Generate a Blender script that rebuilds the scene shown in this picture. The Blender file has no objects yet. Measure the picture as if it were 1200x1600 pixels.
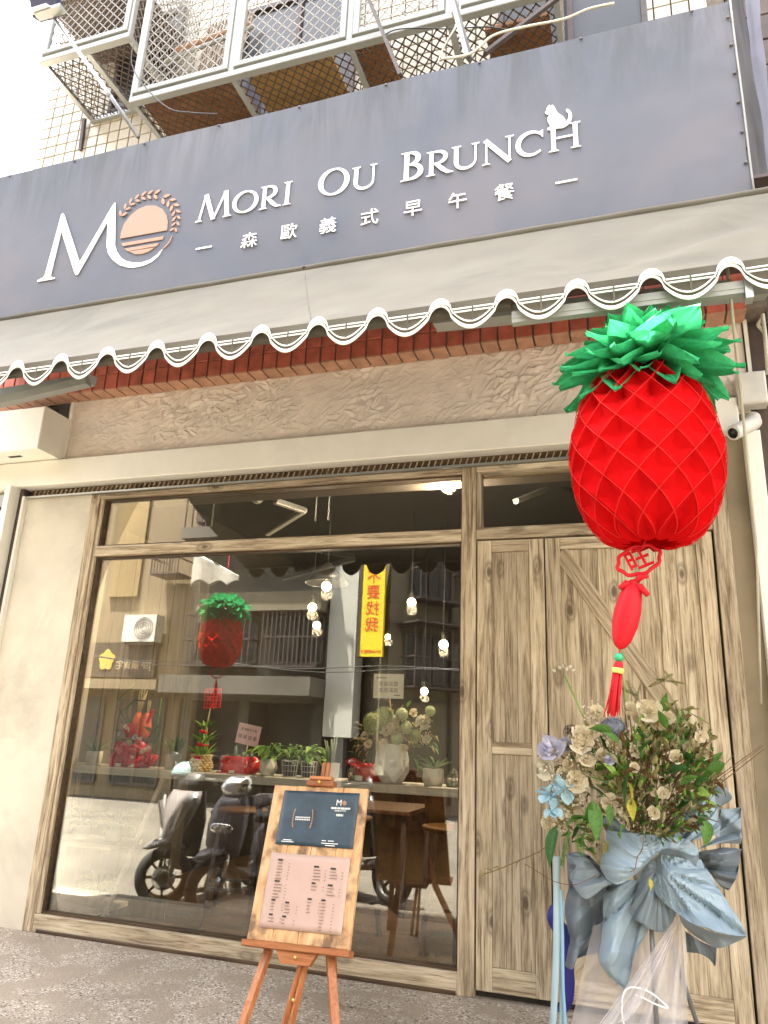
import bpy, bmesh, math, random
from mathutils import Vector, Matrix, Euler, noise
random.seed(7)
PI = math.pi
sc = bpy.context.scene
COL = sc.collection
V = Vector

# ------------------------------------------------------------ camera
CAM = V((0.0, -4.425853, 1.3))
RX = V((0.9501, -0.0532, -0.3069)); RY = V((0.3094, 0.2871, 0.9065)); RZ = V((0.0399, -0.9564, 0.2893))
def _fit():
    global RX, RY, RZ
    cx = V((-2991 - 600, 1001 - 800, 1159.9116)); x = -cx.normalized()
    z = V((760 - 600, -3035 - 800, 1159.9116)).normalized(); z = (z - x * z.dot(x)).normalized()
    y = z.cross(x)
    RX, RY, RZ = x, y, z
_fit()
F = 1159.9116
def ray(px, py):
    d = V((px - 600, py - 800, F))
    return V((RX.dot(d), RY.dot(d), RZ.dot(d)))
def at(px, py, y):
    d = ray(px, py); return CAM + d * ((y - CAM.y) / d.y)
def atz(px, py, z):
    d = ray(px, py); return CAM + d * ((z - CAM.z) / d.z)
cam_data = bpy.data.cameras.new('camera'); cam = bpy.data.objects.new('camera', cam_data); COL.objects.link(cam)
right = V((RX.x, RY.x, RZ.x)); down = V((RX.y, RY.y, RZ.y)); fwd = V((RX.z, RY.z, RZ.z))
m = Matrix((right, -down, -fwd)).transposed().to_4x4(); m.translation = CAM
cam.matrix_world = m
cam_data.sensor_fit = 'VERTICAL'; cam_data.sensor_height = 36.0; cam_data.sensor_width = 27.0
cam_data.lens = 36.0 * F / 1600.0
cam_data.clip_start = 0.05; cam_data.clip_end = 500
sc.camera = cam

# ------------------------------------------------------------ sky, sun, exposure
world = bpy.data.worlds.new('World'); sc.world = world; world.use_nodes = True
wn = world.node_tree.nodes; wl = world.node_tree.links
SUN_DIR = V((0.175, -0.17, -1.0)).normalized()          # the way the light travels
sky = wn.new('ShaderNodeTexSky'); sky.sky_type = 'NISHITA'; sky.sun_disc = False
sky.sun_elevation = math.asin(-SUN_DIR.z); sky.sun_rotation = math.atan2(-SUN_DIR.x, -SUN_DIR.y)
sky.air_density = 1.0; sky.dust_density = 4.0; sky.ozone_density = 0.6
hs = wn.new('ShaderNodeHueSaturation'); hs.inputs['Saturation'].default_value = 0.35
wl.new(sky.outputs[0], hs.inputs['Color']); wl.new(hs.outputs[0], wn['Background'].inputs['Color'])
wn['Background'].inputs['Strength'].default_value = 0.10
sun_d = bpy.data.lights.new('sun', 'SUN'); sun_d.energy = 5.0; sun_d.angle = math.radians(0.6); sun_d.color = (1.0, 0.95, 0.88)
sun = bpy.data.objects.new('sun', sun_d); COL.objects.link(sun)
sun.rotation_euler = SUN_DIR.to_track_quat('-Z', 'Y').to_euler(); sun.location = (0, 10, 40)
vs = sc.view_settings; vs.view_transform = 'Standard'; vs.look = 'None'; vs.gamma = 1.0; vs.use_curve_mapping = False
vs.exposure = 3.88
sc.render.engine = 'CYCLES'
sc.cycles.max_bounces = 8; sc.cycles.diffuse_bounces = 4; sc.cycles.glossy_bounces = 4; sc.cycles.transparent_max_bounces = 24
sc.cycles.caustics_reflective = False; sc.cycles.caustics_refractive = False

# ------------------------------------------------------------ materials
MATS = {}
def _base(name, rough, metal=0.0):
    m = bpy.data.materials.new(name); m.use_nodes = True
    nt = m.node_tree; b = nt.nodes['Principled BSDF']
    b.inputs['Roughness'].default_value = rough; b.inputs['Metallic'].default_value = metal
    return m, nt, b
def _coord(nt, scale, rnd=True):
    tc = nt.nodes.new('ShaderNodeTexCoord'); mp = nt.nodes.new('ShaderNodeMapping')
    mp.inputs['Scale'].default_value = scale
    if rnd:
        oi = nt.nodes.new('ShaderNodeObjectInfo'); mu = nt.nodes.new('ShaderNodeVectorMath'); mu.operation = 'MULTIPLY'
        mu.inputs[1].default_value = (37.0, 53.0, 71.0)
        nt.links.new(oi.outputs['Random'], mu.inputs[0])
        ad = nt.nodes.new('ShaderNodeVectorMath'); ad.operation = 'ADD'
        nt.links.new(tc.outputs['Object'], ad.inputs[0]); nt.links.new(mu.outputs[0], ad.inputs[1])
        nt.links.new(ad.outputs[0], mp.inputs['Vector'])
    else:
        nt.links.new(tc.outputs['Object'], mp.inputs['Vector'])
    return mp.outputs[0]
def _noise(nt, vec, scale, detail=4, dist=0.0, rough=0.55):
    n = nt.nodes.new('ShaderNodeTexNoise'); n.inputs['Scale'].default_value = scale; n.inputs['Detail'].default_value = detail
    n.inputs['Distortion'].default_value = dist; n.inputs['Roughness'].default_value = rough
    nt.links.new(vec, n.inputs['Vector']); return n
def _ramp(nt, fac, stops):
    r = nt.nodes.new('ShaderNodeValToRGB'); e = r.color_ramp.elements
    while len(e) < len(stops): e.new(0.5)
    for i, (p, c) in enumerate(stops):
        e[i].position = p; e[i].color = (c[0], c[1], c[2], 1) if not isinstance(c, (int, float)) else (c, c, c, 1)
    nt.links.new(fac, r.inputs['Fac']); return r.outputs['Color']
def _mix(nt, fac, a, b, mode='MIX'):
    x = nt.nodes.new('ShaderNodeMix'); x.data_type = 'RGBA'; x.blend_type = mode
    for s, v in ((0, fac), (6, a), (7, b)):
        if hasattr(v, 'links'): nt.links.new(v, x.inputs[s])
        else: x.inputs[s].default_value = v if s == 0 else (*v, 1)
    return x.outputs[2]
def _bump(nt, b, h, strength, dist):
    bp = nt.nodes.new('ShaderNodeBump'); bp.inputs['Strength'].default_value = strength; bp.inputs['Distance'].default_value = dist
    nt.links.new(h, bp.inputs['Height']); nt.links.new(bp.outputs[0], b.inputs['Normal'])
def plain(name, rgb, rough=0.6, var=0.12, scale=6.0, metal=0.0, bump=0.0, trans=0.0, bscale=None, dist=0.01, spec=0.5, dirt=0.0):
    """one colour with mottling, some relief, optional grime and translucency"""
    m, nt, b = _base(name, rough, metal)
    vec = _coord(nt, (1, 1, 1))
    n = _noise(nt, vec, scale, 6)
    lo = tuple(c * (1 - var) for c in rgb); hi = tuple(min(1, c * (1 + var)) for c in rgb)
    c = _ramp(nt, n.outputs['Fac'], [(0.3, lo), (0.7, hi)])
    if dirt:
        n2 = _noise(nt, vec, scale * 0.45, 8, 0.6, 0.7)
        f = _ramp(nt, n2.outputs['Fac'], [(0.52, 0.0), (0.72, dirt)])
        c = _mix(nt, f, c, tuple(v * 0.35 for v in rgb))
    nt.links.new(c, b.inputs['Base Color'])
    b.inputs['Specular IOR Level'].default_value = spec
    if bump:
        n3 = _noise(nt, vec, bscale or scale * 6, 5)
        _bump(nt, b, n3.outputs['Fac'], bump, dist)
    if trans:
        t = nt.nodes.new('ShaderNodeBsdfTranslucent'); nt.links.new(c, t.inputs['Color'])
        mx = nt.nodes.new('ShaderNodeMixShader'); mx.inputs[0].default_value = trans
        nt.links.new(b.outputs[0], mx.inputs[1]); nt.links.new(t.outputs[0], mx.inputs[2])
        nt.links.new(mx.outputs[0], nt.nodes['Material Output'].inputs['Surface'])
    return m
def wood(name, axis, stops, grain=1.0, knots=True, rough=0.75, bump=0.35, spec=0.3):
    """weathered timber, the grain running along the axis"""
    m, nt, b = _base(name, rough)
    s = [16.0 * grain] * 3; s[axis] = 0.9 * grain
    vec = _coord(nt, tuple(s))
    k = [5.5 * grain] * 3; k[axis] = 2.6 * grain
    tcv = _coord(nt, tuple(k))
    g1 = _noise(nt, vec, 1.2, 8, 0.9, 0.68); g2 = _noise(nt, vec, 4.5, 6, 0.3, 0.7); g3 = _noise(nt, tcv, 0.45, 4, 0.4)
    a = nt.nodes.new('ShaderNodeMath'); a.operation = 'MULTIPLY_ADD'; a.inputs[1].default_value = 0.62
    nt.links.new(g1.outputs['Fac'], a.inputs[0])
    a2 = nt.nodes.new('ShaderNodeMath'); a2.operation = 'MULTIPLY'; a2.inputs[1].default_value = 0.38
    nt.links.new(g2.outputs['Fac'], a2.inputs[0]); nt.links.new(a2.outputs[0], a.inputs[2])
    c = _ramp(nt, a.outputs[0], stops)
    tone = _ramp(nt, g3.outputs['Fac'], [(0.3, (0.80, 0.78, 0.74)), (0.7, (1.08, 1.06, 1.04))])
    c = _mix(nt, 1.0, c, tone, 'MULTIPLY')
    oi = nt.nodes.new('ShaderNodeObjectInfo'); c = _mix(nt, 1.0, c, _ramp(nt, oi.outputs['Random'], [(0.0, (0.84, 0.83, 0.82)), (0.5, (1.0, 0.98, 0.95)), (1.0, (1.12, 1.12, 1.10))]), 'MULTIPLY')
    if knots:
        vo = nt.nodes.new('ShaderNodeTexVoronoi'); vo.inputs['Scale'].default_value = 0.85; vo.inputs['Randomness'].default_value = 1.0
        wob = _noise(nt, vec, 2.0, 3)
        ad = nt.nodes.new('ShaderNodeVectorMath'); ad.operation = 'MULTIPLY_ADD'; ad.inputs[1].default_value = (0.10, 0.10, 0.10)
        nt.links.new(wob.outputs['Color'], ad.inputs[0]); nt.links.new(tcv, ad.inputs[2])
        nt.links.new(ad.outputs[0], vo.inputs['Vector'])
        kf = _ramp(nt, vo.outputs['Distance'], [(0.0, 0.95), (0.08, 0.85), (0.13, 0.25), (0.17, 0.55), (0.25, 0.0)])
        c = _mix(nt, kf, c, tuple(v * 0.75 for v in stops[0][1]))
    fl = [70.0 * grain] * 3; fl[axis] = 2.6 * grain
    fk = _noise(nt, _coord(nt, tuple(fl)), 1.0, 3, 0.2, 0.6)
    c = _mix(nt, _ramp(nt, fk.outputs['Fac'], [(0.57, 0.0), (0.70, 0.75)]), c, stops[0][1])
    nt.links.new(c, b.inputs['Base Color'])
    b.inputs['Specular IOR Level'].default_value = spec
    if bump: _bump(nt, b, a.outputs[0], bump, 0.006)
    return m
def emit(name, rgb, strength):
    m = bpy.data.materials.new(name); m.use_nodes = True; nt = m.node_tree
    e = nt.nodes.new('ShaderNodeEmission'); e.inputs[0].default_value = (*rgb, 1); e.inputs[1].default_value = strength
    nt.links.new(e.outputs[0], nt.nodes['Material Output'].inputs['Surface']); return m
def glass_mat(name, tint, base, rough=0.0, edge=0.9):
    """clear pane: tinted see-through plus a mirror share that grows at grazing angles"""
    m = bpy.data.materials.new(name); m.use_nodes = True; nt = m.node_tree
    t = nt.nodes.new('ShaderNodeBsdfTransparent'); t.inputs[0].default_value = (*tint, 1)
    g = nt.nodes.new('ShaderNodeBsdfGlossy'); g.inputs['Roughness'].default_value = rough; g.inputs['Color'].default_value = (0.97, 0.95, 0.88, 1)
    lw = nt.nodes.new('ShaderNodeLayerWeight'); lw.inputs[0].default_value = 0.35
    mr = nt.nodes.new('ShaderNodeMapRange'); mr.inputs[3].default_value = base; mr.inputs[4].default_value = edge
    nt.links.new(lw.outputs['Fresnel'], mr.inputs[0])
    mx = nt.nodes.new('ShaderNodeMixShader'); nt.links.new(mr.outputs[0], mx.inputs[0])
    nt.links.new(t.outputs[0], mx.inputs[1]); nt.links.new(g.outputs[0], mx.inputs[2])
    nt.links.new(mx.outputs[0], nt.nodes['Material Output'].inputs['Surface']); return m
def gauze(name, rgb, alpha):
    m = bpy.data.materials.new(name); m.use_nodes = True; nt = m.node_tree
    t = nt.nodes.new('ShaderNodeBsdfTransparent'); d = nt.nodes.new('ShaderNodeBsdfDiffuse'); d.inputs[0].default_value = (*rgb, 1)
    tl = nt.nodes.new('ShaderNodeBsdfTranslucent'); tl.inputs[0].default_value = (*rgb, 1)
    m1 = nt.nodes.new('ShaderNodeMixShader'); m1.inputs[0].default_value = 0.4
    nt.links.new(d.outputs[0], m1.inputs[1]); nt.links.new(tl.outputs[0], m1.inputs[2])
    lw = nt.nodes.new('ShaderNodeLayerWeight'); lw.inputs[0].default_value = 0.4
    mr = nt.nodes.new('ShaderNodeMapRange'); mr.inputs[3].default_value = alpha; mr.inputs[4].default_value = min(0.95, alpha * 2.6)
    nt.links.new(lw.outputs['Facing'], mr.inputs[0])
    mx = nt.nodes.new('ShaderNodeMixShader'); nt.links.new(mr.outputs[0], mx.inputs[0])
    nt.links.new(t.outputs[0], mx.inputs[1]); nt.links.new(m1.outputs[0], mx.inputs[2])
    nt.links.new(mx.outputs[0], nt.nodes['Material Output'].inputs['Surface']); return m

# ------------------------------------------------------------ objects
WLOC = {}
def put(o, label=None, cat=None, group=None, kind=None):
    if label: o['label'] = label
    if cat: o['category'] = cat
    if group: o['group'] = group
    if kind: o['kind'] = kind
    return o
def thing(name, label, cat, loc=(0, 0, 0), group=None, kind=None):
    o = bpy.data.objects.new(name, None); COL.objects.link(o); o.location = loc; o.empty_display_size = 0.05
    WLOC[o.name] = V(loc)
    return put(o, label, cat, group, kind)
def pivot(name, parent, loc):
    """an Empty that is a part and carries sub-parts; loc in world axes"""
    o = bpy.data.objects.new(name, None); COL.objects.link(o); o.parent = parent; o.empty_display_size = 0.03
    WLOC[o.name] = V(loc); o.location = V(loc) - WLOC.get(parent.name, V()); return o
class MB:
    def __init__(s): s.v = []; s.f = []; s.sm = []
    def add(s, vs, fs, smooth=False):
        n = len(s.v); s.v += [tuple(v) for v in vs]; s.f += [tuple(i + n for i in f) for f in fs]; s.sm += [smooth] * len(fs); return s
    def box(s, c, d, rot=None):
        hx, hy, hz = d[0] / 2, d[1] / 2, d[2] / 2
        vs = [V((x, y, z)) for x in (-hx, hx) for y in (-hy, hy) for z in (-hz, hz)]
        if rot is not None: vs = [rot @ v for v in vs]
        return s.add([v + V(c) for v in vs], [(0, 1, 3, 2), (4, 6, 7, 5), (0, 4, 5, 1), (2, 3, 7, 6), (0, 2, 6, 4), (1, 5, 7, 3)])
    def bb(s, x0, x1, y0, y1, z0, z1):
        return s.box(((x0 + x1) / 2, (y0 + y1) / 2, (z0 + z1) / 2), (x1 - x0, y1 - y0, z1 - z0))
    def cham(s, x0, x1, y0, y1, z0, z1, c=0.004):
        """box with its front (low y) edges chamfered"""
        a = [(x0, y1, z0), (x1, y1, z0), (x1, y1, z1), (x0, y1, z1)]
        b = [(x0, y0 + c, z0), (x1, y0 + c, z0), (x1, y0 + c, z1), (x0, y0 + c, z1)]
        d = [(x0 + c, y0, z0 + c), (x1 - c, y0, z0 + c), (x1 - c, y0, z1 - c), (x0 + c, y0, z1 - c)]
        fs = [(3, 2, 1, 0), (8, 9, 10, 11)]
        for i in range(4):
            j = (i + 1) % 4; fs += [(i, j, 4 + j, 4 + i), (4 + i, 4 + j, 8 + j, 8 + i)]
        return s.add(a + b + d, fs)
    def bar(s, a, b, w, d=None, up=V((0, 0, 1))):
        a = V(a); b = V(b); t = (b - a).normalized(); d = d or w
        if abs(t.dot(up)) > 0.98: up = V((0, 1, 0))
        u = t.cross(up).normalized(); n = u.cross(t)
        vs = [p + u * sx * w / 2 + n * sz * d / 2 for p in (a, b) for sx, sz in ((-1, -1), (1, -1), (1, 1), (-1, 1))]
        return s.add(vs, [(0, 1, 2, 3), (7, 6, 5, 4), (0, 4, 5, 1), (1, 5, 6, 2), (2, 6, 7, 3), (3, 7, 4, 0)])
    def tube(s, pts, r, n=8, closed=False, cap=True, smooth=True):
        pts = [V(p) for p in pts]; k = len(pts); rs = r if isinstance(r, (list, tuple)) else [r] * k
        vs = []; prev = None
        for i, p in enumerate(pts):
            if closed: t = pts[(i + 1) % k] - pts[i - 1]
            else: t = pts[min(i + 1, k - 1)] - pts[max(i - 1, 0)]
            t.normalize()
            if prev is None:
                u = t.cross(V((0, 0, 1)));
                if u.length < 0.05: u = t.cross(V((0, 1, 0)))
            else: u = prev - t * prev.dot(t)
            u.normalize(); prev = u; w = t.cross(u)
            vs += [p + (u * math.cos(q) + w * math.sin(q)) * rs[i] for q in (2 * PI * j / n for j in range(n))]
        fs = []
        for i in range(k if closed else k - 1):
            for j in range(n):
                a = i * n + j; b = i * n + (j + 1) % n; c = ((i + 1) % k) * n + (j + 1) % n; d = ((i + 1) % k) * n + j
                fs.append((a, d, c, b))
        if cap and not closed: fs += [tuple(range(n)), tuple(range((k - 1) * n, k * n))[::-1]]
        return s.add(vs, fs, smooth)
    def lathe(s, prof, c=(0, 0, 0), n=20, axis=2, smooth=True, cap=True):
        vs = []
        for r, h in prof:
            for j in range(n):
                q = 2 * PI * j / n; p = [r * math.cos(q), r * math.sin(q), h]
                if axis == 0: p = [p[2], p[0], p[1]]
                if axis == 1: p = [p[0], p[2], -p[1]]
                vs.append(V(p) + V(c))
        fs = []
        for i in range(len(prof) - 1):
            for j in range(n):
                a = i * n + j; b = i * n + (j + 1) % n
                fs.append((a, b, b + n, a + n))
        if cap:
            if prof[0][0] > 1e-5: fs.append(tuple(range(n))[::-1])
            if prof[-1][0] > 1e-5: fs.append(tuple(range((len(prof) - 1) * n, len(prof) * n)))
        return s.add(vs, fs, smooth)
    def prism(s, poly, frame, depth):
        """polygon (u, v) in a frame (origin, udir, vdir, ndir) given thickness depth along ndir"""
        o, u, v, n = frame; k = len(poly)
        a = [V(o) + V(u) * p[0] + V(v) * p[1] for p in poly]; b = [p + V(n) * depth for p in a]
        fs = [tuple(range(k))[::-1], tuple(range(k, 2 * k))] + [(i, (i + 1) % k, k + (i + 1) % k, k + i) for i in range(k)]
        return s.add(a + b, fs)
    def grid(s, fn, nu, nv, smooth=True, wrap=False):
        vs = [fn(i / nu, j / nv) for j in range(nv + 1) for i in range(nu + (0 if wrap else 1))]
        w = nu if wrap else nu + 1; fs = []
        for j in range(nv):
            for i in range(nu):
                i2 = (i + 1) % w
                fs.append((j * w + i, j * w + i2, (j + 1) * w + i2, (j + 1) * w + i))
        return s.add(vs, fs, smooth)
    def loft(s, rings, smooth=True, cap=True):
        n = len(rings[0]); vs = [v for r in rings for v in r]; fs = []
        for i in range(len(rings) - 1):
            for j in range(n):
                a = i * n + j; b = i * n + (j + 1) % n
                fs.append((a, b, b + n, a + n))
        if cap: fs += [tuple(range(n))[::-1], tuple(range((len(rings) - 1) * n, len(rings) * n))]
        return s.add(vs, fs, smooth)
    def ball(s, c, r, n=10, m=7, smooth=True):
        r = V((r, r, r)) if isinstance(r, (int, float)) else V(r)
        prof = [(math.sin(PI * i / m), -math.cos(PI * i / m)) for i in range(m + 1)]
        k = len(s.v); s.lathe(prof, (0, 0, 0), n, smooth=smooth, cap=False)
        for i in range(k, len(s.v)):
            p = s.v[i]; s.v[i] = (p[0] * r.x + c[0], p[1] * r.y + c[1], p[2] * r.z + c[2])
        return s
    def mesh(s, name, mat, off=V()):
        me = bpy.data.meshes.new(name)
        me.from_pydata([(v[0] - off.x, v[1] - off.y, v[2] - off.z) for v in s.v], [], s.f)
        me.polygons.foreach_set('use_smooth', s.sm)
        if mat: me.materials.append(mat)
        me.update(); return me
    def build(s, name, mat, parent=None, label=None, cat=None, group=None, kind=None, solid=0.0, bevel=0.0, fixn=True):
        off = WLOC.get(parent.name, V()) if parent else V()
        me = s.mesh(name, mat, off)
        if fixn:
            bm = bmesh.new(); bm.from_mesh(me); bmesh.ops.recalc_face_normals(bm, faces=bm.faces); bm.to_mesh(me); bm.free()
        o = bpy.data.objects.new(name, me); COL.objects.link(o)
        if parent: o.parent = parent; WLOC[o.name] = off.copy()
        if solid:
            md = o.modifiers.new('thick', 'SOLIDIFY'); md.thickness = solid; md.offset = 0
        if bevel:
            md = o.modifiers.new('edge', 'BEVEL'); md.width = bevel; md.segments = 2; md.limit_method = 'ANGLE'; md.angle_limit = 0.6
        return put(o, label, cat, group, kind)
def inst(me, name, parent, loc, rot=None, scale=(1, 1, 1)):
    """another object on shared mesh data; loc in world axes"""
    o = bpy.data.objects.new(name, me); COL.objects.link(o)
    off = WLOC.get(parent.name, V()) if parent else V()
    o.parent = parent; o.location = V(loc) - off
    if rot is not None: o.rotation_euler = rot if isinstance(rot, Euler) else (rot.to_euler() if hasattr(rot, 'to_euler') else rot)
    o.scale = scale if not isinstance(scale, (int, float)) else (scale,) * 3
    return o
def copy_tree(o, parent=None):
    c = o.copy(); COL.objects.link(c); c.parent = parent
    if parent is None: WLOC[c.name] = V(o.location)
    for ch in list(o.children): copy_tree(ch, c)
    return c
def text(body, size, mat, parent, frame, name='lettering', extrude=0.0015, align='CENTER', bold=0.0):
    """flat print as thin geometry; frame = (origin, right, up); non-Latin glyphs come from Blender's own font set"""
    cu = bpy.data.curves.new(name, 'FONT'); cu.body = body; cu.size = size; cu.align_x = align; cu.align_y = 'CENTER'
    cu.extrude = extrude; cu.resolution_u = 3; cu.offset = bold
    tmp = bpy.data.objects.new(name, cu); COL.objects.link(tmp)
    me = bpy.data.meshes.new_from_object(tmp, depsgraph=bpy.context.evaluated_depsgraph_get())
    bpy.data.objects.remove(tmp); bpy.data.curves.remove(cu)
    me.name = name; me.materials.clear(); me.materials.append(mat)
    o0, r, u = V(frame[0]), V(frame[1]).normalized(), V(frame[2]).normalized(); n = r.cross(u)
    M = Matrix((r, u, n)).transposed().to_4x4()
    me.transform(M)
    return inst(me, name, parent, o0)
def lerp(a, b, t): return a + (b - a) * t
def nz(x, y, z=0.0): return noise.noise(V((x, y, z)))
# ------------------------------------------------------------ palette
T = [(0.34, (0.12, 0.083, 0.053)), (0.42, (0.28, 0.218, 0.148)), (0.50, (0.50, 0.42, 0.305)), (0.62, (0.68, 0.60, 0.47))]
W_V = wood('weathered timber upright', 2, T, 1.35); W_H = wood('weathered timber level', 0, T, 1.35)
DT = [(0.34, (0.03, 0.02, 0.012)), (0.5, (0.085, 0.055, 0.032)), (0.68, (0.15, 0.10, 0.06))]
W_DARK = wood('dark floor boards', 0, DT, rough=0.5); W_PANEL = wood('grey brown wall boards', 2, [(0.3, (0.05, 0.041, 0.03)), (0.5, (0.10, 0.083, 0.06)), (0.7, (0.16, 0.135, 0.10))])
W_SHELF = wood('limed shelf timber', 0, [(0.3, (0.36, 0.345, 0.29)), (0.5, (0.55, 0.53, 0.46)), (0.7, (0.70, 0.68, 0.60))], knots=False)
W_EASEL = wood('stained easel timber', 2, [(0.3, (0.16, 0.045, 0.014)), (0.5, (0.40, 0.145, 0.05)), (0.7, (0.56, 0.25, 0.10))], grain=2.2, knots=False, rough=0.45, bump=0.15, spec=0.5)
W_EASEL_H = wood('stained easel rail', 0, [(0.3, (0.16, 0.045, 0.014)), (0.5, (0.40, 0.145, 0.05)), (0.7, (0.56, 0.25, 0.10))], grain=2.2, knots=False, rough=0.45, bump=0.15, spec=0.5)
W_STOOL = wood('honey seat timber', 0, [(0.3, (0.07, 0.033, 0.01)), (0.5, (0.13, 0.065, 0.02)), (0.7, (0.18, 0.095, 0.035))], knots=False, rough=0.5)
W_BROWN = wood('brown chair timber', 2, [(0.3, (0.04, 0.018, 0.008)), (0.5, (0.09, 0.042, 0.018)), (0.7, (0.15, 0.075, 0.032))], knots=False, rough=0.5)
def scorched():
    m, nt, b = _base('scorched pine board', 0.55)
    vec = _coord(nt, (14, 14, 1.6), False); v2 = _coord(nt, (1, 1, 1), False)
    g = _noise(nt, vec, 2.0, 7, 0.5); s = _noise(nt, v2, 11.0, 3, 0.2)
    c = _ramp(nt, g.outputs['Fac'], [(0.3, (0.40, 0.20, 0.085)), (0.5, (0.58, 0.34, 0.16)), (0.7, (0.68, 0.45, 0.24))])
    f = _ramp(nt, s.outputs['Fac'], [(0.50, 0.0), (0.66, 0.8)])
    c = _mix(nt, f, c, (0.085, 0.045, 0.025)); nt.links.new(c, b.inputs['Base Color']); _bump(nt, b, g.outputs['Fac'], 0.2, 0.003); return m
W_BURNT = scorched()
def pebbled():
    m, nt, b = _base('washed pebble paving', 0.75)
    v = _coord(nt, (1, 1, 1), False)
    vo = nt.nodes.new('ShaderNodeTexVoronoi'); vo.inputs['Scale'].default_value = 100; vo.inputs['Randomness'].default_value = 1.0; nt.links.new(v, vo.inputs['Vector'])
    sep = nt.nodes.new('ShaderNodeSeparateColor'); nt.links.new(vo.outputs['Color'], sep.inputs[0])
    c = _ramp(nt, sep.outputs[0], [(0.0, (0.020, 0.017, 0.016)), (0.10, (0.045, 0.036, 0.03)), (0.13, (0.21, 0.175, 0.14)), (0.45, (0.33, 0.28, 0.22)), (0.75, (0.46, 0.40, 0.33)), (1.0, (0.70, 0.66, 0.59))])
    d = _ramp(nt, vo.outputs['Distance'], [(0.40, 0.0), (0.60, 0.75)])
    c = _mix(nt, d, c, (0.32, 0.265, 0.20))
    n = _noise(nt, v, 3.2, 5, 0.8, 0.6)
    f = _ramp(nt, n.outputs['Fac'], [(0.50, 0.0), (0.57, 0.80), (0.7, 0.92)])
    c = _mix(nt, f, c, (0.29, 0.24, 0.18))
    n2 = _noise(nt, v, 1.1, 4); c = _mix(nt, 1.0, c, _ramp(nt, n2.outputs['Fac'], [(0.35, (0.78, 0.76, 0.74)), (0.65, (1.1, 1.08, 1.05))]), 'MULTIPLY')
    nt.links.new(c, b.inputs['Base Color'])
    h = _ramp(nt, vo.outputs['Distance'], [(0.0, 1.0), (0.6, 0.0)]); _bump(nt, b, h, 0.6, 0.004); return m
M_PEB = pebbled()
M_ROAD = plain('pale worn road', (0.075, 0.067, 0.053), 0.9, 0.35, 1.2, bump=0.4, bscale=90, dist=0.004, dirt=0.3)
M_KERB = plain('kerb concrete', (0.14, 0.13, 0.11), 0.85, 0.15, 9, bump=0.3)
M_PLASTER = plain('smooth grey plaster', (0.62, 0.565, 0.46), 0.85, 0.13, 2.2, bump=0.10, bscale=16, dirt=0.38)
M_PLASTER2 = plain('brown grey plaster', (0.27, 0.22, 0.15), 0.85, 0.16, 3.0, bump=0.10, bscale=22, dirt=0.15)
M_ROUGH = plain('trowelled cream render', (0.76, 0.665, 0.58), 0.9, 0.10, 7.0, bump=0.3, bscale=45, dist=0.006, dirt=0.10)
M_WHITE = plain('cream white painted metal', (0.84, 0.81, 0.73), 0.5, 0.05, 3.0, dirt=0.15)
M_WHITE2 = plain('white coated aluminium', (0.29, 0.295, 0.275), 0.4, 0.05, 5.0, dirt=0.25)
M_ALU = plain('grey aluminium', (0.42, 0.43, 0.41), 0.38, 0.08, 6.0, metal=0.6, dirt=0.2)
M_MESH = plain('weathered grille wire', (0.28, 0.255, 0.22), 0.5, 0.2, 10, dirt=0.3)
M_MESHD = plain('rusty floor mesh', (0.10, 0.07, 0.05), 0.7, 0.25, 12)
M_STEEL = plain('dark rusty steel', (0.07, 0.05, 0.045), 0.6, 0.3, 14, dirt=0.4)
M_POLE = plain('dull galvanised tube', (0.20, 0.20, 0.20), 0.4, 0.12, 10, metal=0.5)
M_TILE = plain('cream glazed wall tile', (0.52, 0.47, 0.37), 0.3, 0.05, 2.0, dirt=0.10)
M_GROUT = plain('dark tile grout', (0.16, 0.13, 0.10), 0.9, 0.2, 20)
M_BRICK = plain('red brown brick tile', (0.42, 0.10, 0.06), 0.6, 0.35, 9.0, bump=0.2, bscale=60, dirt=0.35)
M_BRICKS = plain('faded underside brick tile', (0.46, 0.25, 0.16), 0.7, 0.22, 12.0, bump=0.2, bscale=60, dirt=0.3)
M_DARKTILE = plain('soot brown tile', (0.075, 0.05, 0.035), 0.6, 0.35, 6.0, dirt=0.5)
M_CANVAS = None
M_AWN = plain('grey awning cloth', (0.105, 0.092, 0.067), 0.85, 0.14, 3.0, bump=0.1, bscale=350, dist=0.001, trans=0.03, dirt=0.6)
M_TRIM = plain('white awning binding', (0.80, 0.79, 0.74), 0.7, 0.04, 8.0, trans=0.1, dirt=0.1)
M_INK = plain('white print', (0.80, 0.80, 0.78), 0.6, 0.02, 3.0)
M_PEACH = plain('peach print', (0.38, 0.22, 0.15), 0.6, 0.02, 3.0)
M_BLACK = plain('black print', (0.025, 0.022, 0.02), 0.6, 0.1, 3.0)
M_RED = plain('red honeycomb tissue', (0.60, 0.005, 0.007), 0.9, 0.12, 9.0, trans=0.30, spec=0.05, bump=0.15, bscale=40)
M_REDE = plain('lit through red paper seam', (0.66, 0.022, 0.018), 0.7, 0.06, 9.0, trans=0.25, spec=0.2)  # lighter red paints in the light passing through the paper edges
M_GREEN = plain('green crepe paper', (0.04, 0.36, 0.135), 0.8, 0.18, 14.0, trans=0.32, bump=0.25, bscale=70, spec=0.15)
M_REDP = plain('red satin', (0.50, 0.006, 0.014), 0.55, 0.12, 9.0, spec=0.25)
M_REDF = plain('red felt', (0.58, 0.01, 0.018), 0.9, 0.15, 25.0)
M_BEAD = plain('green bead', (0.02, 0.36, 0.16), 0.3); M_YEL = plain('yellow thread', (0.75, 0.55, 0.12), 0.6, 0.1, 30)
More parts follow.
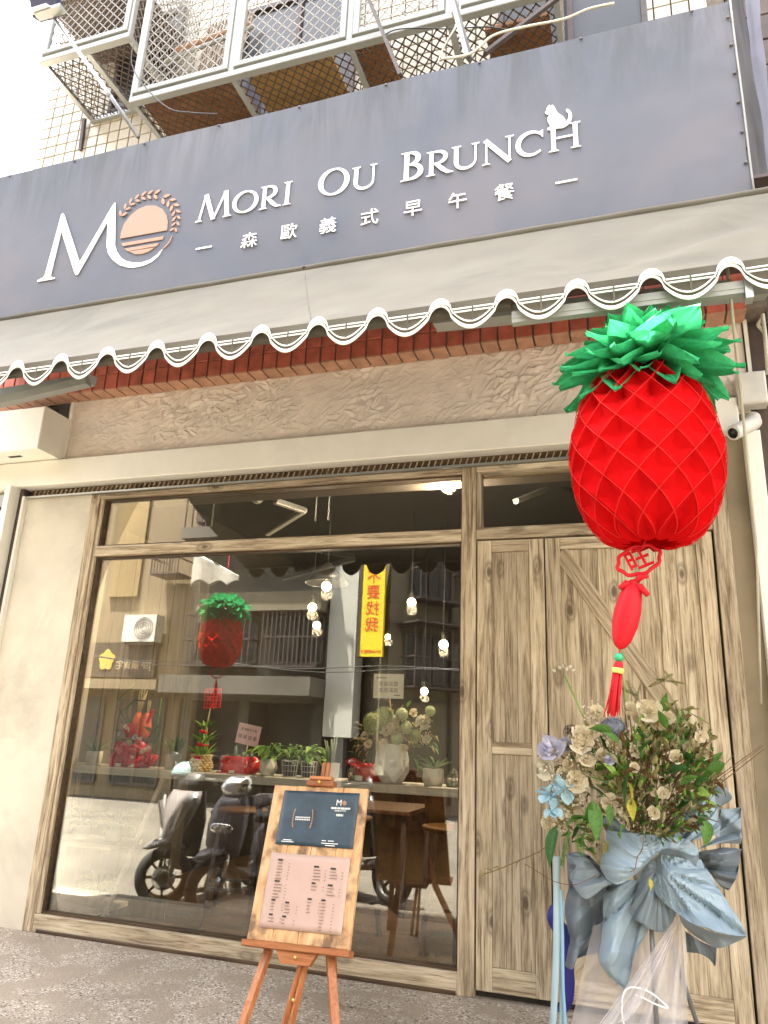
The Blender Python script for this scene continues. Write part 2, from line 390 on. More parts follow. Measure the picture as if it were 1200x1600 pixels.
def canvas():
    m, nt, b = _base('blue grey sign vinyl', 0.6)
    v = _coord(nt, (1, 1, 1), False); vs_ = _coord(nt, (5.0, 1, 0.7), False)
    n = _noise(nt, v, 1.3, 5, 0.3); c = _ramp(nt, n.outputs['Fac'], [(0.35, (0.072, 0.080, 0.105)), (0.65, (0.11, 0.105, 0.12))])
    st = _noise(nt, vs_, 1.1, 8, 0.7, 0.7)
    sep = nt.nodes.new('ShaderNodeSeparateXYZ'); nt.links.new(v, sep.inputs[0])
    top = nt.nodes.new('ShaderNodeMapRange'); top.inputs[1].default_value = 0.70; top.inputs[2].default_value = 1.28; nt.links.new(sep.outputs[2], top.inputs[0])
    mu = nt.nodes.new('ShaderNodeMath'); mu.operation = 'MULTIPLY'; nt.links.new(top.outputs[0], mu.inputs[0])
    sr = _ramp(nt, st.outputs['Fac'], [(0.40, 0.0), (0.60, 0.95)]); nt.links.new(sr, mu.inputs[1])
    c = _mix(nt, mu.outputs[0], c, (0.045, 0.047, 0.05))
    sm = _noise(nt, v, 6.0, 8, 1.2, 0.75); c = _mix(nt, _ramp(nt, sm.outputs['Fac'], [(0.60, 0.0), (0.75, 0.28)]), c, (0.07, 0.07, 0.08))
    nt.links.new(c, b.inputs['Base Color']); w = _noise(nt, v, 420, 2); _bump(nt, b, w.outputs['Fac'], 0.08, 0.001); return m
M_CANVAS = canvas()
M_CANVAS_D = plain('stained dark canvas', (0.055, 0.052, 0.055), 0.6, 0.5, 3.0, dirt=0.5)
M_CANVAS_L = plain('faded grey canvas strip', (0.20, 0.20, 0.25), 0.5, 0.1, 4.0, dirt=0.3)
M_NEIGH = plain('pale blue corrugated metal', (0.42, 0.45, 0.50), 0.5, 0.05, 3.0, dirt=0.1)
M_GLASS = glass_mat('shop window glass', (0.98, 0.98, 0.96), 0.075)
M_DGLASS = glass_mat('dark flat window glass', (0.30, 0.32, 0.30), 0.02, 0.5)
M_CEIL = plain('black ceiling paint', (0.008, 0.0075, 0.007), 0.9, 0.3, 3); M_IWALL = plain('brown interior paint', (0.03, 0.023, 0.016), 0.85, 0.2, 2)
M_BULB = emit('lit bulb', (1.0, 0.80, 0.45), 6.0); M_SPOT = emit('lit spot lens', (1.0, 0.86, 0.62), 9.0)
M_LAMP = plain('black lamp enamel', (0.02, 0.018, 0.015), 0.4); M_LAMPW = plain('white lamp enamel', (0.62, 0.60, 0.54), 0.4)
M_CORD = plain('black cable', (0.02, 0.02, 0.02), 0.5); M_WIRE = plain('cream cable', (0.55, 0.52, 0.42), 0.5)
def paper(name, rgb, trans=0.15, rough=0.5): return plain(name, rgb, rough, 0.05, 4.0, bump=0.12, bscale=18, dist=0.01, trans=trans)
M_WRAP = paper('pale blue wrapping film', (0.31, 0.40, 0.465)); M_WRAP2 = paper('half shaded wrapping film', (0.245, 0.305, 0.35)); M_WRAP3 = paper('shaded wrapping film', (0.165, 0.20, 0.235))  # darker copies of one film carry the shade of under and rear folds
M_TULLE = gauze('white tulle', (0.88, 0.85, 0.86), 0.30)
M_RIB = plain('pale aqua ribbon', (0.36, 0.50, 0.56), 0.35, 0.05, 8.0, trans=0.1); M_RIB2 = plain('sky blue ribbon', (0.27, 0.46, 0.60), 0.35, 0.05, 8.0, trans=0.1)
M_NAVY = plain('royal blue cloth', (0.018, 0.016, 0.20), 0.6, 0.15, 8)
def leafm(name, rgb, var=0.3, rough=0.5): return plain(name, rgb, rough, var, 14.0, trans=0.22, spec=0.35)
L_GREEN = leafm('green leaf', (0.085, 0.20, 0.035)); L_DEEP = leafm('deep green leaf', (0.035, 0.115, 0.022)); L_LIME = leafm('lime leaf', (0.26, 0.42, 0.08))
L_DRY = leafm('dry olive leaf', (0.26, 0.24, 0.09), 0.4, 0.8); L_BROWN = leafm('withered brown leaf', (0.17, 0.095, 0.04), 0.4, 0.8); L_YEL = leafm('yellowed leaf', (0.46, 0.40, 0.05))
L_PALE = leafm('pale dried leaf', (0.36, 0.31, 0.17), 0.3, 0.8); L_CREAM = leafm('cream petal', (0.80, 0.72, 0.55), 0.2, 0.7); L_WHITE = leafm('white petal', (0.74, 0.70, 0.58), 0.12, 0.7)
L_BLUE = leafm('powder blue petal', (0.40, 0.60, 0.70), 0.15, 0.6); L_LILAC = leafm('lilac white petal', (0.62, 0.62, 0.74), 0.15, 0.6); L_HYD = leafm('green hydrangea petal', (0.33, 0.38, 0.15), 0.25, 0.7)
M_TWIG = plain('dry twig', (0.17, 0.10, 0.05), 0.8, 0.3, 20); M_STEM = plain('green stem', (0.22, 0.36, 0.07), 0.5, 0.15, 20)
M_POT = plain('grey white ceramic', (0.56, 0.54, 0.47), 0.55, 0.08, 12); M_POTC = plain('grey concrete pot', (0.32, 0.31, 0.27), 0.85, 0.2, 14); M_POTW = plain('speckled white vase', (0.68, 0.67, 0.63), 0.45, 0.06, 30)
M_SOIL = plain('potting soil', (0.03, 0.02, 0.012), 0.95, 0.4, 40, bump=0.5)
M_CELLO = plain('red cellophane', (0.50, 0.01, 0.03), 0.15, 0.2, 9, bump=0.6, bscale=14, dist=0.03, spec=0.8); M_GLAZE = plain('red glazed pot', (0.60, 0.012, 0.012), 0.12, 0.05, 4, spec=0.8)
M_GOURD = plain('orange red beaded cone', (0.72, 0.14, 0.06), 0.6, 0.3, 60, bump=0.8, bscale=90, dist=0.006); M_STICK = plain('bamboo stick', (0.60, 0.48, 0.27), 0.6, 0.1, 20)
M_WICK = plain('straw basket', (0.55, 0.40, 0.18), 0.8, 0.3, 30, bump=0.5, bscale=60); M_CARDR = plain('red greeting card', (0.70, 0.05, 0.04), 0.5, 0.04, 4); M_CARDP = plain('pink greeting card', (0.76, 0.52, 0.54), 0.6, 0.08, 4); M_CARDW = plain('cream greeting card', (0.74, 0.72, 0.62), 0.6, 0.03, 4)
M_GOLD = plain('gold trim', (0.70, 0.48, 0.12), 0.35, 0.1, 20, metal=0.6)
M_MENU = plain('slate blue printed sheet', (0.035, 0.06, 0.085), 0.5, 0.35, 9, bump=0.3, bscale=9, dist=0.02); M_MENUP = plain('pale pink printed sheet', (0.50, 0.345, 0.285), 0.5, 0.03, 6)
M_GRIME = plain('faint print', (0.22, 0.14, 0.12), 0.6, 0.1, 4)
# ------------------------------------------------------------ ground
def slab(name, x0, x1, y0, y1, z0, z1, mat): return MB().bb(x0, x1, y0, y1, z0, z1).build(name, mat, kind='structure')
slab('pavement', -30, 30, -1.00, 0.10, -0.5, 0.0, M_PEB); slab('pavement', -3.16, 30, -1.43, -1.0001, -0.5, 0.0, M_PEB)
slab('kerb', -30, -3.2601, -1.10, -1.0001, -0.5, 0.003, M_KERB); slab('kerb', -3.26, -3.1601, -1.55, -1.0001, -0.5, 0.003, M_KERB); slab('kerb', -3.16, 30, -1.55, -1.4301, -0.5, 0.003, M_KERB)
slab('road', -120, 120, -140, -1.05, -0.7, -0.2, M_ROAD)
slab('ground', -120, 120, 9.0, 120, -0.7, -0.1, M_ROAD)

# ------------------------------------------------------------ the shop building
H_TOP = 15.2; XL, XR = -5.15, 0.86
bld = thing('shop_building', 'shop building with cream tiled upper storey above rough cream rendered shopfront wall', 'building')
MB().bb(XL, XR, 0.02, 0.30, 4.02, H_TOP).build('upper_wall', M_GROUT, bld)
MB().bb(XL, XR, 0.302, 8.5, 3.50, H_TOP).build('upper_storeys', M_PLASTER, bld)
# glazed tiles: single pieces where the picture shows them, one joined part elsewhere
TP = 0.118; tile_me = MB().cham(0, TP - 0.010, -0.012, 0.02, 0, TP - 0.010, 0.003).mesh('wall_tile', M_TILE)
rest = MB(); n_t = 0
for i in range(int((XR - XL) / TP)):
    for j in range(int((9.2 - 4.05) / TP)):
        x = XL + 0.004 + i * TP; z = 4.05 + j * TP
        seen = (x < -4.0 and 5.9 < z < 7.1) or (-1.95 < x < -0.75 and 5.85 < z < 7.1)
        if seen and n_t < 296:
            inst(tile_me, 'wall_tile', bld, (x, random.uniform(-0.0015, 0.0015), z)); n_t += 1
        else: rest.cham(x, x + TP - 0.010, -0.012, 0.02, z, z + TP - 0.010, 0.003)
rest.build('wall_tiling', M_TILE, bld, kind='stuff', fixn=False)
# brick tile course over the shopfront, standing 0.146 proud with a tiled underside
MB().bb(XL, XR, -0.134, 0.02, 3.797, 4.25).build('brick_ledge', M_GROUT, bld)
BW = 0.1135
bf = MB().cham(0, BW - 0.012, -0.146, -0.13, 0, 0.125, 0.003).mesh('brick_tile', M_BRICK)
bs = MB().bb(0, BW - 0.012, -0.146, -0.004, -0.012, 0).mesh('brick_tile', M_BRICKS)
for i in range(int((XR - XL) / BW)):
    x = XL + 0.01 + i * BW
    inst(bf, 'brick_tile', bld, (x, random.uniform(-.002, .002), 3.79)); inst(bf, 'brick_tile', bld, (x, random.uniform(-.002, .002), 3.922))
    inst(bs, 'brick_tile', bld, (x, 0, 3.797 + random.uniform(-.002, .002)))
# trowelled render band
rs = random.Random(3); strokes = []
for _ in range(1500):
    a = rs.gauss(0.5, 0.55); strokes.append((rs.uniform(-4.2, 0.75), rs.uniform(3.26, 3.8), math.cos(a), math.sin(a), rs.uniform(.03, .085), rs.uniform(.008, .024), rs.uniform(.005, .017)))
cells = {}
for s in strokes:
    for gx in range(int((s[0] - .1 + 6) / .1), int((s[0] + .1 + 6) / .1) + 1):
        for gz in range(int((s[1] - .1) / .1), int((s[1] + .1) / .1) + 1): cells.setdefault((gx, gz), []).append(s)
def render_h(x, z):
    h = 0.004 * nz(x * 5, z * 5)
    for s in cells.get((int((x + 6) / .1), int(z / .1)), ()):
        dx = x - s[0]; dz = z - s[1]; u = (dx * s[2] + dz * s[3]) / s[4]; w = (-dx * s[3] + dz * s[2]) / s[5]
        if abs(u) < 1 and abs(w) < 1:                     # a lump with one steep edge, as a trowel leaves it
            h = max(h, s[6] * (1 - u * u) * (0.5 + 0.5 * w) * (1 if w < .8 else (1 - w) * 5))
    return h * (0.30 + 1.15 * max(0.0, min(1.0, .5 + 1.3 * nz(x * 2.1, z * 2.6, 6))))
def band(u, v):
    x = lerp(-4.168, 0.735, u); z = lerp(3.262, 3.797, v); return V((x, 0.004 - render_h(x, z), z))
MB().grid(band, 1250, 140).build('render_band', M_ROUGH, bld)
MB().bb(-4.17, 0.74, 0.012, 0.3, 3.2, 3.8).build('lintel_wall', M_PLASTER, bld)
# painted header beam and the ribbed shutter slot under it
MB().cham(-4.86, 0.66, -0.075, 0.10, 3.065, 3.27, 0.006).build('header_beam', M_WHITE, bld)
MB().bb(-4.48, 0.56, 0.035, 0.12, 2.985, 3.064).build('shutter_slot', W_DARK, bld)
rb = MB()
for i in range(118): rb.box((-4.44 + i * 0.0425, 0.028, 3.03), (0.006, 0.012, 0.055), Matrix.Rotation(0.35, 3, 'Y'))
rb.build('shutter_ribs', W_V, bld, kind='stuff')
MB().bb(-4.48, 0.56, -0.02, 0.034, 2.985, 2.999).build('slot_trim', M_ALU, bld)
MB().bb(-4.48, -3.868, 0.008, 0.30, 0.0, 2.984).build('plaster_pier', M_PLASTER, bld)
MB().bb(0.568, 0.676, 0.012, 0.30, 0.0, 3.062).build('plaster_pier', M_PLASTER2, bld, label='narrow brown plaster pier beside the door')
MB().cham(-4.60, -4.545, -0.12, 0.05, 0.0, 3.064, 0.004).build('shutter_rail', M_WHITE, bld)
MB().bb(-4.544, -4.505, -0.02, 0.06, 0.0, 3.064).build('rail_groove', M_STEEL, bld)
MB().bb(-4.504, -4.481, -0.03, 0.02, 0.0, 3.0).build('pier_edge', M_WHITE, bld)
MB().cham(0.678, 0.765, -0.05, 0.10, 0.0, 3.064, 0.004).build('shutter_rail', M_WHITE, bld)
MB().bb(XL, -4.62, 0.05, 0.30, 0.0, 3.9).build('side_wall', M_PLASTER, bld); MB().bb(0.77, XR, 0.02, 0.30, 0.0, 4.0).build('side_wall', M_DARKTILE, bld)
# painted shutter box at the end of the beam
sb = thing('shutter_box', 'cream white metal shutter box fixed beside the rough render band', 'shutter box', (-4.55, 0, 3.28))
MB().cham(-5.4, -4.175, -0.295, -0.02, 3.275, 3.625, 0.008).build('casing', M_WHITE, sb)
MB().bb(-4.196, -4.168, -0.02, 0.012, 3.275, 3.79).build('back_plate', M_WHITE, sb)
MB().bb(-4.55, -4.43, -0.20, -0.17, 3.2725, 3.2745).build('slot', M_BLACK, sb)
MB().bb(-5.4, -4.9, -0.26, 0.05, 3.06, 3.272).build('return_beam', M_WHITE, sb)

# ------------------------------------------------------------ room behind the glass
def room(name, *a, mat): return MB().bb(*a).build(name, mat, kind='structure')
room('shop_floor', -4.6, 0.8, 0.11, 7.0, -0.3, 0.004, mat=W_DARK)
room('shop_ceiling', -4.6, 0.8, 0.31, 7.0, 3.40, 3.499, mat=M_CEIL)
room('back_wall', -4.6, 0.8, 7.0, 7.2, 0.0, 3.4, mat=M_IWALL)
room('inner_wall', -4.62, -4.10, 0.305, 7.0, 0.0, 3.4, mat=M_IWALL)
room('inner_wall', 0.62, 0.8, 0.305, 7.0, 0.0, 3.4, mat=M_IWALL)
wb = thing('wall_boarding', 'grey brown upright boards lining the wall inside the window', 'boarding', (-4.06, 0.3, 0))
for i in range(9):
    y = 0.31 + i * 0.205
    MB().bb(-4.098, -4.075 + random.uniform(0, .006), y, y + 0.196, 0.006, 2.9).build('plank', W_PANEL, wb)

# ------------------------------------------------------------ shop window
win = thing('shop_window', 'wide shop window in pale weathered timber framing', 'window', (-2.4, 0, 0))
def tim(name, x0, x1, y0, y1, z0, z1, mat, par, c=0.004, **k): return MB().cham(x0, x1, y0, y1, z0, z1, c).build(name, mat, par, **k)
tim('post', -3.865, -3.785, 0, 0.13, 0.0, 2.983, W_V, win); tim('post', -0.978, -0.888, 0, 0.13, 0.0, 2.983, W_V, win)
tim('post', -3.784, -3.755, 0.012, 0.12, 0.107, 2.944, W_V, win)
tim('rail', -3.784, -0.979, 0.001, 0.13, 0.0, 0.106, W_H, win)
tim('rail', -3.754, -0.979, 0.001, 0.13, 2.495, 2.572, W_H, win)
tim('rail', -3.784, -0.979, 0.001, 0.13, 2.945, 2.983, W_H, win)
tim('sill_board', -3.75, -0.985, -0.006, 0.0, 0.0, 0.022, W_DARK, win)
bd = MB()
for z0, z1 in ((0.107, 2.494), (2.573, 2.944)):
    for x in (-3.754, -0.991): bd.bb(x, x + 0.012, 0.03, 0.085, z0, z1)
    for z in (z0, z1 - 0.012): bd.bb(-3.741, -0.992, 0.03, 0.085, z, z + 0.012)
bd.build('glazing_bead', W_DARK, win)
MB().bb(-3.75, -0.984, 0.058, 0.064, 0.110, 2.490).build('glass_pane', M_GLASS, win)
MB().bb(-3.75, -0.984, 0.058, 0.064, 2.576, 2.940).build('glass_pane', M_GLASS, win)

# ------------------------------------------------------------ doors
df = thing('door_frame', 'weathered timber door frame with dark fanlight above the doors', 'door frame', (-0.2, 0, 0))
tim('post', 0.478, 0.566, 0.0, 0.13, 0.0, 2.983, W_V, df); tim('post', -0.886, -0.862, 0.01, 0.13, 2.576, 2.944, W_V, df)
tim('rail', -0.886, 0.476, 0.002, 0.13, 2.502, 2.575, W_H, df); tim('rail', -0.886, 0.476, 0.001, 0.13, 2.945, 2.983, W_H, df)
MB().bb(-0.861, 0.475, 0.058, 0.064, 2.577, 2.943).build('glass_pane', M_GLASS, df)
MB().bb(-0.886, 0.476, 0.09, 0.13, 0.0, 0.03).build('threshold', W_DARK, df)
def door(x0, x1, brace, label):
    d = thing('timber_door', label, 'door', ((x0 + x1) / 2, 0.03, 0.03))
    z0, z1, s = 0.035, 2.492, 0.088
    tim('stile', x0, x0 + s, 0.012, 0.055, z0, z1, W_V, d, 0.003); tim('stile', x1 - s, x1, 0.012, 0.055, z0, z1, W_V, d, 0.003)
    tim('rail', x0 + s + .001, x1 - s - .001, 0.0125, 0.055, z1 - 0.075, z1, W_H, d, 0.003); tim('rail', x0 + s + .001, x1 - s - .001, 0.0125, 0.055, z0, z0 + 0.115, W_H, d, 0.003)
    zm = 1.275
    if not brace: tim('rail', x0 + s + .001, x1 - s - .001, 0.0135, 0.055, zm - 0.045, zm + 0.02, W_H, d, 0.003)
    n = 3 if not brace else 7; a, b = x0 + s + .001, x1 - s - .001; w = (b - a) / n
    for i in range(n):
        q = 0.021 + random.uniform(0, .0025)
        if brace: tim('plank', a + i * w + .0006, a + (i + 1) * w - .0006, q, 0.05, z0 + .116, z1 - .076, W_V, d, 0.002)
        else:
            tim('plank', a + i * w + .0006, a + (i + 1) * w - .0006, q, 0.05, z0 + .116, zm - .046, W_V, d, 0.002)
            tim('plank', a + i * w + .0006, a + (i + 1) * w - .0006, q, 0.05, zm + .021, z1 - .076, W_V, d, 0.002)
    if brace:
        p = V((a, 0, z1 - 0.085)); e = V((b, 0, 1.20)); L = (e - p).length
        me = MB().cham(-L / 2, L / 2, -0.006, 0.0, -0.045, 0.045, 0.002).mesh('brace', W_H)
        inst(me, 'brace', d, ((p.x + e.x) / 2, 0.0205, (p.z + e.z) / 2), Euler((0, math.atan2(p.z - e.z, e.x - p.x), 0)))
        p2 = V((a, 0, z0 + 0.12)); e2 = V((b, 0, 1.10)); L2 = (e2 - p2).length
        me2 = MB().cham(-L2 / 2, L2 / 2, -0.006, 0.0, -0.045, 0.045, 0.002).mesh('brace', W_H)
        inst(me2, 'brace', d, ((p2.x + e2.x) / 2, 0.0203, (p2.z + e2.z) / 2), Euler((0, -math.atan2(e2.z - p2.z, e2.x - p2.x), 0)))
        c = at(893, 1145, 0.011); ring = MB()
        ring.tube([c + V((math.cos(q) * .043, 0, math.sin(q) * .043)) for q in (2 * PI * k / 28 for k in range(28))], 0.0018, 4, closed=True)
        ring.build('push_mark', M_BLACK, d); text('推', 0.066, M_BLACK, d, (c + V((0, 0.0005, 0)), (1, 0, 0), (0, 0, 1)))
    return d
door(-0.880, -0.474, False, 'narrow timber door leaf with plain upright planks beside the shop window')
door(-0.466, 0.466, True, 'wide timber barn door with a diagonal brace and round black push mark')
MB().bb(-0.886, 0.476, 0.056, 0.12, 0.0, 2.5).build('door_backing', M_BLACK, df)
# ------------------------------------------------------------ sign banner
SY = -1.0; SX0, SX1, SZ0, SZ1 = -4.7, 0.685, 3.915, 5.185
sign = thing('sign_banner', 'long blue grey fabric shop sign with white lettering above the awning', 'sign', (-2.0, SY, SZ0))
def sag(x): return 0.012 * nz(x * 1.3, 3.1)
def banner(u, v):
    x = lerp(SX0, SX1, u); z = lerp(SZ0, SZ1 + 0.03 * (math.sin(u * PI) - .5) * 0, v)
    e = min(1.0, (1 - u) * 14)
    y = SY + 0.006 * nz(x * 1.6, z * 1.4, 2) + (1 - e) * 0.005 * nz(x * 9, z * 7, 5)
    return V((x + (0.012 * nz(0.3, z * 4.0) if u == 1 else 0), y + 0.004, z + (sag(x) if v == 1 else 0)))
MB().grid(banner, 160, 44).build('canvas', M_CANVAS, sign)
fr = MB()
for z in (SZ0 + .03, SZ1 - .04): fr.bar((SX0, SY + .035, z), (SX1 - .02, SY + .035, z), .04)
for k in range(8): fr.bar((lerp(SX0, SX1 - .03, k / 7), SY + .037, SZ0 + .05), (lerp(SX0, SX1 - .03, k / 7), SY + .037, SZ1 - .06), .035)
for k in range(6):
    x = lerp(SX0, SX1 - .05, k / 5); fr.bar((x, SY + .06, SZ1 - .1), (x, 0.0, SZ1 + .1), .035)
fr.build('frame', M_STEEL, sign)
MB().tube([(SX1 + 0.008, SY - .004 + .004 * math.sin(k), lerp(SZ0, SZ1, k / 10)) for k in range(11)], 0.0055, 6).build('edge_rod', M_WHITE2, sign)
screw = MB().lathe([(0, -.006), (.008, -.005), (.010, 0)], (0, 0, 0), 10, axis=1).mesh('screw', M_STEEL)
for k in range(6): inst(screw, 'screw', sign, (SX1 - .012, SY - .004, lerp(SZ0 + .2, SZ1 - .12, k / 5)))
for k in range(9): inst(screw, 'screw', sign, (lerp(-4.2, .5, k / 8), SY - .004, SZ1 - .02 + sag(lerp(-4.2, .5, k / 8))))
# side canvas that folds back to the wall
def ret(u, v): return V((lerp(0.70, 0.93, u) + .02 * nz(u * 3, v * 4, 8), lerp(-0.96, -0.25, u), lerp(lerp(4.02, 4.30, u), 6.2, v)))
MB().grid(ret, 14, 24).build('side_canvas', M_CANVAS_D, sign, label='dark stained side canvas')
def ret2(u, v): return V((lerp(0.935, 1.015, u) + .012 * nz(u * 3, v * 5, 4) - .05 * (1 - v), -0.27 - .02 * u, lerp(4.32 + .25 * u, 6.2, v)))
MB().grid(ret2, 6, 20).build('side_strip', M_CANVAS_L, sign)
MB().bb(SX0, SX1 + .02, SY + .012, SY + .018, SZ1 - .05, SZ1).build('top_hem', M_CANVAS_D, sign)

# lettering: strokes as thin prisms on the canvas; each stroke a hair prouder than the last
YF = SY - 0.0040
frame_s = lambda x, z, k=0: (V((x, YF - 0.0002 * k, z)), V((1, 0, 0)), V((0, 0, 1)), V((0, 0.004, 0)).normalized())
def strip(cen, ws):
    """polygon round a centre line with a width at each point"""
    n = len(cen); L = []; R = []
    for i in range(n):
        a = V((*cen[max(i - 1, 0)], 0)); b = V((*cen[min(i + 1, n - 1)], 0)); t = (b - a).normalized(); p = V((-t.y, t.x, 0)) * ws[i] / 2
        L.append((cen[i][0] + p.x, cen[i][1] + p.y)); R.append((cen[i][0] - p.x, cen[i][1] - p.y))
    return L, R
def add_strip(mb, cen, ws, fr_, d=0.004):
    L, R = strip(cen, ws); o, u, v, n = fr_; k = len(cen)
    A = [V(o) + u * p[0] + v * p[1] for p in L + R]; B = [p + n * d for p in A]; fs = []
    for i in range(k - 1):
        fs += [(i, i + 1, k + i + 1, k + i)]
        fs += [(2 * k + i, 3 * k + i, 3 * k + i + 1, 2 * k + i + 1), (i, 2 * k + i, 2 * k + i + 1, i + 1), (k + i, k + i + 1, 3 * k + i + 1, 3 * k + i)]
    mb.add(A + B, fs)
def arc(cx, cy, rx, ry, a0, a1, n=22): return [(cx + rx * math.cos(math.radians(lerp(a0, a1, i / n))), cy + ry * math.sin(math.radians(lerp(a0, a1, i / n)))) for i in range(n + 1)]
TH, TN = 0.155, 0.068
def serif(x, z, w, up): 
    h = 0.05; return [(x - w / 2, z), (x + w / 2, z), (x + w / 2 - .02, z + up * h * .55), (x + TH * .55, z + up * h), (x - TH * .55, z + up * h), (x - w / 2 + .02, z + up * h * .55)]
def glyph(ch, w):
    """strokes of a roman serif capital in a box w wide, 1 high: ('p', polygon) or ('s', centre line, widths)"""
    S = []
    st = lambda x, t=TH, a=0.0, b=1.0: S.append(('s', [(x, a), (x, .5 * (a + b)), (x, b)], [t, t * .93, t]))
    sf = lambda x, z, sw=.34: S.append(('p', serif(x, z, sw, 1 if z == 0 else -1)))
    if ch == 'I': st(w / 2); sf(w / 2, 0); sf(w / 2, 1)
    if ch == 'H':
        for x in (.17, w - .17): st(x); sf(x, 0); sf(x, 1)
        S.append(('s', [(.17, .5), (w - .17, .5)], [TN, TN]))
    if ch == 'N':
        st(.14, TN); sf(.14, 0, .28); S.append(('s', [(.10, 1.0), (w - .14, -.02)], [TH * 1.1, TH * 1.1])); st(w - .14, TN); sf(w - .14, 1, .30)
    if ch == 'M':
        S.append(('s', [(.10, 0), (.27, 1.0)], [TN, TN])); sf(.10, 0, .26); S.append(('s', [(.27, 1.0), (w * .5, 0.0)], [TH, TH * .95])); S.append(('s', [(w * .5, .0), (w - .27, 1.0)], [TN, TN]))
        S.append(('s', [(w - .27, 1.0), (w - .13, 0)], [TH, TH])); sf(w - .13, 0, .32)
    if ch == 'U':
        S.append(('s', [(.17, 1.0), (.17, .36)] + arc(.17 + (w - .34) / 2, .34, (w - .34) / 2, .30, 180, 360, 16) + [(w - .17, 1.0)], [TH, TH] + [lerp(TH, TN, (i / 16) ** .8) for i in range(17)] + [TN])); sf(.17, 1); sf(w - .17, 1, .28)
    if ch == 'O':
        a = arc(w / 2, .5, w / 2 - .07, .455, 90, 450, 44); S.append(('s', a, [TN + (TH * 1.08 - TN) * abs(math.sin(math.radians(360 * i / 44 + 8))) ** 1.5 for i in range(45)]))
    if ch == 'C':
        a = arc(w / 2 + .03, .5, w / 2 - .05, .455, 38, 314, 34); S.append(('s', a, [TN + (TH * 1.08 - TN) * abs(math.sin(math.radians(260 * i / 34 * 180 / 260))) ** 1.3 for i in range(35)]))
        S.append(('p', [(w - .16, .93), (w - .055, .97), (w - .06, .69), (w - .10, .69)]))
    if ch in 'RB':
        st(.18); sf(.17, 0, .34); S.append(('p', [(0.0, 1.0), (.3, 1.0), (.3, .955), (.10, .955), (.02, .975)]))
        top = .54 if ch == 'B' else .47
        r = (1 - .035 - top) / 2; cx = w * (.42 if ch == 'R' else .40); rx = w * (.80 if ch == 'R' else .78) - cx
        S.append(('s', [(.18, .965)] + arc(cx, top + r, rx, r, 90, -90, 16) + [(.18, top)], [TN] + [TN + (TH - TN) * math.sin(PI * i / 16) for i in range(17)] + [TN]))
        if ch == 'R': S.append(('s', [(w * .40, top), (w * .68, .2), (w * .88, .05), (w + .10, .015)], [TH * .8, TH, TH * .8, .03]))
        else:
            r = (top - .035) / 2; cx = w * .44; rx = w * .90 - cx
            S.append(('s', [(.18, top)] + arc(cx, .035 + r, rx, r, 90, -90, 16) + [(.18, .035)], [TN] + [TN + (TH - TN) * math.sin(PI * i / 16) for i in range(17)] + [TN]))
    return S
ZB = at(306, 347.5, YF).z
def letter(ch, pl, pr, h):
    x0 = at(pl[0], pl[1], YF).x; x1 = at(pr[0], pr[1], YF).x; w = (x1 - x0) / h; mb = MB(); k = 0
    for s in glyph(ch, w):
        k += 1; f = frame_s(x0, ZB, k)
        if s[0] == 'p': mb.prism([(p[0] * h, p[1] * h) for p in s[1]], f, 0.006)
        else: add_strip(mb, [(p[0] * h, p[1] * h) for p in s[1]], [t * h for t in s[2]], f)
    mb.build('letter', M_INK, sign, label='white letter ' + ch)
hb = at(630, 242.5, YF).z - at(625.5, 287, YF).z; hs_ = hb * 0.845
Z2 = lambda X, Y: (290 + .26667 * X, 240 + .26667 * Y)
Z3 = lambda X, Y: (610 + .26667 * X, 150 + .26667 * Y)
for ch, a, b, h in (('M', Z2(58, 405), Z2(262, 372), hb), ('O', Z2(266, 372), Z2(416, 345), hs_), ('R', Z2(426, 340), Z2(540, 318), hs_), ('I', Z2(556, 318), Z2(622, 303), hs_),
                    ('O', Z2(772, 268), Z2(952, 238), hb), ('U', Z2(966, 235), Z2(1122, 208), hs_),
                    ('B', Z3(56, 515), Z3(188, 490), hb), ('R', Z3(207, 486), Z3(350, 457), hs_), ('U', Z3(355, 455), Z3(527, 420), hs_), ('N', Z3(537, 418), Z3(724, 385), hs_),
                    ('C', Z3(735, 382), Z3(908, 345), hs_), ('H', Z3(926, 338), Z3(1120, 300), hs_)):
    letter(ch, a, b, h)
for ch, p in (('森', (389, 377)), ('歐', (451, 363.5)), ('義', (512, 354)), ('式', (577, 341)), ('早', (645, 327)), ('午', (715, 315)), ('餐', (788, 302))):
    c = at(*p, YF); text(ch, 0.118, M_INK, sign, ((c.x, YF + .001, c.z), (1, 0, 0), (0, 0, 1)), 'letter', 0.003)
for p in ((318, 387), (885, 283)):
    c = at(*p, YF); MB().bb(c.x - .057, c.x + .057, YF, SY, c.z - .006, c.z + .006).build('dash', M_INK, sign)
def trace(pts, conv, name, mat, k=1):
    P = [at(*conv(*p), YF) for p in pts]; o = P[0]
    me = MB().prism([(p.x - o.x, p.z - o.z) for p in P], (V((o.x, YF - .0002 * k, o.z)), V((1, 0, 0)), V((0, 0, 1)), V((0, 1, 0))), 0.006).build(name, mat, sign); return me
def smooth(pts, n=4):
    out = []; k = len(pts)
    for i in range(k):
        a, b, c, d = (V((*pts[(i + j) % k], 0)) for j in (-1, 0, 1, 2))
        for t in range(n):
            t /= n; q = 0.5 * ((2 * b) + (c - a) * t + (2 * a - 5 * b + 4 * c - d) * t * t + (3 * b - a - 3 * c + d) * t ** 3); out.append((q.x, q.y))
    return out
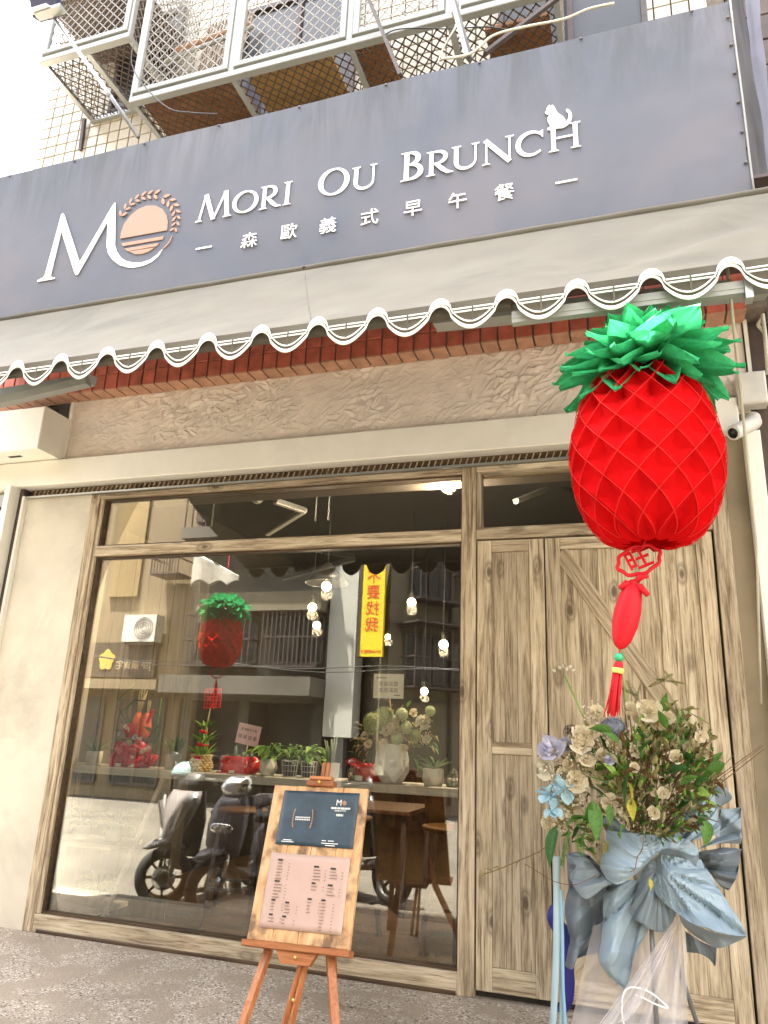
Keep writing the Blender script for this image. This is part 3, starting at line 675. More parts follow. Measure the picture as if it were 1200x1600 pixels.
# cat on the last letter
trace(smooth([(925, 60), (932, 52), (940, 58), (950, 52), (962, 66), (972, 84), (985, 102), (1010, 120), (1026, 142), (1022, 158), (1038, 140), (1044, 118), (1040, 98), (1030, 88), (1030, 78), (1044, 78), (1058, 94), (1064, 116), (1058, 144), (1040, 168), (1010, 186), (978, 190), (962, 196), (958, 182), (948, 186), (944, 198), (922, 200), (920, 194), (932, 184), (934, 168), (922, 150), (922, 128), (932, 108), (918, 108), (906, 98), (908, 90), (916, 86), (916, 72)], 3), Z3, 'cat_emblem', M_INK, 7)
# big monogram
Z1 = lambda X, Y: (50 + .21667 * X, 280 + .21667 * Y)
trace([(36, 740), (40, 727), (80, 708), (92, 690), (210, 255), (222, 243), (232, 258), (342, 598), (580, 190), (598, 166), (600, 190), (598, 430), (596, 470), (610, 520), (640, 565), (680, 590), (730, 602), (790, 600), (850, 580), (900, 545), (934, 508), (940, 505), (910, 555), (860, 598), (800, 624), (740, 636), (690, 636), (630, 620), (580, 582), (548, 535), (536, 480), (540, 420), (546, 300), (330, 685), (316, 692), (306, 676), (210, 372), (134, 690), (134, 704), (163, 708), (160, 718)], Z1, 'monogram', M_INK)
sun_e = [(Z1(638 + 0, 0))]
trace(smooth([(636, 428), (640, 390), (662, 325), (705, 265), (760, 218), (825, 190), (890, 190), (940, 214), (970, 258), (979, 310), (972, 368)], 1), Z1, 'emblem', M_PEACH)
trace([(644, 462), (950, 410), (940, 434), (655, 483)], Z1, 'emblem', M_PEACH); trace([(666, 501), (916, 459), (898, 482), (690, 520)], Z1, 'emblem', M_PEACH)
trace([(700, 521), (884, 492), (840, 522), (790, 540), (745, 541)], Z1, 'emblem', M_PEACH)
trace([(942, 500), (985, 452), (1008, 405), (1012, 408), (990, 458), (950, 500)], Z1, 'emblem', M_PEACH)
def sprig(pts):
    lv = MB()
    for i in range(len(pts) - 1):
        a = at(*Z1(*pts[i]), YF); b = at(*Z1(*pts[i + 1]), YF); t = (b - a); L = t.length * 1.05; t.normalize(); n = V((-t.z, 0, t.x))
        for s in (1, -1):
            e = (t * .72 + n * s * .62).normalized(); q = V((-e.z, 0, e.x)); l = L * .95; o = a + n * s * .002
            P = [o, o + e * l * .35 + q * l * .2, o + e * l * .75 + q * l * .15, o + e * l, o + e * l * .75 - q * l * .15, o + e * l * .35 - q * l * .2]
            lv.prism([(p.x - o.x, p.z - o.z) for p in P], (V((o.x, YF - .0002 * (i % 3) - .0001 * s, o.z)), V((1, 0, 0)), V((0, 0, 1)), V((0, 1, 0))), 0.006)
    lv.build('laurel_emblem', M_PEACH, sign)
sprig([(640, 265), (668, 218), (702, 180), (742, 148), (786, 126), (832, 112), (878, 108), (926, 108)])
sprig([(940, 132), (986, 150), (1016, 182), (1034, 222), (1040, 264), (1040, 306), (1030, 348), (1012, 388)])

# ------------------------------------------------------------ awning
AX0, AX2, AX1 = -4.32, -3.70, 1.6; AY0, AZ0 = -1.035, 3.895; AY1, AZ1 = -2.0, 2.897
MB().bb(-4.7, 1.25, -0.985, -0.16, 4.03, 4.05).build('sun_block_board', M_STEEL, sign)  # unseen board added to keep sun from falling between sign and wall
aw = thing('awning', 'grey cloth awning with scalloped white bound edge below the sign', 'awning', (-1.0, -1.5, 3.3))
def wrinkle(x, t):
    f = 0.010 * nz(x * 1.5, t * 2.0, 1) + 0.005 * nz(x * 6, t * 2.5, 3)
    r = max(0.0, 1 - abs(x - 0.62 + t * .35) / .5); f += r * 0.03 * math.sin(9 * (x * 1.2 + t * 1.6)) * t * (1 - t) * 2
    return f
def cloth(u, v):
    x = lerp(lerp(AX0, AX2, v), AX1, u); s = math.sin(v * PI)
    return V((x, lerp(AY0, AY1, v) - wrinkle(x, v) * .7 * (1 if 0 < v < 1 else 0), lerp(AZ0, AZ1, v) - 0.03 * s + wrinkle(x, v) * (1 if 0 < v < 1 else 0)))
MB().grid(cloth, 180, 26).build('cloth', M_AWN, aw)
for xs_, xt_ in ((-1.165, -1.70),):
    us = lambda t: (lerp(xt_, xs_, t) - lerp(AX0, AX2, t)) / (AX1 - lerp(AX0, AX2, t))
    MB().tube([cloth(us(k / 20), k / 20) + V((0, .0005, -.0005)) for k in range(1, 20)], .003, 5).build('cloth_seam', M_AWN, aw)
    inst(screw, 'screw', aw, (xt_, AY0 - .016, AZ0 + .01))
MB().tube([(lerp(AX0, AX1, k / 40), AY0 + .012, AZ0 + .010 + .002 * math.sin(k * 1.7)) for k in range(41)], 0.026, 10).build('roller', M_AWN, aw)
NP = 0.2535; N0 = 0.388
def edge(x, top=2.880, bot=2.772):
    """lower edge of the valance: lobes with narrow arched notches between them"""
    u = ((x - N0) / NP) % 1.0; d = min(u, 1 - u) * NP                # distance from a notch centre
    a = 0.040
    if d < a: return top - 0.030 * (1 - math.sqrt(max(0, 1 - (d / a) ** 2))) - .016 * (d / a) ** 2
    t = (d - a) / (NP / 2 - a); return lerp(top - 0.046, bot, math.sin(t * PI / 2) ** 0.85)
wav = lambda x: 0.006 * math.sin((x - N0) / NP * 2 * PI) + 0.006 * nz(x * 2, 7)
nu = int((AX1 - AX2) / 0.0055)
def val(u, v):
    x = lerp(AX2, AX1, u); z0 = edge(x); return V((x, AY1 - .004 + wav(x) * v, lerp(AZ1, z0, v)))
MB().grid(val, nu, 6).build('valance', M_AWN, aw)
def ribbon(f0, f1, x0, x1, dy, name, n=None):
    n = n or max(2, int((x1 - x0) / .0055)); mb = MB()
    for dd in (0.0,):
        mb.grid(lambda u, v: V((lerp(x0, x1, u), AY1 - .004 + wav(lerp(x0, x1, u)) * .8 - dy, lerp(f0(lerp(x0, x1, u)), f1(lerp(x0, x1, u)), v))), n, 1)
    return mb
ribbon(lambda x: edge(x) - .001, lambda x: edge(x) + .0155, AX2, AX1, .004, 'b').build('binding', M_TRIM, aw, solid=.001)
ribbon(lambda x: edge(x) + .027, lambda x: edge(x) + .035, AX2, AX1, .004, 'b').build('binding', M_TRIM, aw, solid=.001)
k0 = int((AX2 - N0) / NP) - 1; xs = [N0 + i * NP for i in range(k0, 6) if AX2 + .05 < N0 + i * NP < AX1 - .05]
for x in xs:
    cr = MB(); P = [(0.045 * math.cos(q), 0.004 + 0.058 * math.sin(q)) for q in (PI * i / 14 for i in range(15))] + [(-0.043 + .086 * i / 12, 0.008 + .030 * math.sin(PI * i / 12) ** .6) for i in range(1, 12)]
    cr.prism(P, (V((x, AY1 - .012 + wav(x), 2.853)), V((1, 0, 0)), V((0, 0, 1)), V((0, 1, 0))), 0.003); cr.build('arch_patch', M_TRIM, aw)
    if x + NP < AX1:
        for dz, t in ((0.842, .0055), (0.856, .0055)):
            MB().bb(x + .047, x + NP - .047, AY1 - .0155, AY1 - .012, 2.0 + dz, 2.0 + dz + t).build('binding', M_TRIM, aw)
    MB().bb(x + NP / 2 - .003, x + NP / 2 + .003, AY1 - .0165, AY1 - .0158, 2.80, 2.862).build('seam', M_AWN, aw)
MB().bb(-3.65, -.36, -1.975, -1.945, 2.862, 2.892).build('front_bar', M_AWN, aw)
bar = MB().bb(-.359, 0.43, -1.975, -1.945, 2.792, 2.84).bb(-.359, 0.43, -1.9775, -1.975, 2.81, 2.818)
bar.build('front_bar', M_WHITE2, aw)
MB().bb(0.431, 0.455, -1.985, -1.94, 2.765, 2.85).build('end_cap', M_ALU, aw)
arm = MB(); arm.bar((-3.2, -1.90, 2.735), (-2.42, -1.80, 2.88), .045, .04); arm.bar((-2.42, -1.78, 2.90), (-3.4, -1.5, 3.05), .05, .045)
arm.build('folding_arm', M_WHITE2, aw)
arm = MB(); arm.bar((0.40, -1.90, 2.86), (-.70, -1.80, 2.95), .05, .045); arm.bar((-.70, -1.78, 2.95), (0.6, -1.45, 3.1), .05, .045)
arm.build('folding_arm', M_WHITE2, aw)
clip = at(1192, 325, -1.04); MB().box(clip, (.06, .02, .09)).build('end_cap', M_WHITE2, aw)
rope = MB(); a = at(1140, 450, -1.9); rope.tube([a + V((0, 0, .12)), a, at(1160, 640, -1.2), at(1182, 850, -.6), at(1189, 1100, -.3)], .006, 6)
thing_rope = rope.build('pull_cord', M_WIRE, label='pale cord hanging from the awning end past the security camera', cat='cord')

# ------------------------------------------------------------ window cages
CY = -0.7
def lattice(mb, o, u, v, w, h, cu, cv, r=.0045):
    """expanded-metal diamonds filling a w x h panel; u, v unit axes"""
    o, u, v = V(o), V(u), V(v); s = cv / cu
    k = -int(h / cv) - 1
    while k * cu < w:
        for sg in (1, -1):
            # line x = x0 + sg*(y/s) clipped to the panel
            x0 = k * cu if sg == 1 else k * cu + h / s
            pts = []
            ya, yb = 0.0, h
            xa, xb = x0, x0 + sg * h / s
            def clip(xa, ya, xb, yb):
                dx, dy = xb - xa, yb - ya; t0, t1 = 0.0, 1.0
                for p, q in ((-dx, xa), (dx, w - xa)):
                    if abs(p) < 1e-9:
                        if q < 0: return None
                        continue
                    t = q / p
                    if p < 0: t0 = max(t0, t)
                    else: t1 = min(t1, t)
                return (xa + dx * t0, ya + dy * t0, xa + dx * t1, ya + dy * t1) if t0 < t1 - 1e-3 else None
            c = clip(xa, ya, xb, yb)
            if c: mb.bar(o + u * c[0] + v * c[1], o + u * c[2] + v * c[3], r * 1.6, r, up=u.cross(v))
        k += 1
    return mb
def cage(name, label, x0, x1, z0, z1, y0, divs, mesh_mat, floor_from=None):
    c = thing(name, label, 'window cage', ((x0 + x1) / 2, 0, z0), 'metal cages over the upper windows')
    MB().cham(x0, x1, y0 - .004, y0 + .05, z0, z0 + .055, .004).build('bottom_rail', M_WHITE2, c)
    for xx in (x0, x1 - .045): MB().bar((xx + .0225, y0 + .05, z0 + .027), (xx + .0225, -.01, z0 + .027), .04).build('side_rail', M_ALU, c)
    MB().bar((x0, -.03, z0 + .02), (x1, -.03, z0 + .02), .04).build('wall_rail', M_ALU, c)
    e = [x0] + divs + [x1]
    for i, xx in enumerate(e):
        MB().cham(max(x0, xx - .025), min(x1, xx + .025), y0, y0 + .045, z0 + .0555, z1, .004).build('upright', M_WHITE2, c)
    for a, b in zip(e, e[1:]):
        sash = MB(); a2, b2 = a + .027, b - .027
        for q in (a2, b2 - .045): sash.cham(q, q + .045, y0 - .012, y0 + .02, z0 + .075, z1, .004)
        sash.cham(a2 + .0455, b2 - .0455, y0 - .012, y0 + .02, z0 + .075, z0 + .12, .004)
        sash.build('sash_frame', M_WHITE2, c)
        m_ = lattice(MB(), (a2 + .045, y0 + .012, z0 + .12), (1, 0, 0), (0, 0, 1), b2 - a2 - .09, z1 - z0 - .12, .088, .10)
        m_.build('grille_mesh', mesh_mat, c, kind='stuff')
    for xx in (x0 + .01, x1 - .01):
        lattice(MB(), (xx, y0 + .05, z0 + .05), (0, 1, 0), (0, 0, 1), -y0 - .06, z1 - z0 - .05, .075, .10).build('grille_mesh', mesh_mat, c, kind='stuff')
    f = MB(); lattice(f, (x0 + .04, y0 + .05, z0 + .022), (1, 0, 0), (0, 1, 0), x1 - x0 - .08, -y0 - .06, .075, .085, .0055)
    f.build('floor_mesh', M_MESHD, c, kind='stuff')
    for xx in divs + ([x0 + (x1 - x0) * .5] if not divs else []):
        MB().bar((xx, y0 + .05, z0 + .03), (xx, -.01, z0 + .03), .045, .03).build('cross_bar', M_ALU, c)
    return c
cz = 5.955
cr_ = cage('window_cage', 'long pale window cage with hinged mesh sashes holding boards over the sign', -3.509, -0.22, cz, 7.6, CY, [-2.615, -1.671, -0.95], M_MESH)
cl_ = cage('window_cage', 'shorter pale mesh window cage over the sign with see-through floor', -4.53, -3.62, 6.665, 8.0, CY, [], M_MESH)
def board(x0, x1, y0, y1, z, mat, label):
    MB().cham(x0, x1, y0, y1, z, z + .03, .003).build('storage_board', mat, None, label, 'board', 'boards lying in the window cage')
B1 = wood('raw brown board', 0, [(0.3, (0.20, 0.085, 0.035)), (0.5, (0.34, 0.165, 0.075)), (0.7, (0.42, 0.235, 0.12))]); B2 = wood('raw yellow board', 0, [(0.3, (0.32, 0.18, 0.06)), (0.5, (0.52, 0.33, 0.12)), (0.7, (0.60, 0.42, 0.20))])
board(-3.44, -2.60, -.62, -.06, cz + .05, B1, 'red brown wooden board lying on the mesh floor of the long cage')
board(-2.52, -1.84, -.60, -.05, cz + .06, B2, 'yellowish pale wooden board lying on the mesh floor of the long cage')
board(-1.66, -1.42, -.60, -.05, cz + .055, B1, 'short dark brown board standing on the cage floor beside the tiled wall')
board(-.74, -.30, -.5, -.05, cz + .055, B1, 'brown wooden plank on the cage floor under the dark steel brace')
# clutter kept in the cages
MB().cham(-2.9, -2.62, -.5, -.2, cz + .09, cz + .36, .03).build('storage_bin', plain('slate plastic', (0.10, 0.11, 0.16), .5), None, 'dark slate plastic bin inside the long window cage', 'bin', bevel=.03)
pb = MB()
for i in range(14): pb.tube([(-3.40 + i * .026, -.15 - .02 * (i % 3), cz + .1), (-3.30 + i * .034, -.12, cz + 1.4)], .010, 6)
pb.build('stick_bundle', plain('brown sticks', (.18, .12, .07), .7, .3), None, 'bundle of thin brown sticks leaning inside the long window cage', 'sticks')
MB().tube([(-3.4, -.4, 6.78), (-2.7, -.4, 6.84)], .022, 8).build('laundry_pole', plain('tan pole', (.42, .25, .14), .5), None, 'tan pole resting across the inside of the window cage', 'pole')
MB().tube([(-3.4, -.5, 6.55), (-2.6, -.5, 6.66)], .016, 8).build('laundry_pole', M_WHITE2, None, 'thin white pole resting across the inside of the window cage', 'pole')
def upper_window(x0, x1, z0, z1, label, mat=plain('unlit dark pane', (.03, .03, .03), .25)):  # opaque pane coloured dark for the unlit room
    w = thing('upper_window', label, 'window', ((x0 + x1) / 2, 0, z0), 'windows behind the cages')
    MB().bb(x0, x1, -.020, -.014, z0, z1).build('glass_pane', mat, w)
    f = MB()
    for q in (x0, (x0 + x1) / 2 - .02, x1 - .04): f.bb(q, q + .04, -.05, -.0205, z0, z1)
    for q in (z0, z1 - .04): f.bb(x0 + .041, (x0 + x1) / 2 - .021, -.048, -.0205, q, q + .04); f.bb((x0 + x1) / 2 + .021, x1 - .041, -.048, -.0205, q, q + .04)
    f.build('frame', M_STEEL, w)
    MB().bb(x0, x1, -.0135, -.0125, z0, z1).build('unlit_room_sheet', M_BLACK, w)  # black sheet stands in for the unlit room behind
upper_window(-3.0, -1.9, 6.12, 7.5, 'dark sliding window behind the boards of the long cage')
upper_window(-4.35, -3.66, 6.72, 7.8, 'dark green tinted window inside the short cage')
upper_window(-.72, .35, 6.0, 7.4, 'dark window behind the long cage near the sign end')
rf = MB()
for i in range(26): rf.bar((-4.55 + i * .036, -.72, 7.30), (-4.55 + i * .036, -.02, 7.38), .03, .02)
rf.build('corrugated_roof', plain('brown corrugated sheet', (.13, .10, .085), .6, .2), None, 'brown corrugated sheet covering the short window cage', 'roof sheet')
# struts, floodlight, cables
def strut(name, pts, r, mat, label, cat='strut'): return MB().tube(pts, r, 10).build(name, mat, None, label, cat)
strut('sign_strut', [at(82, 25, -.95), at(166, 140, -.98), at(216, 214, -.985)], .0145, M_POLE, 'grey tube strut running down to the sign top from the floodlight')
a = at(166, 143, -.985); MB().tube([a, a + (at(172, 150, -.985) - a)], .019, 10).build('strut_collar', M_WHITE2, None, 'pale collar clamped round the grey tube strut', 'collar')
MB().bar(at(560, -40, -.9), at(626, 118, -.97), .035, .02).build('sign_strut', M_STEEL, None, 'rusty steel strut leaning down to the middle of the sign top', 'strut')
s2 = thing('sign_strut', 'grey steel strut with a white ring in front of the cage rail', 'strut', at(733, 92, -.97))
MB().bar(at(700, -30, -.9), at(733, 92, -.97), .042, .03).build('bar', M_POLE, s2); MB().bar(at(708, 12, -.918), at(711, 22, -.92), .05, .04).build('collar', M_WHITE, s2)
MB().bar(at(900, -25, -.75), at(757, 84, -.95), .038, .02).build('sign_strut', M_STEEL, None, 'dark steel brace slanting down to the sign top from the cage end', 'strut')
MB().bar(at(132, 186, -.05), at(126, 235, -.02), .03).build('drain_pipe', M_STEEL, None, 'short rusty pipe below the short cage on the tiled wall', 'pipe')
fl = thing('floodlight', 'dark floodlight with a pale lens on the strut beside the short cage', 'floodlight', at(75, 20, -1.0))
L0 = at(72, 6, -1.0)
MB().box(L0, (.24, .10, .20), Matrix.Rotation(.5, 3, 'X')).build('housing', plain('navy black housing', (.03, .03, .06), .4), fl, bevel=.012)
MB().box(L0 + V((0, -.03, -.10)), (.19, .11, .012), Matrix.Rotation(.5, 3, 'X')).build('lens', plain('pale lens', (.75, .80, .82), .2), fl)
MB().bar(at(58, 25, -1.0), at(98, 13, -1.0), .07, .035).build('bracket', M_WHITE2, fl)
def cable(pts, r, mat, label): return MB().tube(smooth3(pts), r, 6).build('cable', mat, None, label, 'cable')
def smooth3(P, n=6):
    P = [V(p) for p in P]; out = []
    for i in range(len(P) - 1):
        a, b, c, d = P[max(i - 1, 0)], P[i], P[i + 1], P[min(i + 2, len(P) - 1)]
        for t in range(n): t /= n; out.append(0.5 * ((2 * b) + (c - a) * t + (2 * a - 5 * b + 4 * c - d) * t * t + (3 * b - a - 3 * c + d) * t ** 3))
    return out + [P[-1]]
cable([at(x, y, -.99) for x, y in ((960, 5), (920, 14), (880, 30), (820, 42), (770, 56), (735, 84), (690, 92))], .008, M_WIRE, 'cream cable lying along the top of the sign')
cable([at(x, y, -.76) for x, y in ((720, 0), (716, 30), (712, 42), (700, 62), (690, 82), (684, 100))], .006, M_WIRE, 'cream cable looping down from the cage rail')
cable([at(x, y, -.74) for x, y in ((208, 70), (206, 100), (222, 130), (262, 168), (300, 176), (340, 178))], .0045, M_CORD, 'black cable drooping across the corner of the long cage')
cable([at(x, y, -.74) for x, y in ((600, 55), (620, 46), (660, 44), (700, 45), (760, 42), (800, 48))], .0045, M_CORD, 'black cable sagging along the bottom rail of the long cage')

# ------------------------------------------------------------ neighbours and wall fittings
nb = thing('neighbour_wall', 'pale blue grey metal panel wall with dark rivets beside the white rail', 'wall', (-6, 0, 0))
for i in range(12): MB().cham(-6.72 + i * .175, -6.72 + i * .175 + .170, .0, .04, 0.0, 3.04, .004).build('panel', M_NEIGH, nb)
rv = MB()
for i in range(24):
    for j in range(18): rv.lathe([(0, -.006), (.014, -.004), (.016, 0)], (-6.66 + i * .0875, -.0005, .2 + j * .16 + (.08 if i % 2 else 0)), 8, axis=1)
rv.build('rivets', M_CORD, nb, kind='stuff', fixn=False)
MB().bb(-9.0, -5.2, .05, 8.0, 0.0, 4.6).build('neighbour_house', M_PLASTER, None, 'low grey house behind the pale metal panel wall', 'house')
nr = thing('neighbour_building', 'dark soot stained building standing against the shop by the white rail', 'building', (1.5, 0, 0))
MB().bb(.87, 9.0, .02, 8.0, 0, H_TOP).build('wall', M_GROUT, nr)
dt = MB().cham(0, .135, -.012, .02, 0, .205, .004).mesh('wall_tile', M_DARKTILE)
for j in range(31):
    for i in range(5): inst(dt, 'wall_tile', nr, (.875 + i * .145, random.uniform(-.002, .002), .1 + j * .215))
jb = thing('junction_box', 'white plastic junction box above the security camera', 'junction box', at(1165, 615, 0))
c = at(1175, 615, -.03); MB().cham(c.x - .085, c.x + .07, -.10, .0, c.z - .09, c.z + .11, .008).build('casing', M_LAMPW, jb)
MB().tube([c + V((.09, -.03, .1)), c + V((.10, -.03, .35)), c + V((.10, -.02, .75))], .012, 8).build('conduit', M_WIRE, jb)
MB().tube(smooth3([at(1190, 498, -.05), at(1185, 508, -.05), at(1194, 520, -.05), at(1197, 540, -.05), at(1206, 545, -.05)]), .011, 8).build('cable_loop', M_WIRE, None, 'cream cable loop on the wall above the junction box', 'cable')
MB().bb(.745, .765, -.02, .0, 3.30, 3.80).build('edge_trim', M_WHITE, bld)
sc_ = thing('security_camera', 'white bullet security camera beside the red lantern', 'camera', at(1180, 650, -.1))
a = at(1145, 677, -.30); b = at(1178, 660, -.18); ax = (b - a).normalized()
def barrel(c0, d, segs, mat, name, par, n=20, cap=True):
    q = V(d).to_track_quat('Z', 'Y').to_matrix(); mb = MB(); mb.lathe(segs, (0, 0, 0), n, cap=cap); mb.v = [tuple(q @ V(v) + V(c0)) for v in mb.v]; return mb.build(name, mat, par)
L = (b - a).length
barrel(a, ax, [(.030, 0), (.040, .0), (.042, .01), (.042, L), (.036, L + .02), (0, L + .02)], M_LAMPW, 'body', sc_, cap=False); barrel(a + ax * .012, ax, [(0, 0), (.031, 0), (.031, .004)], M_CORD, 'lens', sc_); barrel(a + ax * .008, ax, [(0, 0), (.014, 0), (.014, .006)], M_DGLASS, 'lens_glass', sc_)
MB().tube([b + V((0, 0, .02)), b + V((.03, .06, .045)), b + V((.02, .13, .075))], [.022, .018, .02], 10).build('bracket', M_LAMPW, sc_); barrel(b + V((.02, .125, .08)), (0, 1, 0), [(.04, 0), (.04, .03)], M_LAMPW, 'base', sc_)
# ------------------------------------------------------------ pineapple lantern
NC, NR = 13, 5.0
def prof(s): return max(0.0, math.sin(PI * min(1, max(0, s)))) ** 0.21 * (1 + 0.05 * math.cos(PI * (s - .42) * 1.6))
def lantern(name, label, top, H, R, detail=True, tail=True):
    """honeycomb tissue pineapple; top = point where fruit and crown meet"""
    t = thing(name, label, 'lantern', (top.x, top.y, top.z - H), 'paper pineapple lanterns')
    z0 = top.z - H
    nu, nv = (300, 190) if detail else (120, 80)
    jit = random.Random(5)
    ph = [jit.uniform(-.06, .06) for _ in range(NC * 2 + 2)]
    def surf(th, s, dmul=1.0):
        u = th * NC / (2 * PI); v = s * NR
        wob = .10 * nz(u * .9, v * .9, 2) if 0.02 < u < NC - .02 else 0
        a = (u + v + wob) % 1; b = (u - v + wob) % 1; da = min(a, 1 - a); db = min(b, 1 - b); m = min(da, db)
        # pocket: sinks behind the seams, deepest at its upper end
        up = ((u + v) % 1 + ((-(u - v)) % 1)) / 2
        ci, cj = math.floor(u + v + wob), math.floor(u - v + wob); hsh = math.sin((ci % 13) * 12.9898 + (cj % 13) * 78.233) * 43758.5453; hsh -= math.floor(hsh)
        dep = (.55 + .9 * hsh) * min(1, m / .34) ** .8 * (0.022 + .075 * max(0, s - .70) / .30 + .030 * max(0, .16 - s) / .16) * (.6 + .8 * min(1, max(0, up))) * dmul
        r = R * prof(s) - dep * min(1, prof(s) * 1.6) + .004 * nz(math.cos(th) * 3, math.sin(th) * 3, s * 5)
        return V((top.x + r * math.cos(th), top.y + r * math.sin(th), z0 + H * s - (.05 * max(0, .08 - s) / .08 * 0)))
    g = MB().grid(lambda i, j: surf(i * 2 * PI, .004 + j * .992), nu, nv, wrap=True); g.build('fruit', M_RED, t, fixn=False)
    if detail:
        sm = MB()
        for k in range(NC):
            for sg in (1, -1):
                pts = []
                for q in range(81):
                    s = .015 + .97 * q / 80; u = k + sg * s * NR; th = u * 2 * PI / NC
                    p = surf(th, s, 0.0); o = V((p.x - top.x, p.y - top.y, 0)); pts.append(p + (o.normalized() * .0015 if o.length > .001 else V()))
                sm.tube(pts, .0015, 4, cap=False)
        sm.build('paper_seams', M_REDE, t, kind='stuff', fixn=False)
    crown = pivot('crown', t, (top.x, top.y, top.z - .02))
    pr = random.Random(9)
    def petal(L, w, seed):
        r_ = random.Random(seed); mb = MB(); k1 = r_.uniform(.6, 1.3)
        def f(u, v):
            q = u * 2 - 1; prf = (math.sin(min(1, v * 1.25) * PI / 2) ** .6) * max(0.0, 1 - max(0, (v - .42) / .58)) ** .9
            x = q * w * prf * .5; fold = -abs(q) ** 1.5 * w * .26 * prf * k1 + .03 * math.sin(v * 6 + q * 3 + seed) * v + .02 * math.sin(q * 9 + seed) * v
            return V((x, L * v, fold * -1 + .10 * L * v * v))
        mb.grid(f, 12, 12); return mb.mesh('petal', M_GREEN)
    pm = [petal(1.0, .66 + .07 * i, i) for i in range(5)]
    tiers = [(15, .225, -42, .00), (16, .24, -25, .010), (16, .245, -10, .026), (15, .235, 3, .044), (14, .21, 16, .062), (12, .18, 30, .080), (9, .15, 46, .095), (7, .12, 62, .105), (4, .10, 78, .11)]
    sc_f = R / .25
    for ti, (n, L, el, dz) in enumerate(tiers):
        for i in range(n):
            az = 2 * PI * (i + .5 * (ti % 2)) / n + pr.uniform(-.1, .1); e = math.radians(el + pr.uniform(-7, 7)); l = L * sc_f * pr.uniform(.9, 1.1)
            rot = Euler((0, 0, az - PI / 2)).to_matrix() @ Euler((e, 0, 0)).to_matrix() @ Euler((0, pr.uniform(-.5, .5), 0)).to_matrix()
            d = V((math.cos(az), math.sin(az), 0)); base = top + V((.018 * R / .238, 0, 0)) + d * (.075 if ti < 4 else .03) * sc_f + V((0, 0, (dz - .01) * sc_f))
            inst(pr.choice(pm), 'petal', crown, base, rot, (l * .9, l, l))
    return t
PINE_Y = -1.9
pt = at(1022, 588, PINE_Y); R_P = .240; H_P = .635
pt = V((.080, PINE_Y, 2.572))
lan = lantern('pineapple_lantern', 'big red paper pineapple lantern with green crown hanging before the barn door', pt, H_P, R_P)
MB().tube([pt + V((0, 0, .1)), pt + V((.02, 0, .32))], .0025, 6).build('string', M_REDP, lan)
# charm under it
zb = pt.z - H_P; cc = at(998, 875, PINE_Y)
med = pivot('medallion', lan, cc)
e1 = V((.93, 0, .37)).normalized(); e2 = V((-.37, 0.25, .93)).normalized(); nn = e1.cross(e2)
MB().tube([cc + e1 * .070 * math.cos(q) * (1 + .05 * math.cos(q * 8)) + e2 * .050 * math.sin(q) * (1 + .05 * math.cos(q * 8)) for q in (2 * PI * k / 48 for k in range(48))], .0065, 8, closed=True).build('ring', M_REDP, med)
text('旺', .085, M_REDP, med, (cc - nn * .003, e1, e2), 'character', .003, bold=.001)
MB().tube([V((pt.x, pt.y, zb + .05)), V((cc.x + .01, cc.y, zb - .01)), cc + e2 * .05], .003, 6).build('string', M_REDP, lan)
b0 = at(991, 905, PINE_Y); b1 = at(968, 1016, PINE_Y)
MB().tube([cc - e2 * .05, b0], .0025, 6).build('string', M_GOLD, lan)
pouch = MB(); d = b1 - b0; L = d.length; prof_b = [(.0, 0), (.012, .02), (.022, .06), (.014, .085), (.030, .13), (.036, .25), (.042, .45), (.041, .65), (.030, .85), (.018, .95), (0, 1.0)]
q_ = d.to_track_quat('Z', 'Y').to_matrix(); pouch.lathe([(r, h * L) for r, h in prof_b], (0, 0, 0), 20); pouch.v = [tuple(q_ @ V((v[0], v[1], v[2])) * 1.0 + b0) for v in pouch.v]
pouch.build('pouch', M_REDP, lan)
bow = MB()
for dx, dz, l in ((.055, .03, 1), (-.045, -.01, 1), (.05, -.035, 1), (-.055, -.10, 1.2)):
    a = b0 + d * .10; e = a + V((dx * .9, -.02, dz)); bow.tube([a, lerp(a, e, .5) + V((0, -.006, .012)), e], [.006, .012, .009], 8)
bow.build('bow', M_REDP, lan)
c0 = at(967, 1027, PINE_Y); MB().ball(c0, .0145).build('bead', M_BEAD, lan); MB().tube([b1, c0 + V((0, 0, .0))], .002, 5).build('string', M_REDP, lan)
t0 = at(967, 1034, PINE_Y); t1 = at(957, 1117, PINE_Y); dd = t1 - t0
MB().tube([t0, t0 + dd * .10, t0 + dd * .12], [.012, .016, .016], 12).build('tassel_cap', M_REDF, lan); MB().tube([t0 + dd * .12, t0 + dd * .22], [.0185, .0185], 14).build('tassel_band', M_YEL, lan)
ts = MB(); tr = random.Random(2)
for k in range(70):
    a = tr.uniform(0, 2 * PI); r0 = .014 * math.sqrt(tr.random()); r1 = r0 * tr.uniform(1.0, 1.9); o0 = V((math.cos(a), math.sin(a), 0)) * r0; o1 = V((math.cos(a), math.sin(a), 0)) * r1; l = tr.uniform(.86, 1.04)
    ts.tube([t0 + dd * .2 + o0, t0 + dd * .6 + o0 * 1.2 + V((tr.gauss(0, .002), tr.gauss(0, .002), 0)), t0 + dd * l + o1], .0016, 4)
ts.build('tassel', M_REDF, lan, kind='stuff', fixn=False)

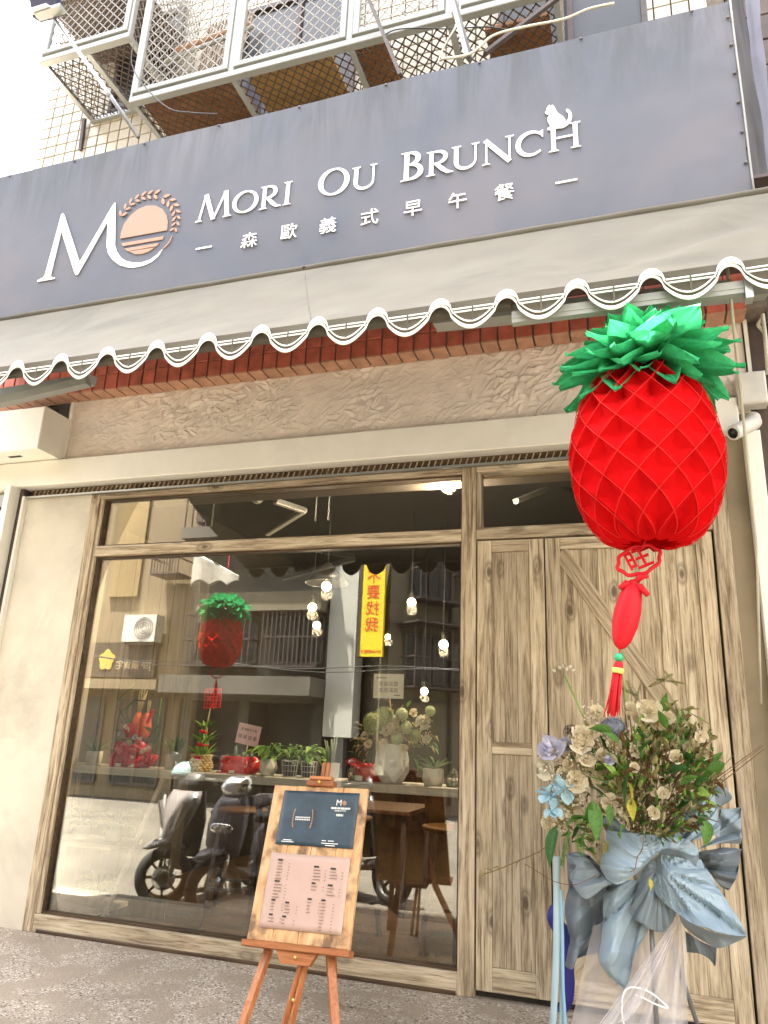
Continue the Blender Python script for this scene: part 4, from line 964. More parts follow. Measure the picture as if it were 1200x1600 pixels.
# the same kind of lantern under the next awning along, seen only as a reflection
tw = V((-4.06, -2.32, 2.50))
tl = lantern('pineapple_lantern', 'smaller looking red paper pineapple reflected in the shop glass under a white flap', tw, .58, .218, detail=True)
MB().tube([tw + V((0, 0, .1)), tw + V((0, 0, .6))], .003, 6).build('string', M_REDP, tl)
cw = tw + V((0, 0, -.64)); MB().tube([cw + V((.075 * math.cos(q), 0, .055 * math.sin(q))) for q in (2 * PI * k / 32 for k in range(32))], .007, 8, closed=True).build('ring', M_REDP, tl)
MB().lathe([(0, -.32), (.02, -.28), (.028, -.2), (.012, -.04), (0, 0)], cw + V((0, 0, -.06)), 12).build('pouch', M_REDP, tl)
flap = thing('awning_flap', 'white scalloped awning flap above the reflected red lantern', 'awning', (-4.0, -2.02, 3.0))
def flp(u, v):
    x = lerp(-4.30, -3.74, u); z0 = 2.70 + .05 * abs(math.sin(u * PI * 2.6)); z1 = lerp(3.08, 2.80, u); return V((x, -2.02 + .015 * math.sin(u * 9), lerp(z0, z1, v)))
MB().grid(flp, 50, 10).build('flap_cloth', plain('sunlit white cloth', (.72, .70, .64), .7, .04, 6, trans=.15), flap, solid=.003)
MB().bar((-4.7, -2.02, 3.10), (-3.6, -2.02, 3.10), .03).build('rod', M_WHITE2, flap)

# ------------------------------------------------------------ menu easel
es = thing('easel', 'stained wooden easel standing on the pebble paving before the window', 'easel', (-1.45, -.8, 0))
EY = -0.92                                       # front plane of the easel at the ledge; it leans back
lean = math.radians(17)
P00, P10, P01 = at(384, 1470, EY), at(547, 1493, EY), None
bl = P00.copy(); br = at(547, 1490, EY - .02); wdt = br.x - bl.x; cx = (bl.x + br.x) / 2; z_l = (bl.z + br.z) / 2
rollm = math.atan2(br.z - bl.z, wdt)
ER = Matrix.Rotation(-rollm, 3, 'Y') @ Matrix.Rotation(-lean, 3, 'X'); EO = V((cx, EY, z_l))
def E(x, y, z): return EO + ER @ V((x, y, z))
ehh = 0.0
for it in range(30):                              # board height from the picture's upper edge
    ehh += .01
    p = E(0, 0, ehh); d_ = p - CAM; c_ = V((right.dot(d_), down.dot(d_), fwd.dot(d_)))
    if 800 + F * c_.y / c_.z < 1231: break
    if it == 29: ehh = .0
while True:
    p = E(0, 0, ehh); d_ = p - CAM; c_ = V((right.dot(d_), down.dot(d_), fwd.dot(d_)))
    if 800 + F * c_.y / c_.z < 1231 or ehh > 1: break
    ehh += .005
bw = wdt * .97; bh = ehh
def ebox(mb, x0, x1, y0, y1, z0, z1): 
    k = len(mb.v); mb.cham(x0, x1, y0, y1, z0, z1, .003); mb.v[k:] = [tuple(E(*v)) for v in mb.v[k:]]; return mb
bd_ = thing('menu_board', 'scorched pine board with a slate menu sheet above a pink one on the easel', 'menu board', EO)
for i in range(4):
    a = -bw / 2 + i * bw / 4; ebox(MB(), a + .0008, a + bw / 4 - .0008, -.012, .012, .006, bh).build('plank', W_BURNT, bd_)
sw, sx = bw * .80, bw * .012
def sheet(name, x0, x1, z0, z1, mat, skew=0.0):
    mb = MB(); mb.grid(lambda u, v: E(lerp(x0, x1, u) + skew * v, -.0150 - .0035 * abs(nz(u * 3, v * 3, 7)) - .002 * (abs(u - .5) < .06), lerp(z0, z1, v)), 16, 12); return mb.build(name, mat, bd_, solid=.0006)
zt0, zt1 = bh * .60, bh * .965; zp0, zp1 = bh * .085, bh * .545
sheet('menu_sheet', -sw / 2 + .012, sw / 2 + .012, zt0, zt1, M_MENU, 0.0); sheet('menu_sheet', -sw / 2 + .002, sw / 2 + .006, zp0, zp1, M_MENUP)
ex, eu = ER @ V((1, 0, 0)), ER @ V((0, 0, 1))
def mp(u, v, top=True):
    z0, z1 = (zt0, zt1) if top else (zp0, zp1); o = .012 if top else .004
    return E(lerp(-sw / 2, sw / 2, u) + o, -.0215, lerp(z0, z1, v))
pr_ = MB()
def dash(mb, u, v, l, h, top=False):
    c = mp(u, v, top); a = c; b = c + ex * l; n = ER @ V((0, 1, 0)); mb.add([a - eu * h / 2, b - eu * h / 2, b + eu * h / 2, a + eu * h / 2] + [p + n * .001 for p in (a - eu * h / 2, b - eu * h / 2, b + eu * h / 2, a + eu * h / 2)], [(3, 2, 1, 0), (4, 5, 6, 7), (0, 1, 5, 4), (1, 2, 6, 5), (2, 3, 7, 6), (3, 0, 4, 7)])
lt = MB(); hd = MB(); dr = random.Random(4)
for (u, v, n, l) in ((.10, .86, 6, .040), (.10, .57, 5, .044), (.10, .32, 3, .028), (.28, .30, 3, .030), (.10, .13, 2, .032), (.27, .12, 2, .022), (.57, .80, 4, .042), (.78, .79, 3, .044), (.57, .58, 2, .038), (.77, .57, 3, .044), (.55, .37, 4, .020), (.72, .37, 9, .026)):
    dash(hd, u, v + .045, .020 if l < .04 else .026, .0075)
    for k in range(n):
        dash(lt, u, v - k * .042, l * dr.uniform(.6, 1.0), .0030); dash(lt, u + .145, v - k * .042, .006, .0030)
hd.build('menu_heading', M_BLACK, bd_, kind='stuff'); lt.build('menu_lines', M_GRIME, bd_, kind='stuff')
wl_ = MB()
for u, v, l in ((.10, .085, .045), (.08, .055, .065), (.60, .11, .022), (.68, .11, .030), (.60, .065, .085), (.65, .03, .05)): dash(wl_, u, v, l, .0035, True)
for k in range(9): dash(wl_, .215 + k * .022, .505, .006, .006, True); dash(wl_, .215 + k * .022, .465, .006, .006, True)
wl_.build('menu_lines', M_INK, bd_, kind='stuff')
for sg in (-1, 1):
    lb = MB()
    for k in range(9):
        q = math.radians(lerp(-52, 52, k / 8)); c = mp(.31, .485, True) + ex * sg * (.052 + .014 * math.cos(q) - .014) + eu * .050 * math.sin(q); lb.ball(c, (.004, .0015, .0055), 6, 4)
    lb.build('laurel_emblem', M_PEACH, bd_)
def etext(s, size, u, v, mat, top=True, **k): return text(s, size, mat, bd_, (mp(u, v, top), ex, eu), 'lettering', .0006, **k)
etext('M', .040, .755, .80, M_INK); MB().ball(mp(.825, .80), (.012, .002, .012), 14, 8).build('emblem', M_PEACH, bd_)
etext('MORI OU BRUNCH', .0115, .785, .70, M_INK, bold=.0008); etext('─ 森歐義式早午餐 ─', .0085, .785, .655, M_INK); etext('MENU', .013, .785, .575, M_INK, bold=.0006)
# easel frame
ebox(MB(), -wdt / 2, wdt / 2, -.045, .03, -.022, .005).build('ledge', W_EASEL_H, es)
blk = MB(); blk.prism([(-.10, 0), (-.07, -.05), (.07, -.05), (.10, 0)], (EO + ER @ V((.01, -.03, -.0225)), ER @ V((1, 0, 0)), ER @ V((0, 0, 1)), ER @ V((0, 1, 0))), .03); blk.build('ledge_block', W_EASEL_H, es)
knob = MB().ball((0, 0, 0), (.008, .006, .008), 10, 6).mesh('brass_knob', M_GOLD); inst(knob, 'brass_knob', es, E(.01, -.034, -.045))
def foot(px, py): return atz(px, py, .0)
def ground_pt(top, pxl):                          # extend a line from the board down to the paving
    a, b = top, pxl; t = (0 - a.z) / (b.z - a.z); return a + (b - a) * t
for tx, pxy, s in ((-.155, (383, 1590), 1), (.150, (523, 1590), 1)):
    a = E(tx, .035, -.02); b = at(*pxy, EY - .08); g = ground_pt(a, b); a2 = a + (a - g).normalized() * .0
    top_ = E(tx * .25, .03, bh + .02); MB().bar(g, a, .036, .026).build('leg', W_EASEL, es); MB().bar(a + (top_ - a).normalized() * .001, top_, .030, .022).build('leg_upper', W_EASEL, es)
mid = MB()
for s in (-.011, .011):
    a = E(.03 + s, .03, -.06); g = ground_pt(a, at(452 + (6 if s > 0 else -5), 1590, EY - .04)); mid.bar(g, a, .015, .024)
mid.build('leg', W_EASEL, es); inst(knob, 'brass_knob', es, lerp(E(.03, .0, -.06), ground_pt(E(.03, .0, -.06), at(452, 1590, EY - .06)), .45))
a = E(.04, .03, bh * .9); MB().bar(a, V((a.x - .03, a.y + .30, 0)), .036, .026).build('leg', W_EASEL, es)
mast = MB(); mast.cham(-.018, .018, 0, .03, 0, 1, .003); 
ebox(MB(), -.020, -.002, .015, .04, bh - .3, bh + .13).build('mast', W_EASEL, es); ebox(MB(), .002, .020, .015, .04, bh - .3, bh + .13).build('mast', W_EASEL, es)
cl = MB(); ebox(cl, -.072, .072, -.03, .03, bh + .001, bh + .028); cl.build('clamp', W_EASEL_H, es); cl = MB(); ebox(cl, -.055, .06, -.036, .012, bh + .029, bh + .048); cl.build('clamp', W_EASEL_H, es); inst(knob, 'brass_knob', es, E(.0, -.037, bh + .018))
# ------------------------------------------------------------ leaf and flower meshes (unit length, laid along +y)
def leaf_mesh(name, mat, w, fold=.25, curl=.2, nl=6, tip=1.5, seed=0, wave=.0):
    mb = MB(); r = random.Random(seed)
    def f(u, v):
        q = u * 2 - 1; p = math.sin(PI * v ** .8) ** .9 * (1 - .25 * v) if tip > 1 else math.sin(PI * v) ** .6
        x = q * w * .5 * max(p, .02); return V((x + .03 * curl * math.sin(v * 3 + seed), v - .15 * abs(curl) * v * v, abs(q) * w * fold * p - curl * v * v * .5 + wave * math.sin(v * 11 + seed) * abs(q)))
    mb.grid(f, 4, nl); return mb.mesh(name, mat)
def rose_mesh(name, mat, seed=0, open_=1.0):
    mb = MB(); r = random.Random(seed)
    for ring, (n, rad, h, tilt) in enumerate(((3, .10, .62, .1), (4, .2, .58, .35), (5, .32, .5, .7 * open_), (5, .44, .4, 1.1 * open_))):
        for i in range(n):
            a = 2 * PI * (i + .5 * ring) / n + r.uniform(-.2, .2)
            k1 = r.uniform(.75, 1.2); k2 = r.uniform(-.12, .12)
            def f(u, v, a=a, rad=rad, h=h, tilt=tilt, k1=k1, k2=k2):
                q = (u - .5) * 2 * 1.15 * (1.6 / n ** .5); rr = rad * .35 + rad * .75 * k1 * math.sin(v * PI / 2) ** (.8) * (1 + .25 * tilt * v)
                p = V((rr * math.cos(a + q * .75 * k1), rr * math.sin(a + q * .75 * k1), h * k1 * v * (1 - .18 * tilt * v) * (1 - .35 * abs(q) ** 3) - .05 * ring + k2 * v))
                return p + V((nz(p.x * 6, p.y * 6, seed), nz(p.x * 6, p.y * 6, seed + 9), nz(p.x * 5, p.y * 5, seed + 5))) * .13 * v
            mb.grid(f, 5, 4)
    return mb.mesh(name, mat)
def puff_mesh(name, mat, n=60, seed=0, petal=.16):
    """ball of many small petals (hydrangea head)"""
    mb = MB(); r = random.Random(seed)
    for i in range(n):
        z = 1 - 2 * (i + .5) / n * .8; a = i * 2.399963; s = math.sqrt(max(0, 1 - z * z)); d = V((s * math.cos(a), s * math.sin(a), z)); rad = .5 * r.uniform(.86, 1.06)
        t = d.cross(V((0.3, .2, 1))).normalized(); b = d.cross(t); rot = r.uniform(0, PI)
        for k in range(4):
            q = rot + k * PI / 2; e = t * math.cos(q) + b * math.sin(q); g = d.cross(e); c = d * rad
            mb.add([c, c + e * petal * .6 + g * petal * .42 + d * .03, c + e * petal * 1.05 + d * .01, c + e * petal * .6 - g * petal * .42 + d * .03], [(0, 1, 2, 3)])
    return mb.mesh(name, mat)
def fern_mesh(name, mat, n=13):
    mb = MB(); mb.tube([(0, 0, 0), (0, .5, .03), (0, 1, -.05)], .006, 4)
    for i in range(n):
        y = .08 + .88 * i / n; l = .26 * math.sin(PI * (y * .85 + .12)) + .03
        for s in (-1, 1): mb.add([(0, y, .01), (s * l * .5, y + .06 + .02, .02), (s * l, y + .12, -.03), (s * l * .5, y + .03, .0)], [(0, 1, 2, 3)])
    return mb.mesh(name, mat)
def blade_mesh(name, mat, w=.16): 
    mb = MB(); mb.grid(lambda u, v: V(((u * 2 - 1) * w * .5 * (1 - v ** 1.6), v, abs(u * 2 - 1) * w * .3 - .12 * v * v)), 4, 6); return mb.mesh(name, mat)
G_LEAF = [leaf_mesh('leaf', L_GREEN, .42, .2, .25, seed=1), leaf_mesh('leaf', L_GREEN, .36, .3, .5, seed=2), leaf_mesh('leaf', L_DEEP, .40, .2, .3, seed=3)]
D_LEAF = [leaf_mesh('leaf', L_DRY, .36, .55, .7, seed=4, wave=.10), leaf_mesh('leaf', L_DRY, .30, .7, -.5, seed=5, wave=.13), leaf_mesh('leaf', L_BROWN, .32, .7, .9, seed=6, wave=.14), leaf_mesh('leaf', L_PALE, .34, .5, .5, seed=7, wave=.12), leaf_mesh('leaf', L_DEEP, .28, .5, .4, seed=17, wave=.1)]
Y_LEAF = leaf_mesh('leaf', L_YEL, .45, .2, .3, seed=8); LIME = [leaf_mesh('leaf', L_LIME, .5, .15, .35, seed=9), leaf_mesh('leaf', L_GREEN, .52, .2, .45, seed=10)]
LANCE = [leaf_mesh('leaf', L_GREEN, .26, .25, .5, seed=11), leaf_mesh('leaf', L_LIME, .24, .3, .35, seed=12)]
ROSE_C = [rose_mesh('rose', L_CREAM, 1), rose_mesh('rose', L_CREAM, 2, .7)]; ROSE_W = rose_mesh('rose', L_WHITE, 3); ROSE_B = rose_mesh('rose', L_BLUE, 4, 1.3); ROSE_L = rose_mesh('rose', L_LILAC, 5, .6)
PUFF_G = puff_mesh('hydrangea', L_HYD, 90, 6); PUFF_W = puff_mesh('carnation', leafm('lime white petal', (.58, .64, .38), .15), 60, 7, .22)
FERN = fern_mesh('fern_frond', L_DRY); FERN_G = fern_mesh('fern_frond', L_GREEN); BLADE = blade_mesh('blade', L_DEEP); BLADE_G = blade_mesh('blade', leafm('grey green blade', (.13, .20, .085)))
def aim(d, roll=0.0):
    """rotation laying +y along d"""
    d = V(d).normalized(); q = d.to_track_quat('Y', 'Z'); return (q.to_matrix() @ Matrix.Rotation(roll, 3, 'Y'))

# ------------------------------------------------------------ flower stand with wrapped bouquet
BQ = V((0.02, -.58, 0))
fs = thing('flower_stand', 'tall opening bouquet of dried flowers wrapped in pale blue film before the barn door', 'flower stand', BQ)
ZQ = lambda X, Y: (860 + .26667 * X, 1220 + .26667 * Y)
KN = at(*ZQ(640, 500), -.66)
def patch(name, rows, ys, mat, crink=.010, seed=0, n=72, pleat=1.6):
    """a film sheet through a net of points: rows of picture-plane columns set at their own depths"""
    P = [[at(*ZQ(*p), y if isinstance(y, (int, float)) else y[j]) for j, p in enumerate(r)] for r, y in zip(rows, ys)]
    R, C = len(P), len(P[0])
    def cr(a, b, c, d, t): return 0.5 * ((2 * b) + (c - a) * t + (2 * a - 5 * b + 4 * c - d) * t * t + (3 * b - a - 3 * c + d) * t ** 3)
    def ev(row, u):
        k = min(int(u * (C - 1)), C - 2); t = u * (C - 1) - k; g = lambda i: row[min(max(i, 0), C - 1)]
        return cr(g(k - 1), g(k), g(k + 1), g(k + 2), t)
    def f(u, v):
        k = min(int(v * (R - 1)), R - 2); t = v * (R - 1) - k; g = lambda i: ev(P[min(max(i, 0), R - 1)], u)
        p = cr(g(k - 1), g(k), g(k + 1), g(k + 2), t)
        ang = math.atan2(p.z - KN.z, p.x - KN.x); rad = math.hypot(p.z - KN.z, p.x - KN.x)
        q = 0.0; W = nz(p.x * 5, p.z * 5, seed) * .9; tri = lambda t: abs((t % 1) - .5) * 2 - .5
        for k, (an, fr, am) in enumerate(((.5, 6.5, 1.0), (1.7, 8.0, .9), (2.6, 11.0, .6), (.1, 15.0, .55))):
            an += seed * 1.3 + .22 * W; mk = max(0.0, nz(p.x * 4 + k * 7, p.z * 4, seed + k) + .30)
            q += am * mk * tri(fr * (p.x * math.cos(an) + p.z * math.sin(an)) + W * .25 + k * .37)
        q += pleat * min(1, rad / .22) * (tri(ang * 2.6 + seed * .37 + .35 * W) + .5 * tri(ang * 5.7 + seed * .7 + .3 * W))
        e = min(1, min(u, 1 - u, v, 1 - v) * 6 + .45)
        return p + V((.2 * q, -1, .25)) * (crink * 2.6 * q * e)
    return MB().grid(f, n, n, smooth=False).build(name, mat, fs, solid=.0012, fixn=False)
S = 'wrap_sheet'
patch(S, [[(650, 300), (760, 150), (905, 12), (950, 40)], [(700, 330), (810, 240), (930, 180), (975, 150)], [(760, 380), (870, 340), (960, 320), (992, 330)]], [(-.55, -.52, -.50, -.47), (-.6, -.58, -.56, -.52), (-.62, -.6, -.58, -.54)], M_WRAP, .014, 1)
patch(S, [[(905, 15), (960, 40), (1000, 20)], [(930, 90), (1000, 80), (1066, 98)], [(975, 168), (990, 160), (1005, 140)]], [-.47, -.46, -.45], M_WRAP2, .008, 2, 14)
patch(S, [[(980, 170), (1040, 165), (1115, 150)], [(990, 260), (1050, 230), (1117, 250)], [(970, 330), (1040, 300), (1118, 300)], [(860, 400), (990, 370), (1115, 370)]], [-.46, (-.5, -.53, -.46), (-.52, -.47, -.5), (-.56, -.5, -.46)], M_WRAP2, .014, 3)
patch(S, [[(860, 420), (1000, 392), (1112, 405)], [(880, 470), (1000, 470), (1108, 470)], [(930, 540), (1020, 560), (1090, 560)], [(1000, 620), (1040, 640), (1060, 620)]], [-.50, (-.5, -.55, -.47), -.48, -.47], M_WRAP3, .013, 4)
patch(S, [[(90, 430), (180, 420), (260, 470), (330, 560)], [(105, 580), (160, 640), (250, 660), (330, 690)], [(85, 760), (160, 790), (250, 780), (330, 770)], [(110, 930), (150, 990), (230, 900), (310, 850)], [(85, 1085), (135, 1098), (180, 960), (300, 850)]], [(-.5, -.56, -.58, -.62), (-.52, -.6, -.57, -.62), (-.52, -.62, -.57, -.62), (-.53, -.63, -.58, -.6), (-.55, -.62, -.6, -.6)], M_WRAP3, .014, 5)
patch(S, [[(95, 440), (170, 425), (235, 470)], [(150, 500), (210, 520), (290, 540)], [(110, 555), (200, 600), (355, 600)], [(150, 640), (215, 692), (330, 612)]], [(-.55, -.6, -.6), (-.62, -.66, -.66), (-.64, -.70, -.69), (-.66, -.70, -.69)], M_WRAP2, .010, 6)
patch(S, [[(310, 600), (400, 575), (520, 585), (620, 590)], [(308, 760), (390, 720), (480, 740), (600, 690)], [(298, 930), (370, 930), (460, 850), (590, 800)], [(284, 1040), (330, 1070), (450, 990), (560, 900)], [(330, 1130), (400, 1180), (440, 1160), (500, 1000)], [(420, 1212), (432, 1224), (440, 1215), (455, 1180)]], [(-.60, -.66, -.62, -.60), (-.62, -.70, -.64, -.62), (-.62, -.72, -.65, -.62), (-.63, -.72, -.66, -.62), -.66, -.66], M_WRAP, .012, 7)
patch(S, [[(540, 480), (580, 470), (640, 470)], [(510, 620), (570, 600), (640, 620)], [(462, 782), (560, 740), (700, 720)], [(500, 815), (600, 860), (740, 770)], [(640, 880), (660, 890), (700, 850)]], [(-.62, -.66, -.66), (-.64, -.69, -.68), (-.65, -.70, -.7), (-.67, -.70, -.7), -.68], M_WRAP2, .008, 8)
patch(S, [[(610, 430), (720, 440), (840, 470), (880, 460)], [(590, 560), (720, 600), (880, 590), (980, 620)], [(630, 680), (760, 740), (910, 760), (1060, 750)], [(735, 770), (830, 830), (970, 860), (1110, 830)], [(750, 775), (860, 848), (1000, 895), (1153, 908)]], [(-.62, -.68, -.64, -.58), (-.68, -.76, -.7, -.62), (-.72, -.76, -.74, -.64), (-.74, -.80, -.78, -.68), (-.75, -.82, -.80, -.68)], M_WRAP, .015, 9, 34)
patch(S, [[(750, 778), (860, 850), (1000, 897), (1152, 908)], [(780, 850), (880, 900), (1000, 930), (1130, 925)], [(850, 910), (930, 960), (1000, 978), (1110, 935)]], [(-.74, -.81, -.79, -.675), (-.68, -.72, -.72, -.66), (-.64, -.67, -.68, -.655)], M_WRAP2, .006, 10)
patch(S, [[(330, 292), (480, 308), (640, 322), (800, 345), (868, 405)], [(312, 400), (440, 430), (590, 410), (720, 385), (840, 440)], [(292, 500), (400, 540), (520, 500), (630, 412), (700, 395)], [(330, 575), (395, 607), (480, 560), (560, 490), (640, 405)]], [(-.66, -.72, -.72, -.68, -.62), (-.70, -.80, -.78, -.74, -.66), (-.72, -.84, -.82, -.76, -.70), (-.73, -.82, -.8, -.76, -.70)], M_WRAP, .006, 11, 34)
patch(S, [[(640, 405), (720, 382), (800, 392), (870, 412)], [(660, 425), (740, 430), (810, 450), (868, 450)], [(700, 450), (770, 460), (830, 505), (855, 498)]], [(-.70, -.71, -.68, -.62), -.66, -.64], M_WRAP2, .004, 12, 18)
patch(S, [[(285, 225), (360, 200), (400, 240)], [(320, 290), (380, 300), (450, 290)], [(330, 330), (400, 340), (470, 330)]], [-.60, -.62, -.64], M_WRAP2, .006, 13, 14)
patch(S, [[(790, 880), (880, 940), (975, 980)], [(795, 960), (880, 1010), (970, 1030)], [(800, 1005), (900, 1020), (965, 1088)]], [-.58, -.56, -.54], M_WRAP3, .006, 14, 14)
patch(S, [[(160, 960), (230, 900), (310, 850)], [(155, 1020), (230, 970), (300, 930)], [(160, 1040), (220, 1020), (285, 1010)]], [-.56, -.56, -.57], M_WRAP3, .006, 15, 14)
# tulle
def veil(rows, ys, n=40, seed=0): 
    P = [[at(*ZQ(*p), y) for p in r] for r, y in zip(rows, ys)]
    def f(u, v):
        C = len(P[0]); k = min(int(u * (C - 1)), C - 2); t = u * (C - 1) - k; r0 = P[0][k].lerp(P[0][k + 1], t); r1 = P[1][k].lerp(P[1][k + 1], t); p = r0.lerp(r1, v)
        return p + V((.0, 1, 0)) * (.030 * math.sin(u * (11 + seed) + seed) * v + .008 * math.sin(u * 23 + seed) * v)
    return MB().grid(f, n, 14).build('tulle_veil', M_TULLE, fs, fixn=False)
veil([[(250, 850), (420, 800), (560, 800), (700, 790)], [(60, 1700), (240, 1700), (400, 1700), (560, 1700)]], [-.60, -.66], 46, 1)
veil([[(740, 800), (760, 780), (775, 790), (790, 840)], [(420, 1700), (560, 1700), (690, 1700), (812, 1700)]], [-.66, -.70], 46, 3)
veil([[(740, 800), (752, 790), (765, 790)], [(120, 1640), (330, 1480), (560, 1300)]], [-.68, -.74], 30, 5)
veil([[(500, 900), (600, 880), (720, 800)], [(300, 1700), (520, 1700), (800, 1700)]], [-.59, -.60], 40, 6)
MB().tube(smooth3([at(*ZQ(*p), -.735) for p in ((450, 1480), (425, 1400), (420, 1310), (432, 1240), (470, 1210), (530, 1218), (600, 1250), (690, 1330), (620, 1310), (540, 1270), (500, 1255))]), .0035, 6).build('tulle_hem', M_INK, fs)
# ribbons
def rib(pts, w, mat, y, seed=0):
    C = smooth3([at(*ZQ(*p), y - .01 * i) for i, p in enumerate(pts)], 8); k = len(C)
    def f(u, v):
        p = C[min(int(v * (k - 1)), k - 1)]; tw = .35 * math.sin(v * 5 + seed); return p + V((math.cos(tw), math.sin(tw), 0)) * (u - .5) * w
    return MB().grid(f, 2, k - 1).build('ribbon', mat, fs, solid=.0006, fixn=False)
rib([(35, 440), (36, 700), (34, 1000), (22, 1300), (8, 1500), (0, 1700)], .030, M_RIB, -.60, 1); rib([(60, 640), (68, 900), (72, 1200), (86, 1430), (96, 1700)], .018, M_RIB2, -.60, 2); rib([(75, 700), (62, 900), (66, 1150), (62, 1400), (50, 1700)], .016, M_RIB, -.59, 3)
rib([(20, 1300), (12, 1420), (14, 1560), (20, 1700)], .018, M_RIB, -.61, 4)
nv_ = MB(); NP_ = [at(*ZQ(*p), -.46) for p in ((30, 730), (30, 830), (80, 900), (110, 1000), (100, 1100), (105, 1200), (95, 1290), (60, 1360))]
nv_.tube(smooth3(NP_), [.018, .026, .030, .034, .036, .036, .034, .032, .034, .036, .036, .035, .034, .032, .030, .03, .03, .03, .03, .03, .03, .03, .03, .03, .03, .03, .03, .03, .03, .03, .028, .028, .028, .028, .028, .028, .026, .025, .024, .022, .02, .018, .015][:len(smooth3(NP_))], 12); nv_.build('blue_cloth', M_NAVY, None, 'royal blue cloth hanging behind the pale ribbons at the door', 'cloth')
# stand
for k in range(3):
    a = 2 * PI * k / 3 + .5; MB().tube([BQ + V((0, 0, .75)), BQ + V((.24 * math.cos(a), .16 * math.sin(a), .01))], .010, 8).build('leg', M_POLE, fs)
MB().lathe([(.03, .55), (.05, .6), (.07, .8), (.10, .92), (.09, .93)], BQ, 16).build('flower_pail', M_POTC, fs)
# flowers and leaves
ZF = lambda X, Y: (830 + .25 * X, 1040 + .25 * Y)
br_ = random.Random(21)
root = at(1000, 1310, -.58)
def spray(meshes, n, cx, cy, rx, ry, l0, l1, y0, y1, name='leaf', out=.9):
    for _ in range(n):
        a = br_.uniform(0, 2 * PI); r = math.sqrt(br_.random()); px_, py_ = cx + rx * r * math.cos(a), cy + ry * r * math.sin(a)
        p = at(px_, py_, br_.uniform(y0, y1)); d = (p - root).normalized() * out + V((br_.uniform(-1, 1), br_.uniform(-1.2, .4), br_.uniform(-1, 1))) * .8
        me = br_.choice(meshes); s = br_.uniform(l0, l1); inst(me, name, fs, p, aim(d, br_.uniform(-1.5, 1.5)), (s, s, s))
spray(D_LEAF, 138, 1035, 1225, 80, 88, .06, .105, -.80, -.42)
spray(D_LEAF, 50, 925, 1235, 58, 85, .05, .09, -.78, -.45)
spray(D_LEAF, 24, 1050, 1150, 55, 40, .05, .09, -.74, -.42)
spray(G_LEAF + LIME, 46, 1010, 1215, 98, 85, .08, .14, -.84, -.62)
for (x, y, L, dx, dz, yy, me) in ((830, 245, .10, .1, 1, -.66, G_LEAF[0]), (970, 470, .10, -.1, -1, -.64, G_LEAF[0]), (815, 440, .07, -.3, -1, -.66, G_LEAF[1]), (585, 770, .12, -.35, -1, -.80, G_LEAF[2]), (440, 790, .075, 1, -.4, -.80, G_LEAF[2]), (365, 900, .085, .1, 1, -.80, G_LEAF[1]),
        (405, 980, .13, .1, -1, -.80, G_LEAF[0]), (270, 960, .085, -.9, -.2, -.79, LIME[1]), (310, 940, .07, .6, .2, -.79, LIME[1]), (125, 1130, .14, -.3, -1, -.74, G_LEAF[2]), (630, 900, .075, .0, -1, -.80, Y_LEAF), (625, 790, .07, .3, -1, -.79, Y_LEAF), (495, 940, .07, 0, -1, -.80, G_LEAF[0]),
        (960, 630, .09, -.3, -1, -.72, LIME[1]), (1045, 620, .05, .3, .6, -.70, LIME[0]), (1095, 1050, .085, .0, -1, -.74, LIME[1]), (900, 1020, .07, -.6, -.6, -.72, LIME[1]), (930, 1000, .06, -.8, -.3, -.72, LIME[0]), (470, 690, .06, -.5, .4, -.76, LIME[1]), (520, 670, .055, .4, .4, -.76, LIME[0]),
        (700, 1050, .06, -1, 0, -.78, G_LEAF[2]), (1020, 430, .05, 1, .1, -.62, G_LEAF[2]), (930, 330, .07, 0, -1, -.6, LIME[1]), (400, 1180, .075, .8, -.4, -.72, D_LEAF[0]), (340, 1120, .09, .9, -.2, -.72, D_LEAF[4]), (460, 1150, .07, .3, -.9, -.72, D_LEAF[0])):
    s = L; s *= 1.35; inst(me, 'leaf', fs, at(*ZF(x, y), yy) - V((dx, 0, dz)).normalized() * s * .5, aim((dx, -.25, dz), br_.uniform(-.4, .4)), (s, s, s))
for x, y in ((709, 1005),): pass
yl = at(*ZQ(582, 570), -.83); inst(Y_LEAF, 'leaf', fs, yl, aim((.1, -.1, -1), .2), .05)
def bloom(me, name, x, y, s, yy, d=(0, -1, .3)):
    inst(me, name, fs, at(*ZF(x, y), yy), V(d).to_track_quat('Z', 'Y').to_matrix() @ Matrix.Rotation(br_.uniform(0, 6), 3, 'Z'), s)
for x, y, s in ((460, 640, .06), (300, 420, .06), (190, 690, .055), (150, 560, .05), (420, 700, .05), (700, 450, .045), (640, 640, .04), (980, 500, .045), (255, 620, .065), (735, 285, .095), (790, 345, .075), (655, 530, .06), (320, 490, .085), (230, 530, .075), (350, 590, .065), (350, 640, .06), (280, 720, .085), (245, 880, .085), (105, 985, .065), (500, 860, .065), (580, 870, .075), (410, 300, .06), (610, 270, .055), (510, 500, .065), (680, 330, .05), (860, 330, .05), (1085, 550, .05), (1060, 440, .045), (905, 570, .05), (560, 850, .06), (830, 800, .045), (380, 420, .055), (450, 560, .05), (770, 790, .03), (770, 920, .045)):
    bloom(br_.choice(ROSE_C), 'rose', x, y, s * 1.0, -.78 + .1 * br_.random(), (br_.uniform(-.5, .5), -1, br_.uniform(-.3, .5)))
bloom(ROSE_L, 'rose', 130, 520, .115, -.76, (-.3, -1, .5)); bloom(ROSE_L, 'rose', 215, 500, .07, -.72, (.2, -1, .6)); bloom(ROSE_W, 'rose', 95, 640, .085, -.76, (-.4, -1, 0)); bloom(ROSE_L, 'rose', 340, 550, .05, -.76); bloom(ROSE_L, 'rose', 490, 590, .045, -.78)
